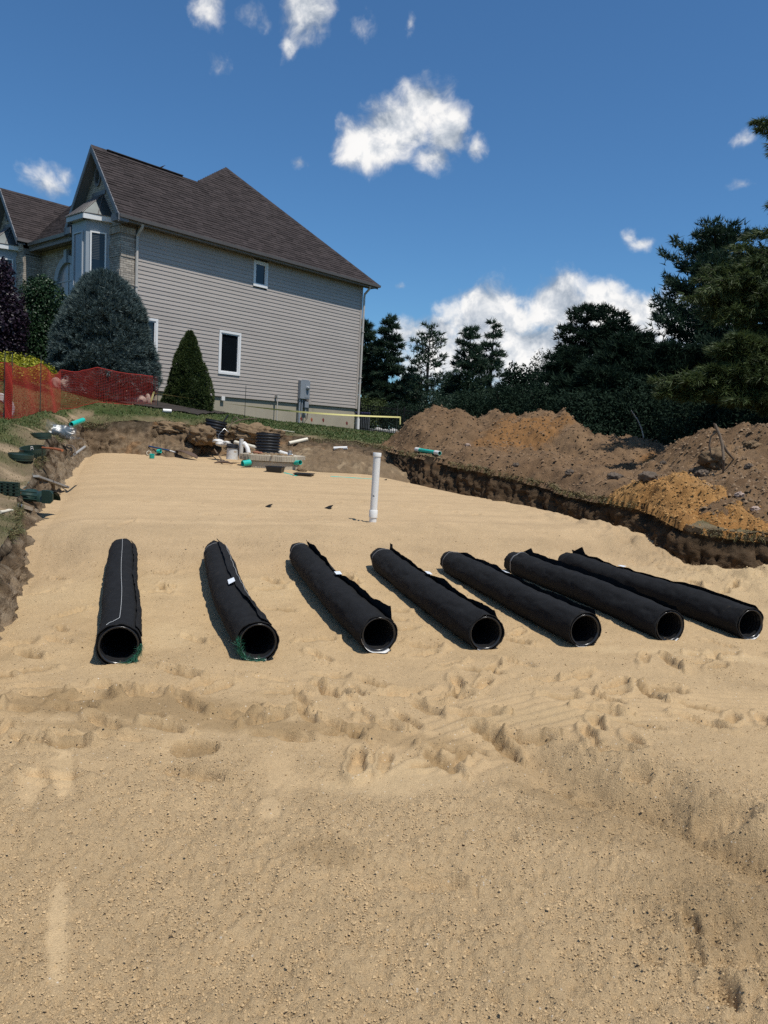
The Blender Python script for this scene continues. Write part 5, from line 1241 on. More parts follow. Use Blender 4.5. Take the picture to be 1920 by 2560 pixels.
# ================================================================== FABRIC WRAPPED PIPES
PIPES = [((-1.81, 5.06), (-2.99, 8.45), 'straight, thread down its top, leftmost of the row', .02, 1),
         ((-.88, 5.32), (-1.99, 8.78), 'bent, green netting at its mouth, second from left', -.04, 2),
         ((.01, 5.71), (-1.0, 9.03), 'with upturned flap corner and white lip under mouth', -.05, 3),
         ((.89, 5.93), (.0, 9.28), 'nearest the white standing pipe, tag halfway along its flap', -.04, 4),
         ((1.77, 6.20), (.88, 9.43), 'with pale crumpled far end, fifth from the left', -.03, 5),
         ((2.60, 6.51), (1.73, 9.66), 'with grey strap at its far end, sixth from left', .03, 6),
         ((3.44, 6.77), (2.46, 9.88), 'flap lying along its back, rightmost of the row', .03, 7)]
def fabric_pipe(near, far, desc, bend, idx):
    R = .152; rs = np.random.default_rng(idx)
    n0 = Vector((near[0], near[1], float(sand_base(np.array([near[0]]), np.array([near[1]]))[0]) - .008)); f0 = Vector((far[0], far[1], float(sand_base(np.array([far[0]]), np.array([far[1]]))[0]) - .03))
    f0.z = min(f0.z, .09)
    d0 = (f0 - n0); L = d0.length; d0.normalize(); side = d0.cross(ZUP).normalized()
    if side.x < 0: side = -side
    root = empty('drain_pipe', n0, 'black fabric wrapped drain pipe ' + desc, 'drain pipe', 'black fabric wrapped drain pipes in a row on the sand')
    def axis(t):
        return d0 * (L * t) + side * (bend * math.sin(PI * t) + .012 * math.sin(7 * t + idx)) + ZUP * (R + .012 * math.sin(5 * t + 2 * idx) * math.sin(PI * t))
    def rad(t, th):
        sag = .003 * np.sin(L * t * 2 * PI / .33 + idx) * np.clip(np.cos(th) + .2, 0, 1)
        wr = .011 * fbm3(np.sin(th) * 2.2 + 0 * t, np.cos(th) * 2.2 + 0 * t, t * L * 4 + idx * 7 + 0 * th, 4, .55, seed=400) + .010 * fbm3(np.sin(th) * 1.0 + 0 * t, np.cos(th) * 1.0 + 0 * t, t * L * 1.2 + idx * 7 + 0 * th, 2, seed=401) + .0035 * fbm3(np.sin(th) * 6 + 0 * t, np.cos(th) * 6 + 0 * t, t * L * 22 + idx * 3 + 0 * th, 3, seed=402)
        cr = -.007 * np.clip(1 - np.abs(fbm2(t * L * 2.4 + .12 * np.sin(th) + idx * 3, th * .25 + 0 * t, 3, seed=403)) / .10, 0, 1) * (np.cos(th - .3) > -.5)      # creases round the pipe
        return R + wr + sag + cr + .004 * np.exp(-(t / .012) ** 2) - (.020 * sstep(.93, 1, t) * (.6 + .6 * np.abs(np.cos(th * 2 + idx))))
    def surfv(t, th, off):
        t = np.asarray(t, float); th = np.asarray(th, float); rr = rad(t, th) + off; A = np.array([axis(float(q)) for q in t])
        return A + np.array(side)[None] * (np.sin(th) * rr)[:, None] + np.array([[0, 0, 1.0]]) * (np.cos(th) * rr)[:, None]
    def surf(t, th, off=0.0):
        """th from the top, positive to the right"""
        return Vector(surfv([t], [th], off)[0])
    m_, n_ = 130, 64; t = np.linspace(0, 1, m_)[:, None]; th = np.linspace(0, 2 * PI, n_ + 1)[:-1][None, :]
    AX = np.array([axis(float(q)) for q in t[:, 0]])
    rr = rad(t, th)
    zc = np.cos(th) * rr; flat = -R + .006
    P = AX[:, None, :] + np.array(side)[None, None] * (np.sin(th) * rr)[..., None] + np.array([0, 0, 1.0])[None, None] * np.maximum(zc, flat)[..., None]
    rag = (.012 * fbm2(th * 1.6 + idx, th * 0, 3, seed=404) + .012)      # ragged mouth
    P[0] += np.array(d0)[None] * (-rag.ravel()[:, None]); P[1] += np.array(d0)[None] * (-.6 * rag.ravel()[:, None])
    ragf = .045 * fbm2(th * 1.8 + idx + 9, th * 0, 3, seed=405)
    P[-1] += np.array(d0)[None] * ragf.ravel()[:, None]
    # turn the mouth edge inwards and line it
    inn = []
    for (q, sc_) in ((0.0, .955), (.03, .95), (.10, .945)):
        base = P[0] if q == 0 else P[0] + np.array(d0)[None] * q
        inn.append(AX[0][None] + (base - AX[0][None]) * 1.0 - ((P[0] - AX[0][None]) - ((P[0] - AX[0][None]) @ np.array(d0))[:, None] * np.array(d0)[None]) * (1 - sc_))
    allP = np.concatenate([np.array(inn[::-1]), P]); 
    np_mesh('fabric_wrap', allP.reshape(-1, 3), grid_faces(len(allP), n_, True), M['fabric'], root)
    # coarse fibre mat between wrap and pipe, and the ribbed pipe itself
    d = np.array(d0); a0 = AX[0]
    prof = []
    for r_, h_ in ((.146, .018), (.144, .006), (.139, .004), (.136, .012)): prof.append((r_, h_))
    fm = MB(); fm.lathe(Vector(a0), d0, prof, 60); fo = fm.build('fibre_mat', M['fabric'], root, False)
    hair = []; nh = 260; a = rs.random(nh) * 2 * PI; c = a0[None] + (np.array(side)[None] * np.sin(a)[:, None] + np.array([0, 0, 1.0])[None] * np.cos(a)[:, None]) * rs.uniform(.134, .149, nh)[:, None] + d[None] * .008
    dr = unit(rs.normal(size=(nh, 3)) + .3 * -d[None]); hv, hf, ht = blades(c, dr, .030, .0035, np.full(nh, .5))
    np_mesh('fibre', hv, hf, M['fabric'], fo, smooth=False)
    pr = [(.1375, -.004), (.1375, -.010), (.133, -.012)]; h = -.010
    while h < 1.1: pr += [(.122, h + .008), (.121, h + .016), (.133, h + .022), (.133, h + .034)]; h += .040
    up_ = side.cross(d0).normalized()
    if up_.z < 0: up_ = -up_
    IV = np.array([[tuple(axis(max(h_, 0) / L) + d0 * min(h_, 0) + (side * math.sin(a_) + up_ * math.cos(a_)) * r_) for a_ in np.linspace(0, 2 * PI, 33)[:-1]] for (r_, h_) in pr]).reshape(-1, 3)
    np_mesh('inner_pipe', IV, grid_faces(len(pr), 32, True), M['plastic_black'], root)
    bk = MB(); bk.lathe(axis(.965), d0, [(.125, 0), (0, .01)], 20); bk.build('end_plug', M['plastic_black'], root)
    # the overlapping flap
    th0 = {1: .75, 2: .22, 3: .55, 4: .62, 5: .72, 6: .55, 7: .45}[idx]; lift0 = {1: .012, 2: .034, 3: .050, 4: .050, 5: .040, 6: .055, 7: .035}[idx]
    m2 = 100; k2 = 9; V = []; T_ = []; TH_ = []; OF_ = []
    for i in range(m2):
        tt = .01 + .985 * i / (m2 - 1); nz = float(fbm2(np.array([tt * 6 + idx * 5]), np.array([idx * 1.7]), 3, seed=406)[0]); nz2 = float(fbm2(np.array([tt * 16 + idx * 5]), np.array([idx * 2.7]), 3, seed=407)[0])
        thc = th0 + .10 * math.sin(2.2 * tt + idx) + .05 * nz; lift = lift0 * (.6 + .9 * nz + .15 * nz2); lift = max(lift, .006)
        if idx == 3 and tt < .12: lift += .07 * (1 - tt / .12)
        if idx in (6, 7) and .90 < tt < .97: lift += .06 * (1 - abs(tt - .935) / .035)
        if idx == 4 and tt > .955: lift += .05
        for j in range(k2):
            s = j / (k2 - 1); ang = thc + .50 * (1 - s) - .12 * s; T_.append(tt); TH_.append(ang); OF_.append((.010 + lift * max(0, (s - .35) / .65) ** 1.6) if s > .05 else -.02)
    V = surfv(T_, TH_, np.array(OF_)); nrm = np.array([0, 0, .005]); F1 = grid_faces(m2, k2)
    np_mesh('flap', np.concatenate([V, V - nrm]), np.concatenate([F1, F1[:, ::-1] + len(V)]), M['fabric'], root)
    if idx in (1, 2):
        tm = MB(); pts = [surf(q, (-.02 if idx == 1 else .62) + .03 * math.sin(5 * q) + (.10 * (q - .5) if idx == 2 else 0), .012) for q in np.linspace(.04 if idx == 1 else .25, .93, 60)]
        if idx == 1: pts = [surf(.005, -.55, .004), surf(.012, -.42, .008), surf(.02, -.30, .004), surf(.03, -.1, .01)] + pts
        tm.tube(pts, .0014, 5); tm.build('thread', M['thread'], root)
        nh = 420; a = (rs.uniform(1.5, 3.0, nh) if idx == 1 else rs.uniform(2.7, 4.9, nh)); c = a0[None] + (np.array(side)[None] * np.sin(a)[:, None] + np.array([0, 0, 1.0])[None] * np.cos(a)[:, None]) * rs.uniform(.130, .158, nh)[:, None] - d[None] * rs.uniform(.0, .035, nh)[:, None]
        c[:, 2] = np.maximum(c[:, 2], .004)
        dr = unit(np.array(side)[None] * np.cos(a)[:, None] - np.array([0, 0, 1.0])[None] * np.sin(a)[:, None] + rs.normal(size=(nh, 3)) * .5); hv, hf, ht = blades(c, dr, .05, .004, rs.random(nh))
        np_mesh('green_netting', hv, hf, M['green_net'], root, smooth=False, attrs={'tone': ht})
    # white lip of the liner
    span = {1: (2.5, 3.4), 2: (2.7, 3.9), 3: (2.5, 4.5), 4: (2.9, 3.6), 5: (2.9, 3.7), 6: (2.4, 3.5), 7: (2.3, 3.7)}[idx]; wide = {1: .012, 2: .018, 3: .040, 4: .012, 5: .014, 6: .014, 7: .016}[idx]
    V = []; q = 26
    for i in range(q):
        a = span[0] + (span[1] - span[0]) * i / (q - 1)
        for (r_, h_) in ((.134, .002), (.140, -.004), (.142, -.010 - wide * (.7 + .3 * math.sin(a * 5)))):
            pp = Vector(a0) + (side * math.sin(a) + ZUP * math.cos(a)) * (r_ + .006) + d0 * h_; pp.z = max(pp.z, .012); V.append(pp)
    np_mesh('liner_lip', np.array(V), grid_faces(q, 3), M['white'], root)
    if idx in (2, 3, 4, 5, 7):
        tt = {2: .34, 3: .40, 4: .47, 5: .52, 7: .62}[idx]; w = .055 if idx != 7 else .03; A = []
        for (q_, ang, off) in ((tt, th0 - .12, .03), (tt + .035, th0 - .10, .03), (tt + .03, th0 - .42, .016), (tt - .008, th0 - .46, .014)): A.append(surf(q_, ang, off + lift0 * .3))
        tg = MB(); tg.prism(A, Vector((0, 0, .002))); tg.build('label_tag', M['tagm'], root)
    if idx in (2, 3, 4, 5, 6):
        tt = {2: .93, 3: .955, 4: .955, 5: .955, 6: .935}[idx]; wd = .006 if idx != 6 else .016; V = []
        for j in range(60):
            a = 2 * PI * j / 60
            for (off, dt) in ((.002, -wd), (.006, 0), (.002, wd)): V.append(surf(tt + .006 * math.sin(a), a, off + .002) + d0 * dt)
        V = np.array(V); F1 = grid_faces(60, 3); F1 = np.concatenate([F1, np.array([[59 * 3, 59 * 3 + 1, 1, 0], [59 * 3 + 1, 59 * 3 + 2, 2, 1]])]); np_mesh('strap', V, F1, M['strap'], root)
for a in PIPES: fabric_pipe(*a)

# ---------------- white standing pipe
def standing_pipe():
    x, y = -.16, 11.12; z = drop(x, y); root = empty('standpipe', (x, y, z), 'white pipe standing upright in the sand with collar and cap', 'pipe')
    r = .055
    mb = MB(); mb.lathe((0, 0, 0), (0.0, .0, 1), [(r, -.1), (r, 1.0), (r - .006, 1.0)], 28); mb.build('pipe', M['white'], root, True)
    mb = MB(); mb.lathe((0, 0, 0), (0, 0, 1), [(r, .07), (r + .010, .075), (r + .010, .18), (r + .007, .186), (r, .187)], 28); mb.build('coupling', M['white'], root, True)
    mb = MB(); mb.lathe((0, 0, 0), (0, 0, 1), [(r, .985), (r + .008, .99), (r + .009, 1.04), (r + .006, 1.047), (r - .004, 1.047), (r - .004, 1.0), (0, 1.0)], 28); mb.build('cap', M['white'], root, True)
    mb = MB()
    for (a, zz) in ((-1.7, .40), (-1.9, .405)):
        c = Vector((math.cos(a) * r, math.sin(a) * r, zz)); n = c.copy(); n.z = 0; n.normalize(); mb.box(c, (.016, .002, .012), (n.cross(ZUP), n, ZUP))
    mb.build('mark', M['iron'], root)
    root.rotation_euler = (.0, math.radians(.6), 0)
standing_pipe()
for (px, py, lab, s) in ((672, 1268, 'small black curled scrap on the raked sand, left of the other', 1.0), (822, 1272, 'small black leaf shaped scrap at the end of a pale sand ridge', 1.2), (964, 1201, 'tiny black scrap on the sand beyond the white standing pipe', .6)):
    p = ground(px, py); mb = MB(); mb.prism([(-.06 * s, 0, .005), (0, .03 * s, .035 * s), (.06 * s, .01, .05 * s), (.02 * s, -.03 * s, .01)], (0, .004, .008)); mb.prism([(-.04 * s, -.02, .004), (.05 * s, -.02, .02), (.02, -.06 * s, .004)], (0, 0, .006)); o = mb.build('fabric_scrap', M['fabric']); o.location = p; tag(o, lab, 'scrap')

# ================================================================== TANK LID, RISERS AND LOOSE PIPES
def corrugated(x, y, z, R, H, n, tilt, label):
    root = empty('corrugated_riser', (x, y, z), label, 'riser'); pr = []; h = 0
    p_ = H / n
    for i in range(n):
        h = i * p_; pr += [(R - .035, h), (R - .035, h + p_ * .14), (R - .006, h + p_ * .28), (R, h + p_ * .42), (R, h + p_ * .66), (R - .006, h + p_ * .80), (R - .035, h + p_ * .94)]
    pr += [(R - .035, H), (R - .05, H), (R - .05, .05)]
    mb = MB(); mb.lathe((0, 0, 0), (0, 0, 1), pr, 48); mb.build('ribbed_wall', M['plastic_dull'], root, True)
    mb = MB(); mb.lathe((0, 0, H), (0, 0, 1), [(R - .055, -.005), (R - .012, -.003), (R - .012, .014), (R - .055, .014), (R - .055, -.005)], 40); mb.build('rim', M['plastic_dull'], root, True)
    mb = MB(); mb.lathe((0, 0, H * .25), (0, 0, 1), [(R - .05, 0), (0, 0.001)], 32); mb.build('floor_plate', M['plastic_black'], root)
    root.rotation_euler = tilt; return root
LIDY = 19.3
pc = at(682, 1136, LIDY); lz = pc.z
def tank_lid():
    x, y = pc.x, pc.y; root = empty('tank_lid', (x, y, lz - .16), 'octagonal concrete tank lid under the nearer black riser', 'tank lid', rz=-.10)
    oc = [(-.78, -.30), (-.42, -.62), (.42, -.62), (.72, -.34), (.78, .40), (.40, .70), (-.42, .70), (-.78, .36)]
    mb = MB(); mb.prism([(a, b, 0) for a, b in oc], (0, 0, .155)); mb.build('slab', M['concrete'], root, bevel=.012)
    mb = MB(); mb.prism([(a * .93, b * .93, -.40) for a, b in oc], (0, 0, .39)); mb.build('tank_collar', M['concrete'], root, bevel=.01)
    # cast grooves on the rim faces
    mb = MB()
    for (p, q) in ((oc[0], oc[1]), (oc[1], oc[2]), (oc[2], oc[3])):
        p, q = Vector((*p, 0)), Vector((*q, 0)); d = q - p; L = d.length; d.normalize(); n = Vector((d.y, -d.x, 0))
        k = int(L / .045)
        for i in range(k):
            if random.random() < .8: mb.box(p + d * (L * (i + .5) / k) + n * .003 + ZUP * .077, (.022, .012, .135), (d, n, ZUP), random.random())
    tag(mb.build('cast_ridge', M['concrete'], root), kind='stuff')
    return root
tank_lid()
rp = at(668, 1133, LIDY + .25); corrugated(rp.x, rp.y, lz, .325, .53, 7, (0, math.radians(1), 0), 'black corrugated riser standing on the concrete lid')
p = at(532, 1098, 21.6); corrugated(p.x, p.y, p.z - .06, .32, .60, 7, (math.radians(-3), math.radians(8), 0), 'farther black corrugated riser half buried behind the huge earth block')
mb = MB()
for k in range(46): mb.box((random.gauss(0, .30), random.gauss(0, .13), random.uniform(0, .03)), (random.uniform(.03, .09), random.uniform(.03, .07), random.uniform(.02, .04)), tone=random.random())
o = mb.build('sand_crumbs', M['sand']); o.location = (pc.x + .1, pc.y - .38, lz + .005); tag(o, 'sand crumbs scattered on the concrete lid', kind='stuff')
o.data.attributes.new('tint', 'FLOAT_COLOR', 'POINT').data.foreach_set('color', np.tile([.42, .30, .18, 1], len(o.data.vertices)).astype(np.float32))
for (px, py, s_, lab) in ((641, 1136, .08, 'reddish brick lump on the concrete lid, left one'), (651, 1137, .06, 'reddish brick lump on the concrete lid, beside the larger one')):
    q = at(px, py, LIDY - .35); clod_mesh('brick_lump', (q.x, q.y, lz + s_ * .45), s_, mat('red_brick_lump', (.26, .11, .06), .9, .3, 30), lab, 'brick piece', (1.3, .8, .6), px, n=12)
def tin():
    q = at(724, 1143, LIDY - .18); root = empty('tin_can', (q.x, q.y, lz), 'shiny metal tin can on the right of the concrete lid', 'tin can')
    mb = MB(); mb.lathe((0, 0, 0), (0, 0, 1), [(0, .001), (.055, 0), (.057, .006), (.055, .012), (.055, .112), (.057, .118), (.055, .122), (.045, .122), (.044, .10), (0, .10)], 24); mb.build('can_body', M['steel'], root, True)
    mb = MB(); mb.tube([(-.055, 0, .10), (-.03, -.045, .06), (.03, -.05, .06), (.055, 0, .10)], .003, 5); mb.build('handle', M['steel'], root)
tin()
def bucket():
    q = at(580, 1146, 19.5); z = max(drop(q.x, q.y), q.z) - .02; root = empty('bucket', (q.x, q.y, z), 'dirty white bucket with black rims stacked on top', 'bucket')
    mb = MB(); mb.lathe((0, 0, 0), (.0, 0, 1), [(0, .001), (.155, 0), (.150, .02), (.138, .26), (.138, .30), (.13, .30), (.13, .05), (0, .05)], 32); mb.build('bucket_body', M['white_old'], root, True)
    for i, (dz_, r_) in enumerate(((.285, .152), (.325, .156), (.365, .15))):
        mb = MB(); mb.lathe((0, 0, dz_), (.02 * i, .01, 1), [(r_ - .02, 0), (r_, 0), (r_ + .006, .012), (r_, .034), (r_ - .02, .034), (r_ - .02, 0)], 32); mb.build('rim', M['plastic_dull'], root, True)
    mb = MB(); mb.lathe((0, 0, .36), (0, 0, 1), [(.135, 0), (0, .004)], 24); mb.build('lid', M['plastic_dull'], root)
bucket()
def ppipe(pts, r, material, label, name='pvc_pipe', wall=.006, sockets=(), cat='pipe', n=18, closed=False):
    """a hollow pipe through pts"""
    pts = [Vector(p) for p in pts]; og = sum(pts, Vector()) / len(pts); og.z = min(p.z for p in pts) - r
    root = empty(name, og, label, cat); P = [p - og for p in pts]
    mb = MB(); mb.tube(P, r, n, cap=closed)
    if not closed:
        k = len(mb.v); mb.tube(P, r - wall, n, cap=False)
        for e in (0, len(P) - 1):
            for i in range(n): mb.f.append((e * n + i, e * n + (i + 1) % n, k + e * n + (i + 1) % n, k + e * n + i))
    mb.build('pipe', M[material], root, True)
    for (i, j, f0, f1, rr, m_) in sockets:
        a, b = P[i], P[j]; s = MB(); d = (b - a); s.lathe(a + d * f0, d, [(r, 0), (r + rr, .001), (r + rr, d.length * (f1 - f0) - .001), (r, d.length * (f1 - f0))], n); s.build('socket', M[m_], root, True)
    return root
q0, q1 = at(602, 1128, 19.75), at(603, 1097, 19.75); q1.x = q0.x + .01; q1.y = q0.y; ppipe([q0 - ZUP * .2, q1], .056, 'white_old', 'short dusty white pipe standing behind the bucket', sockets=((0, 1, .2, .9, .003, 'white_old'),))
a = [at(609, 1109, 19.2), at(614, 1112, 19.18), at(619, 1121, 19.15), at(621, 1130, 19.13), at(621, 1138, 19.13)]
ppipe(a, .056, 'white', 'bent white elbow pipe rising from the concrete lid', 'elbow_pipe', sockets=((0, 1, 0, .8, .010, 'white'), (3, 4, .1, .9, .008, 'white')))
ppipe([at(588, 1106, 20.9), at(650, 1122, 20.3)], .058, 'cream', 'cream sewer pipe running behind the nearer riser from the left')
ppipe([at(698, 1130, 20.0), at(758, 1150, 19.5)], .058, 'white', 'white sewer pipe running down to the right from the nearer riser')
a = [at(700, 1126, 20.3), at(732, 1136, 20.1), at(762, 1146, 19.9)]; mb = MB(); mb.tube(a, .04, 8, flat=.3); solo(mb, 'rubber_sheet', M['plastic_dull'], 'strip of black sheet above the white sewer pipe', 'sheet')
ppipe([at(606, 1159, 18.6), at(625, 1156, 18.75)], .075, 'teal', 'teal pipe stub with open end left of the concrete lid', 'pipe_stub')
ppipe([at(738, 1157, 18.9), at(751, 1156, 18.75)], .06, 'teal', 'teal pipe stub showing at the right side of the concrete lid', 'pipe_stub')
q = at(755, 1166, 18.6); clod_mesh('earth_clod', (q.x, q.y, drop(q.x, q.y) + .03), .10, M['soil'], 'small dark clod under the right hand teal stub', 'earth clod', (1.3, 1, .7), 44, n=14)
q0, q1 = ground(722, 1114), ground(768, 1103); ppipe([q0 + ZUP * .07, q1 + ZUP * .06], .055, 'cream', 'cream pipe sticking out of the soil right of the nearer riser')
q0, q1 = ground(834, 1125), ground(868, 1124); ppipe([q0 + ZUP * .05, q1 + ZUP * .05], .052, 'white', 'white broken pipe piece lying on the brown soil mound')
q0, q1 = ground(646, 1112), ground(655, 1108)
def tub(px, py, w, d, h, rz, label):
    q = ground(px, py); root = empty('plastic_tub', q - ZUP * .03, label, 'tub', rz=rz)
    A = [(-w / 2, -d / 2), (w / 2, -d / 2), (w / 2, d / 2), (-w / 2, d / 2)]
    mb = MB(); v = [(x * .86, y * .82, 0) for x, y in A] + [(x, y, h) for x, y in A] + [(x * .9, y * .86, h) for x, y in A] + [(x * .8, y * .75, .02) for x, y in A]
    f = [(0, 3, 2, 1)] + [(i, (i + 1) % 4, 4 + (i + 1) % 4, 4 + i) for i in range(4)] + [(4 + i, 4 + (i + 1) % 4, 8 + (i + 1) % 4, 8 + i) for i in range(4)] + [(8 + i, 8 + (i + 1) % 4, 12 + (i + 1) % 4, 12 + i) for i in range(4)] + [(12, 13, 14, 15)]
    mb.add(v, f); mb.build('tub_body', M['plastic_dull'], root, bevel=.006)
    mb = MB()
    for (x0, y0, x1, y1) in ((-w / 2 - .015, -d / 2 - .012, w / 2 + .015, -d / 2 + .004), (-w / 2 - .015, d / 2 - .004, w / 2 + .015, d / 2 + .012), (-w / 2 - .015, -d / 2, -w / 2 + .004, d / 2), (w / 2 - .004, -d / 2, w / 2 + .015, d / 2)): mb.box(((x0 + x1) / 2, (y0 + y1) / 2, h), (x1 - x0, y1 - y0, .018))
    tag(mb.build('rim', M['plastic_dull'], root), kind='stuff')
tub(688, 1180, .40, .30, .16, -.15, 'black plastic tub sunk in the sand before the concrete lid'); tub(760, 1189, .42, .34, .08, -.12, 'flat black plastic tray on the sand right of the black tub')
for (u0, u1, lab, dzz) in (((712, 1182), (742, 1190), 'faint teal pipe half buried between the black tub and tray', .012), ((826, 1191), (934, 1198), 'faint teal pipe half buried in the sand behind the white standing pipe', .010)):
    q0, q1 = ground(*u0), ground(*u1); q0.z = float(sand_base(np.array([q0.x]), np.array([q0.y]))[0]); q1.z = float(sand_base(np.array([q1.x]), np.array([q1.y]))[0])
    o = ppipe([q0 - ZUP * (.055 - dzz), q0.lerp(q1, .5) - ZUP * (.055 - dzz), q1 - ZUP * (.055 - dzz)], .055, 'teal', lab, 'buried_pipe')
def mattock():
    h = ground(558, 1161) + ZUP * .03; e = ground(534, 1124) + ZUP * .03; root = empty('mattock', h, 'mattock with wooden handle lying on sand left of the bucket', 'mattock'); e = e - h
    mb = MB(); mb.tube([(0, 0, .03), e * .5 + ZUP * .02, e], [.020, .017, .021], 8); mb.build('handle', M['wood'], root, True)
    mb = MB(); mb.tube([(-.22, -.05, .0), (-.1, -.02, .03), (0, 0, .035), (.12, .02, .03), (.23, .05, -.01)], [.012, .026, .034, .026, .010], 8); mb.build('head', M['rust'], root, True)
mattock()
def shovel():
    a, b, c = ground(372, 1120), ground(424, 1131), ground(441, 1136); root = empty('shovel', ground(442, 1140), 'shovel with blue handle and muddy blade lying by the teal caps', 'shovel'); o_ = root.location.copy()
    mb = MB(); mb.tube([a - o_ + ZUP * .05, b - o_ + ZUP * .05], .020, 8); mb.build('handle', M['bluegrip'], root, True)
    mb = MB(); mb.tube([b - o_ + ZUP * .05, c - o_ + ZUP * .045], .018, 8); mb.build('ferrule', M['white_old'], root, True)
    e = ground(492, 1151) - o_; s_ = c - o_ + ZUP * .04; d = (e - s_).normalized(); n = d.cross(ZUP).normalized(); V = []
    for i in range(7):
        t = i / 6; w = .13 * min(1, .35 + t * 3) * (1 if t < .7 else 1 - ((t - .7) / .3) ** 2 * .75)
        for j in range(5):
            k = j / 4 * 2 - 1; V.append(s_.lerp(e, t) + n * (w * k) + ZUP * (.05 + .03 * k * k + .05 * math.sin(t * PI)))
    V = np.array([tuple(v) for v in V]); F1 = grid_faces(7, 5); np_mesh('blade', np.concatenate([V, V - [0, 0, .006]]), np.concatenate([F1, F1[:, ::-1] + len(V)]), M['rust'], root)
    mb = MB(); mb.tube([s_ - d * .22, s_ + d * .06 + ZUP * .03], [.022, .026], 8); mb.build('socket', M['iron'], root, True)
shovel()
def ring(px, py, Y, R, h, axis, material, label, name='pipe_ring', cat='pipe ring', lid=False):
    q = at(px, py, Y); root = empty(name, q, label, cat)
    mb = MB(); mb.lathe((0, 0, 0), axis, [(R, -h / 2), (R, h / 2), (R - .012, h / 2), (R - .012, -h / 2), (R, -h / 2)], 24); mb.build('ring_wall', M[material], root, True)
    if lid: mb = MB(); mb.lathe((0, 0, 0), axis, [(R - .013, 0), (0, .001)], 20); mb.build('web', M[material], root)
    return root
q = ground(372, 1139); ring(372, 1133, q.y - .02, .062, .07, (.35, -.9, .25), 'cream', 'cream white pipe coupling lying open beside the teal caps')
q = ground(380, 1146); ring(380, 1140, q.y, .065, .10, (.12, -.2, 1), 'teal', 'teal pipe cap standing upright below the shovel handle', 'end_stopper', 'pipe cap', True)
q = ground(398, 1134); ring(398, 1128, q.y - .05, .055, .10, (.9, -.3, .1), 'teal', 'teal coupling lying across the blue shovel handle', 'pipe_coupling', 'pipe coupling')
q0, q1 = ground(478, 1127), ground(504, 1131); mb = MB(); mb.tube([q0 + ZUP * .03, q1 + ZUP * .03], .010, 6); mb.lathe(q1 + ZUP * .02, (1, 0, .3), [(0, -.05), (.045, -.045), (.06, 0), (.05, .05), (0, .06)], 12); mb.tube([q1 + Vector((-.02, 0, .05)), q1 + Vector((-.06, 0, .16)), q1 + Vector((.04, 0, .20)), q1 + Vector((.07, 0, .06))], .005, 5); solo(mb, 'tamping_tool', M['rust'], 'dark iron tool with round head between shovel blade and mattock', 'tool')
for i, (px, py, r_, lab) in enumerate(((545, 1103, .14, 'white rubble lump at the foot of the farther riser'), (556, 1110, .16, 'flat white rubble lump left of the bucket'), (567, 1106, .09, 'small square white rubble piece behind the bucket'), (574, 1112, .10, 'low white rubble piece touching the bucket'))):
    q = at(px, py, 20.3 - .1 * i); clod_mesh('white_rubble', (q.x, q.y, q.z), r_, M['white_old'], lab, 'rubble', (1.2, .9, .45), 50 + i, n=12)
mb = MB(); mb.tube([at(550, 1067, 21.6), at(571, 1037, 21.7)], [.018, .024], 7); solo(mb, 'black_stick', M['iron'], 'black stick leaning out beside the farther riser', 'stick')
mb = MB(); mb.tube([at(569, 1070, 21.2), at(580, 1058, 21.3), at(598, 1050, 21.4), (at(620, 1047, 21.4)), at(642, 1047, 21.3)], .016, 8); solo(mb, 'hose', M['root'], 'dark hose arching over the rear cut behind the nearer riser', 'hose')
mb = MB(); mb.tube([at(578, 1056, 21.6), at(586, 1043, 21.6), at(592, 1043, 21.6), at(602, 1053, 21.5)], .013, 7); solo(mb, 'root', M['root'], 'kinked root standing above the arching hose', 'root')
mb = MB(); mb.tube([at(546, 1096, 20.9), at(547, 1086, 20.9), at(561, 1071, 21.0), at(572, 1081, 21.0)], .007, 6); solo(mb, 'wire', M['steel'], 'bent pale wire in front of the farther riser', 'wire')
q0 = onto(415, 1039, 22.6); ppipe([q0 + Vector((-.08, -.06, .055)), q0 + Vector((.14, .06, .055))], .055, 'white', 'short white pipe piece on the grass above the rear cut', 'pipe_piece')
q0, q1 = onto(689, 1070, 23.4), onto(736, 1079, 23.2); mb = MB(); mb.tube([q0 + ZUP * .03, q1 + ZUP * .03], .022, 6, flat=.5); solo(mb, 'wooden_lath', M['cream'], 'pale lath lying on the grass right of the arching hose', 'lath')
q0 = ground(1040, 1129); q1 = ground(1099, 1139)
ppipe([q0 + ZUP * .06, q1 + ZUP * .06], .052, 'teal', 'teal pipe with white ends on the turf before the long heap', sockets=((0, 1, 0, .16, .006, 'white'), (0, 1, .82, 1, .006, 'white')))
clod_mesh('earth_clod', (q0.x + .50, q0.y - .02, q0.z + .10), .05, M['soil'], 'small clod sitting on the teal pipe with white ends', 'earth clod', (1.3, 1, .7), 61, n=10)

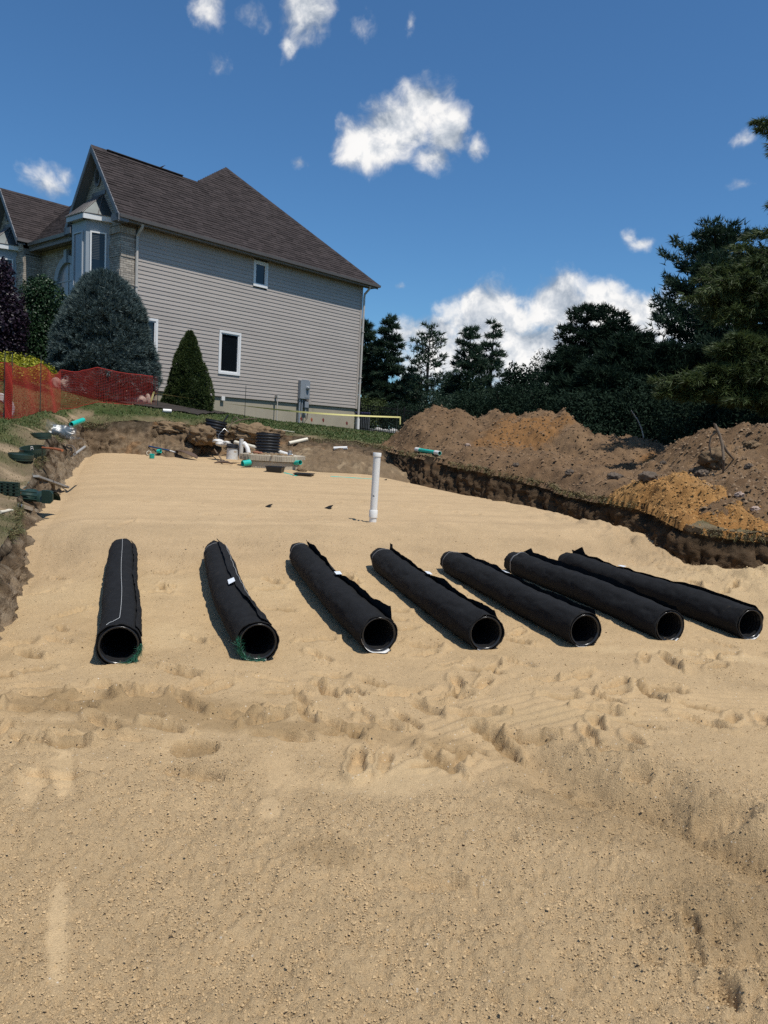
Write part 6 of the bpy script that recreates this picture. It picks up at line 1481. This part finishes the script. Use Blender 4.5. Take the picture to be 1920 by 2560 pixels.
# ================================================================== THINGS ON THE LEFT LAWN
def fitting():
    q = onto(150, 1078, 16.3); root = empty('grey_fitting', q, 'large grey pipe fitting in clear plastic wrap on the lawn edge', 'pipe fitting')
    ax = Vector((-.88, -.42, .16)).normalized(); c = Vector((.02, 0, .155))
    mb = MB(); mb.lathe(c - ax * .20, ax, [(0, .0), (.135, .0), (.150, .02), (.150, .16), (.158, .17), (.158, .235), (.140, .25), (.138, .38), (.126, .38), (.124, .10), (0, .10)], 36); mb.build('fitting_body', M['grey_pvc'], root, True)
    mb = MB(); n = 40; V = []
    m_ = 30
    for i in range(m_):
        t = i / (m_ - 1)
        for k in range(n):
            a = 2 * PI * k / n; r_ = .168 + .055 * fbm3(np.array([math.cos(a) * 2.2]), np.array([math.sin(a) * 2.2]), np.array([t * 5.0]), 3, seed=500)[0] + (.06 * (t - .85) / .15 if t > .85 else 0) - (.05 * (.12 - t) / .12 if t < .12 else 0)
            ref = ZUP; s_ = ax.cross(ref).normalized(); u_ = s_.cross(ax); p_ = c + ax * (-.30 + .62 * t) + (s_ * math.cos(a) + u_ * math.sin(a)) * r_
            p_.z = max(p_.z, .006 + .02 * abs(math.sin(a * 5 + t * 9))); V.append(p_)
    np_mesh('plastic_wrap', np.array([tuple(v) for v in V]), grid_faces(m_, n, True), M['clear'], root)
    V = []
    for sg in (-1, 1):       # loose skirts of film on the grass
        G = []
        for i in range(12):
            for j in range(9):
                u_, w_ = i / 11 - .5, j / 8; G.append((c.x - ax.x * 0 + (-.26 if sg < 0 else .22) + sg * w_ * .17 + u_ * .10, u_ * .40 - .06, .015 + .07 * (1 - w_) * abs(math.sin(u_ * 17 + w_ * 5)) + .03 * math.sin(w_ * 12 + u_ * 8) ** 2))
        np_mesh('film_skirt', np.array(G), grid_faces(12, 9), M['clear'], root)
fitting()
q = onto(196, 1060, 16.9); q0 = at(178, 1061, 16.6); q1 = at(208, 1050, 17.1); q0.z = max(q0.z, drop(q0.x, q0.y) + .05); ppipe([q0, q1], .055, 'teal', 'bright teal pipe poking out behind the wrapped grey fitting')
def dish(px, py, Y, R, h, tilt, label, mark=False, bottom=True):
    q = onto(px, py, Y); root = empty('green_ring', q + ZUP * .0, label, 'ring lid')
    mb = MB(); mb.lathe((0, 0, 0), (0, 0, 1), [(R - .008, 0), (R, .002), (R, h * .35), (R + .006, h * .38), (R + .006, h), (R - .010, h), (R - .014, h * .4), (R - .014, .004), (R - .008, 0)], 44); mb.build('ring_wall', M['darkgreen'], root, True)
    if bottom: mb = MB(); mb.lathe((0, 0, h * .8), (0, 0, 1), [(R - .01, 0), (R * .5, .006), (0, .008)], 32); mb.build('cover', M['darkgreen'], root, True)
    if mark:
        mk = MB()                                                              # pale handle clip shaped like a letter A
        d = Vector((-.22, .97, 0)); s_ = Vector((.97, .22, 0)); c = d * (R - .018) + ZUP * h * .55
        for (a, b, e, f_) in ((-.022, -.032, -.012, .035), (.022, -.032, .012, .035), (-.016, .035, .016, .035), (-.02, 0, .02, 0)): mk.tube([c + s_ * a + ZUP * b, c + s_ * e + ZUP * f_], .004, 5)
        mk.build('clip', M['white'], root)
        rb = MB()
        for k in range(10):
            a = -PI / 2 + (k - 4.5) * .16; rb.box((math.cos(a) * (R + .006), math.sin(a) * (R + .006), h * .35), (.012, .012, h * .5))
        tag(rb.build('rib', M['darkgreen'], root), kind='stuff')
    root.rotation_euler = tilt; return root
dish(103, 1089, 14.4, .185, .11, (math.radians(3), math.radians(-3), 0), 'dark green lid alone on the grass before the wrapped fitting')
dish(84, 1128, 12.6, .20, .13, (math.radians(11), math.radians(-5), .3), 'open dark green ring with pale clip inside, tilted on another ring', True, False)
dish(52, 1136, 12.2, .19, .10, (math.radians(2), math.radians(4), 0), 'dark green ring lid in front of the open ring')
q0, q1, q2 = at(106, 1119, 12.5), at(136, 1122, 12.3), at(156, 1126, 12.1)
for v in (q0, q1, q2): v.z = max(v.z, drop(v.x, v.y) + .02)
mb = MB(); mb.tube([q0, q1], .017, 8); mb.tube([q1, q2], .021, 8); solo(mb, 'tool_handle', M['orangewood'], 'orange brown tool handle beside the open green ring', 'tool handle')
q0, q1 = at(90, 1136, 11.6), at(168, 1112, 13.2)
for v in (q0, q1): v.z = drop(v.x, v.y) + .03
d = (q1 - q0); L = d.length; d.normalize(); n = d.cross(ZUP).normalized(); mb = MB(); mb.box((q0 + q1) / 2 + ZUP * .02, (L, .09, .035), (d, n, n.cross(d))); solo(mb, 'plank', M['greywood'], 'grey plank on the crumbling cut edge under the tool handle', 'plank', smooth=False, bevel=.004)
mb = MB(); mb.tube([at(186, 1136, 12.7), at(212, 1117, 13.6)], .022, 8); solo(mb, 'grey_stick', M['greywood'], 'grey stick jutting over the left cut edge', 'stick')
a = [at(166, 1112, 13.2), at(180, 1114, 13.2), at(188, 1122, 13.0), at(188, 1134, 12.7)]; mb = MB(); mb.tube(a, .014, 7); solo(mb, 'hose', M['root'], 'olive hose bending over the left cut edge', 'hose')
def chambers():
    q = onto(76, 1182, 10.5); root = empty('drain_chamber', q, 'dark green ribbed chamber half lying behind the slotted panel', 'drain chamber', rz=-.12)
    n, m_ = 26, 26; V = []
    for i in range(n):
        x = -.62 + .98 * i / (n - 1)
        rib = .022 * (1 if (i // 3) % 2 else 0)
        for j in range(m_):
            a = PI * j / (m_ - 1); V.append((x, math.cos(a) * (.17 + rib), math.sin(a) * (.135 + rib) + .02))
    V = np.array(V); F1 = grid_faces(n, m_); np_mesh('shell', np.concatenate([V, V * [1, .94, .94]]), np.concatenate([F1, F1[:, ::-1] + len(V)]), M['darkgreen'], root)
    mb = MB()
    for k in range(3): mb.tube([(-.40, -.19, .045 + .05 * k), (-.1, -.205, .06 + .05 * k), (.22, -.195, .05 + .05 * k)], .010, 6)
    tag(mb.build('rib', M['darkgreen'], root), kind='stuff')
    mb = MB(); a = [(.30, -.20), (.44, -.20), (.50, -.14), (.50, .10), (.44, .18), (.30, .18)]; mb.prism([(x, -.20 - .0, .0) for x, y in a[:0]] + [(.30, -.21, .01), (.42, -.21, .01), (.46, -.21, .05), (.46, -.21, .15), (.42, -.21, .19), (.30, -.21, .19)], (0, .03, 0)); mb.build('end_flange', M['darkgreen'], root)
    q = onto(14, 1193, 10.0); r2 = empty('slotted_panel', q, 'dark green slotted panel standing at the left edge of the picture', 'slotted panel', rz=-.10)
    W0, H0 = .62, .185; x1 = .19
    mb = MB(); mb.box((x1 - W0 / 2, .02, H0 / 2), (W0, .02, H0)); mb.build('back_plate', M['darkgreen'], r2)
    ys = [0, .035, .095, .155, H0]
    for k in range(8):
        xa = x1 - .085 * k; mb = MB(); mb.box((xa - .022, -.004, H0 / 2), (.044, .026, H0)); mb.build('rib', M['darkgreen'], r2, bevel=.003)
    for zz in (.045, .09, .135, .17):
        mb = MB(); mb.box((x1 - W0 / 2, -.006, zz), (W0, .022, .018)); mb.build('bar', M['darkgreen'], r2, bevel=.003)
    for k in range(7):
        for zz in (.052, .097, .142): mb = MB(); mb.box((x1 - .055 - .085 * k, -.020, zz), (.034, .008, .007)); mb.build('tab', M['darkgreen'], r2)
chambers()
def level():
    q0, q1 = at(50, 1201, 9.6), at(92, 1180, 10.4)
    for v in (q0, q1): v.z = drop(v.x, v.y) + .03
    root = empty('spirit_level', (q0 + q1) / 2, 'aluminium spirit level lying before the green chamber', 'spirit level'); d = (q1 - q0); L = d.length; d.normalize(); n = d.cross(ZUP).normalized(); u_ = n.cross(d)
    for sg in (-1, 1): mb = MB(); mb.box(n * (.022 * sg), (L, .008, .05), (d, n, u_)); mb.build('flange', M['steel'], root)
    mb = MB(); mb.box(Vector(), (L, .036, .006), (d, n, u_)); mb.build('web', M['iron'], root)
    mb = MB(); mb.box(u_ * .012, (.07, .030, .016), (d, n, u_)); mb.build('vial', M['tagm'], root)
level()
mb = MB(); q = [onto(0, 1213, 9.0), onto(12, 1214, 9.1), onto(22, 1208, 9.2), onto(33, 1209, 9.2)]; mb.tube([v + ZUP * .02 for v in q], [.022, .018, .020, .012], 8); solo(mb, 'root', M['cream'], 'pale root lying on the bare soil at the left edge', 'root')

# ================================================================== RED NET FENCE, STONES, TAPE
NETP = [(at(-120, 1056, 13.2), 1.05), (at(10, 1046, 15), 1.12), (at(28, 1050, 15.5), 1.14), (at(100, 1025, 18), 1.14), (at(152, 1020, 20.7), 1.08), (at(240, 1022, 22.3), 1.02), (at(393, 1024, 23.3), .93)]
def net_fence():
    P = [Vector((p.x, p.y, drop(p.x, p.y))) for p, h in NETP]; Hs = [h for p, h in NETP]
    root = empty('safety_net', P[3], 'red plastic safety net sagging between thin stakes before the shrubs', 'net fence'); o_ = root.location.copy()
    # centre line
    segs = [(P[i + 1] - P[i]).length for i in range(len(P) - 1)]; tot = sum(segs); cum = np.concatenate([[0], np.cumsum(segs)])
    def pos(s, t):
        i = min(int(np.searchsorted(cum, s, 'right')) - 1, len(P) - 2); f = (s - cum[i]) / segs[i]; b = P[i].lerp(P[i + 1], f); h = Hs[i] + (Hs[i + 1] - Hs[i]) * f
        sagv = .10 * math.sin(PI * f) * (segs[i] > 2) if i >= 2 else .03
        if i >= 4: sagv = .05 * math.sin(PI * f)
        b = Vector((b.x, b.y, drop(b.x, b.y))); nx = .022 * math.sin(s * 2.3 + t * 2) + .012 * math.sin(s * 5 + t * 5)
        return b + Vector((.8, -.6, 0)) * nx + ZUP * (t * (h - sagv) + .02) - o_
    V = []; F = []
    def ribbon(pts, wvec):
        k = len(V)
        for p in pts: V.append(tuple(p - wvec)); V.append(tuple(p + wvec))
        for i in range(len(pts) - 1): F.append((k + 2 * i, k + 2 * i + 1, k + 2 * i + 3, k + 2 * i + 2))
    nr = 22
    for r_ in range(nr + 1):
        pts = [pos(s, r_ / nr) for s in np.arange(0, tot, .18)]; ribbon(pts, ZUP * (.0027 if 0 < r_ < nr else .010))
    dd = Vector((.5, .85, 0)).normalized() * .0025
    for s in np.arange(0.02, tot, .048): ribbon([pos(s, t) for t in (0, .25, .5, .75, 1)], dd)
    tag(np_mesh('net', np.array(V), np.array(F), M['net'], root, smooth=False), kind='stuff')
    for i in (1, 2, 3, 6):
        mb = MB(); b = P[i] - o_; mb.tube([b - ZUP * .1, b + ZUP * (Hs[i] + (.22 if i != 6 else .05)) + Vector((.02, 0, 0))], .011, 6); mb.build('stake', M['stake'], root)
    # folded end of the roll hanging beside the first stake
    V.clear(); F.clear()
    for L_ in range(4):
        for r_ in range(31):
            z = r_ / 30 * 1.08; pts = [P[1].lerp(P[2], f) - o_ + ZUP * (z + .05 * math.sin(f * 3 + z * 6 + L_)) + Vector((.6, -.8, 0)) * (.03 * L_ + .05 * math.sin(z * 5 + L_ + f * 2)) for f in np.linspace(.05, 1.0, 8)]; ribbon(pts, ZUP * .005)
        for f in np.linspace(.05, 1.0, 10): ribbon([P[1].lerp(P[2], f) - o_ + ZUP * (z + .05 * math.sin(f * 3 + z * 6 + L_)) + Vector((.6, -.8, 0)) * (.03 * L_ + .05 * math.sin(z * 5 + L_ + f * 2)) for z in np.linspace(0, 1.08, 14)], Vector((.004, 0, 0)))
    tag(np_mesh('folded_net', np.array(V), np.array(F), M['net'], root, smooth=False), kind='stuff')
net_fence()
BOUL = [((127, 153), (962, 986), 'flat pale boulder'), ((150, 188), (968, 1002), 'blocky tan boulder'), ((197, 258), (982, 1008), 'long low reddish boulder'), ((260, 308), (987, 1016), 'square cut boulder'), ((308, 326), (988, 1016), 'narrow upright boulder'), ((326, 362), (998, 1018), 'low wedge boulder'), ((363, 377), (993, 1018), 'small pointed boulder')]
WH = ['leftmost of the row under the blue spruce', 'second from the left under the blue spruce', 'third from the left under the blue spruce', 'in the middle under the blue spruce', 'right of the square cut one', 'second last of the row behind the net', 'last of the row at the net end']
for i, ((x0, x1), (y0, y1), lab) in enumerate(BOUL):
    Y = 22.75 + i * .16; a, b = at(x0, y1, Y), at(x1, y1, Y); w = (b.x - a.x) / 2; h = (y1 - y0) * Y / F_PX; cx_ = (a.x + b.x) / 2; z = drop(cx_, Y)
    clod_mesh('boulder', (cx_, Y, z + h * .42), w * 1.12, M['boulder'], lab + ' ' + WH[i], 'boulder', (1, .8, h * .62 / w), 70 + i * 3, .22, 1.2, 'boulders edging the bed under the spruce', n=16)
q = at(8, 1040, 15.6); z = drop(q.x, q.y)
mb = MB(); mb.lathe(Vector((q.x - .12, q.y, z + .14)), (.55, -.8, .05), [(.16, -.08), (.30, -.07), (.33, 0), (.30, .07), (.17, .08), (.15, 0), (.16, -.08)], 26); solo(mb, 'stone_ring', M['stonepale'], 'pale round stone rim with dark hollow at left edge behind the red net', 'stone ring')
def mulch():
    V = []; c = Vector((-7.6, 23.6, 0)); X, Y = np.meshgrid(np.linspace(-11.2, -5.8, 60), np.linspace(22.9, 27.2, 50)); x, y = X.ravel(), Y.ravel()
    z = lawn_z(x, y) + .05 + .03 * fbm2(x * 6, y * 6, 3, seed=520); e = np.maximum(np.abs((x + 8.4) / 2.7), np.abs((y - 25.0) / 2.1)) + .25 * fbm2(x, y, 3, seed=521); f = grid_faces(50, 60); f = f[(e < 1)[f].all(1)]
    used = np.zeros(len(x), bool); used[f.ravel()] = True; ren = np.cumsum(used) - 1
    tag(np_mesh('planting_bed', np.stack([x, y, z], 1)[used], ren[f], M['mulch']), 'dark mulch bed under the shrubs by the house', kind='structure')
mulch()
def tape():
    A = at(382, 982, 23.25); B = at(999, 1043, 30.5); root = empty('caution_tape', A, 'yellow caution tape stretched from the net end past the house corner', 'caution tape'); V = []; n = 60
    for i in range(n):
        t = i / (n - 1); p = A.lerp(B, t) - A; p.z -= .16 * math.sin(PI * t); tw = .5 + 1.1 * math.sin(t * 5.0 + .6); w = Vector((.25 * math.sin(tw), -.6 * math.sin(tw), math.cos(tw))).normalized() * .030
        V += [tuple(p - w), tuple(p + w)]
    np_mesh('tape_band', np.array(V), grid_faces(n, 2), M['tape'], root)
    mb = MB()
    for k in range(5):
        a = k * 1.3; mb.prism([(.0, 0, .02), (.05, .01, .04), (-.03 + .03 * math.sin(a), .02, -.10 - .06 * k), (-.06 + .02 * math.cos(a), 0, -.14 - .05 * k)], (.004, .004, .001))
    mb.build('knot', M['tape'], root)
    mb = MB(); mb.prism([B - A + Vector((0, 0, .03)), B - A + Vector((.05, 0, .02)), B - A + Vector((.06, 0, -.28)), B - A + Vector((.02, 0, -.30))], (.003, .003, 0)); mb.build('tail', M['tape'], root)
tape()
def rod(px, pyt, pyb, Y, label, r=.010):
    a = at(px, pyt, Y); z = drop(a.x, a.y); mb = MB(); mb.tube([(a.x - .01, a.y, z - .1), (a.x, a.y, a.z)], r, 6); solo(mb, 'marker_rod', M['stake'], label, 'rod')
rod(615, 964, 1042, 26.5, 'thin dark rod standing in the lawn before the siding'); rod(995, 1008, 1060, 30.5, 'thin dark rod holding the far end of the yellow tape')
for (px, py, Y, m_, lab) in ((753, 1044, 32.2, 'flagred', 'small red marker flag under the meter box'), (779, 1046, 32.0, 'flag', 'small orange marker flag right of the meter conduits'), (808, 1047, 32.4, 'flagred', 'small dark red marker flag in the middle of the foundation wall'), (867, 1055, 33.6, 'flagred', 'small red marker flag nearest the house corner')):
    q = at(px, py, Y); z = drop(q.x, q.y); root = empty('marker_flag', (q.x, q.y, z), lab, 'marker flag', 'utility marker flags along the foundation'); h = q.z - z + .05
    mb = MB(); mb.tube([(0, 0, -.05), (0, 0, h)], .004, 5); mb.build('wire', M['steel'], root)
    mb = MB(); mb.prism([(0, 0, h), (.05, -.01, h - .09), (.035, 0, h - .20), (-.02, .01, h - .17), (-.045, 0, h - .09)], (0, .004, 0)); mb.build('flag', M[m_], root)

# ================================================================== IRON FENCE AND WHAT IS BEHIND IT
PICK = None
def iron_fence(A, B, H, label, post_px=2.4):
    global PICK
    A, B = Vector(A), Vector(B); d = B - A; L = d.length; d.normalize(); root = empty('iron_fence', A, label, 'iron fence')
    def z(s): p = A + d * s; return gz(p.x, p.y) - A.z
    n_panel = max(1, round(L / post_px)); n = d.cross(ZUP)
    for k in range(n_panel + 1):
        s = L * k / n_panel; mb = MB(); mb.box(d * s + ZUP * (z(s) + H / 2 + .02), (.06, .06, H + .14), (d, n, ZUP)); mb.box(d * s + ZUP * (z(s) + H + .10), (.075, .075, .03), (d, n, ZUP)); mb.build('post', M['iron'], root)
    for k in range(n_panel):
        s0, s1 = L * k / n_panel, L * (k + 1) / n_panel
        for hh in (.14, H - .22, H - .03):
            a, b = d * s0 + ZUP * (z(s0) + hh), d * s1 + ZUP * (z(s1) + hh); e = (b - a); mb = MB(); mb.box((a + b) / 2, (e.length, .026, .036), (e.normalized(), n, ZUP)); mb.build('rail', M['iron'], root)
    if PICK is None:
        mb = MB(); mb.box((0, 0, H / 2), (.019, .019, H)); me = mb.build('picket', M['iron'], root); PICK = me.data; bpy.data.objects.remove(me)
    c = int(L / .115)
    for k in range(1, c):
        s = L * k / c; o = bpy.data.objects.new('picket', PICK); o.location = d * s + ZUP * z(s); o.rotation_euler = (0, 0, math.atan2(d.y, d.x)); link(o, root)
a, b = at(897, 1080, 36.6), at(1130, 1090, 33); iron_fence((a.x, a.y, gz(a.x, a.y)), (b.x, b.y, gz(b.x, b.y)), 1.30, 'black iron picket fence between the house corner and the long heap')
a, b = at(1420, 1090, 28.5), at(1790, 1130, 23.5); iron_fence((a.x, a.y, gz(a.x, a.y)), (b.x, b.y, gz(b.x, b.y)), 1.22, 'black iron picket fence behind the dip between the two brown heaps')
def bin_():
    q = at(905, 1075, 38.2); z = gz(q.x, q.y); root = empty('storage_bin', (q.x, q.y, z), 'grey slatted bin with purple lid behind the iron fence', 'bin')
    mb = MB(); mb.box((0, 0, .45), (.72, .6, .9)); mb.build('bin_body', M['binm'], root)
    for k in range(8): mb = MB(); mb.box((-.32 + .09 * k, -.315, .45), (.05, .03, .86)); mb.build('slat', M['binm'], root)
    mb = MB(); mb.box((0, 0, .96), (.78, .66, .10)); mb.build('lid', M['purple'], root, bevel=.02)
bin_()
for i, (px, py, r_, lab) in enumerate(((936, 1062, .16, 'pale garden stone behind the iron fence, nearest the bin'), (948, 1050, .20, 'tall pale garden stone behind the iron fence'), (962, 1064, .22, 'wide pale garden stone behind the iron fence'), (984, 1068, .26, 'round grey garden stone behind the iron fence near the tape end'), (1010, 1070, .20, 'small grey garden stone right of the tape end'))):
    q = at(px, py, 38.5); z = gz(q.x, q.y); clod_mesh('garden_stone', (q.x, q.y, z + r_ * .7), r_, M['stonepale'], lab, 'garden stone', (1.2, .9, .9 + .4 * (i == 1)), 90 + i, n=12)
q0, q1 = at(925, 1072, 38), at(1060, 1082, 37.2); mb = MB(); 
for k in range(6):
    t = k / 6; p0 = q0.lerp(q1, t); p1 = q0.lerp(q1, t + .155); p0.z = gz(p0.x, p0.y) + .15; p1.z = gz(p1.x, p1.y) + .15; e = p1 - p0
    mb.box((p0 + p1) / 2, (e.length, .25, .16), (e.normalized(), e.normalized().cross(ZUP), ZUP))
    o = solo(mb, 'kerb_block', M['stonepale'], ['pale kerb block behind the iron fence, first from the bin', 'pale kerb block behind the iron fence, second from the bin', 'pale kerb block behind the iron fence, third from the bin', 'pale kerb block behind the iron fence, fourth from the bin', 'pale kerb block behind the iron fence, fifth from the bin', 'pale kerb block behind the iron fence, farthest from the bin'][k], 'kerb block', 'kerb blocks behind the iron fence', False); mb = MB()

# ================================================================== ON THE HEAPS
mb = MB(); mb.tube([at(1609, 1094, 20.0), at(1604, 1072, 20.0), at(1595, 1051, 20.0), at(1578, 1026, 20.0)], [.018, .018, .016, .014], 8); solo(mb, 'bent_pole', M['greywood'], 'thin grey bent pole standing up from the long heap', 'pole')
mb = MB(); mb.tube([at(1690, 1112, 17.8), at(1724, 1095, 17.6), at(1759, 1077, 17.4)], [.016, .014, .010], 7); solo(mb, 'grey_stick', M['greywood'], 'thin stick slanting out of the dip beside the right heap', 'stick')
def roots():
    G = [ground(1808, 1182), ground(1834, 1148), ground(1776, 1138)]; Y = 13.6
    root = empty('tree_root', ground(1808, 1180), 'forked bare root standing against the right heap', 'root'); o_ = root.location.copy()
    for pts, r_ in (([at(1788, 1061, Y), at(1800, 1090, Y - .1), at(1806, 1112, Y - .15), at(1809, 1150, Y - .3), G[0]], [.022, .026, .026, .022, .02]), ([at(1804, 1106, Y - .1), at(1818, 1130, Y - .1), G[1]], [.026, .022, .014]), ([at(1795, 1078, Y - .05), at(1778, 1090, Y), at(1773, 1112, Y), at(1778, 1140, Y)], [.018, .018, .016, .010]), ([at(1788, 1062, Y), at(1785, 1058, Y), at(1790, 1072, Y)], [.02, .016, .02])):
        mb = MB(); mb.tube([p - o_ for p in pts], r_, 8); mb.build('root_branch', M['root'], root, True)
roots()
for i, (px, py, r_, lab, m_) in enumerate(((1622, 1198, .20, 'dark split rock above the orange clay mound', 'rock'), (1538, 1197, .19, 'dark flat rock left of the split rock', 'rock'), (1757, 1187, .14, 'grey rock right above the orange clay peak', 'rock'), (1733, 1180, .10, 'small reddish rock left of the grey rock by the clay peak', 'rock'), (1800, 1158, .32, 'big brown clod behind the forked root', 'soil'), (1425, 1185, .13, 'grey rock at the foot of the long heap', 'rock'), (1290, 1165, .11, 'small rock low on the middle of the long heap', 'rock'), (1170, 1115, .10, 'tan rock near the left foot of the long heap', 'boulder'), (1875, 1170, .12, 'rock low on the right heap beneath the crest', 'rock'), (1850, 1240, .10, 'pinkish rock beside the orange clay mound', 'boulder'), (1880, 1118, .16, 'dark clod high on the right heap', 'soil'), (1215, 1022, .12, 'pale rock on the crest of the long heap', 'boulder'), (1890, 1275, .09, 'small pale rock on the lower clay slope', 'boulder'), (1660, 1160, .10, 'small brown rock between the split rock and right heap', 'rock'))):
    q = ground(px, py)
    r_ *= .72 if m_ != 'soil' else .9
    if q: clod_mesh('rock' if m_ != 'soil' else 'earth_clod', (q.x, q.y + r_ * .3, q.z + r_ * .22), r_, M[m_], lab, 'rock' if m_ != 'soil' else 'earth clod', (1.15, .9, .72), 120 + i * 4, .48, 2.2, n=22)
# crumbs lying on the heaps and at their feet
def crumbs(V3, n, smin, smax, root, seed, tint):
    rs = np.random.default_rng(seed); k = rs.integers(0, len(V3), n); c = V3[k] + np.concatenate([rs.normal(size=(n, 2)) * .03, np.zeros((n, 1))], 1)
    r_ = smin + (smax - smin) * rs.random(n) ** 4
    t_ = np.array([(0, 0, 1.0)] + [(math.cos(a), math.sin(a), -.25) for a in np.linspace(0, 2 * PI, 6)[:-1]]); fc = [(0, 1 + i, 1 + (i + 1) % 5) for i in range(5)]
    sc_ = rs.uniform(.6, 1.3, (n, 6, 3)); ang = rs.random(n) * 6.3; v = t_[None] * sc_ * r_[:, None, None]; ca, sa = np.cos(ang)[:, None], np.sin(ang)[:, None]
    v = np.stack([v[..., 0] * ca - v[..., 1] * sa, v[..., 0] * sa + v[..., 1] * ca, v[..., 2] * .8], -1) + c[:, None] + np.array([0, 0, 1.0]) * (r_ * .35)[:, None, None]
    f = (np.array(fc)[None] + (np.arange(n) * 6)[:, None, None]).reshape(-1, 3)
    C = np.repeat(np.array(tint)[None] * rs.uniform(.6, 1.5, (n, 1)), 6, 0)
    o = np_mesh('crumbs', v.reshape(-1, 3) - np.array(root.location), f, M['soil'], root, smooth=False, attrs={'tint': C}); tag(o, kind='stuff')
crumbs(mpV, 20000, .006, .042, main_pile, 1, (.165, .108, .064)); crumbs(rpV, 18000, .006, .042, right_pile, 2, (.19, .13, .08)); crumbs(opV, 8000, .005, .030, orange_pile, 3, (.32, .18, .068))

# ================================================================== GRASS
def grass(name, n, ylo, yhi, L, W, label, seed):
    rs = np.random.default_rng(seed); tint = np.empty(len(lawnV) * 4, np.float32); bpy.data.objects['lawn'].data.attributes['tint'].data.foreach_get('color', tint); tint = tint.reshape(-1, 4)[:, :3]
    q = lawnV[lawnF]; c = q.mean(1); area = np.linalg.norm(np.cross(q[:, 1] - q[:, 0], q[:, 3] - q[:, 0]), axis=1)
    ok = (c[:, 1] > ylo) & (c[:, 1] < yhi) & (c[:, 0] > -.62 * c[:, 1] - 1.2) & (c[:, 0] < .60 * c[:, 1] + 1)
    bare = np.clip((tint[lawnF].mean(1)[:, 0] - .07) / .10, 0, 1)
    w = np.where(ok, area / np.maximum(c[:, 1], 4) ** 2 * (1 - .88 * bare), 0); w /= w.sum(); k = rs.choice(len(q), n, p=w)
    a, b = rs.random((2, n, 1)); p = (q[k, 0] * (1 - a) + q[k, 1] * a) * (1 - b) + (q[k, 3] * (1 - a) + q[k, 2] * a) * b
    hid = np.zeros(n, bool)
    d = unit(np.concatenate([rs.normal(size=(n, 2)) * .55, np.ones((n, 1))], 1)); sc_ = .75 + p[:, 1] / 30
    v, f, _ = blades(p, d, L * rs.uniform(.5, 1.3, n) * (1 - .35 * bare[k]), W * sc_ * (p[:, 1] / 10), rs.random(n))
    g_ = np.clip(.5 + .5 * fbm2(p[:, 0] * .9, p[:, 1] * .9, 3, seed=530) + rs.normal(size=n) * .22, 0, 1); C = mixc((.036, .066, .014), (.085, .115, .032), g_); C = lerpc(C, (.20, .165, .075), np.clip(bare[k] * .8 + (rs.random(n) < .10) * .6, 0, 1))
    o = np_mesh(name, v, f, M['blade'], None, smooth=False, attrs={'tint': np.repeat(C, 3, 0)}); tag(o, label, 'grass', kind='stuff')
grass('grass', 150000, 5, 42, .055, .010, 'short mown grass of the lawn around the excavation', 5)
def fringe():
    rs = np.random.default_rng(9); B3 = bankV.reshape(nE, -1, 3); n = 26000; i = rs.integers(0, nE, n); j = rs.integers(0, 4, n); U_, V_ = UV(B3[i, 0, 0], B3[i, 0, 1]); keep = (vn2(arc[i] * 1.1, arc[i] * 0, 540) > np.where((U_ < 0) & (V_ < 20), .60, .38)) & (V_ > 3); i, j = i[keep], j[keep]; n = len(i)
    p = B3[i, j] + rs.normal(size=(n, 3)) * [.03, .03, .012]; out = np.stack([NX[i], NY[i], np.zeros(n)], 1)
    d = unit(out * rs.uniform(.1, 1.0, (n, 1)) + np.array([0, 0, 1]) * rs.uniform(-1.1, .7, (n, 1)) + rs.normal(size=(n, 3)) * .35)
    U_, V_ = UV(p[:, 0], p[:, 1]); v, f, _ = blades(p, d, rs.uniform(.03, .10, n), .0060 * np.maximum(p[:, 1], 5) / 10 + .003, rs.random(n))
    t = rs.random(n); C = mixc((.055, .075, .022), (.20, .150, .070), np.clip(t + .25 * (U_ > 6.5), 0, 1)); tag(np_mesh('turf_fringe', v, f, M['blade'], None, smooth=False, attrs={'tint': np.repeat(C, 3, 0)}), 'torn turf and roots hanging over the cut edge', 'grass', kind='stuff')
fringe()
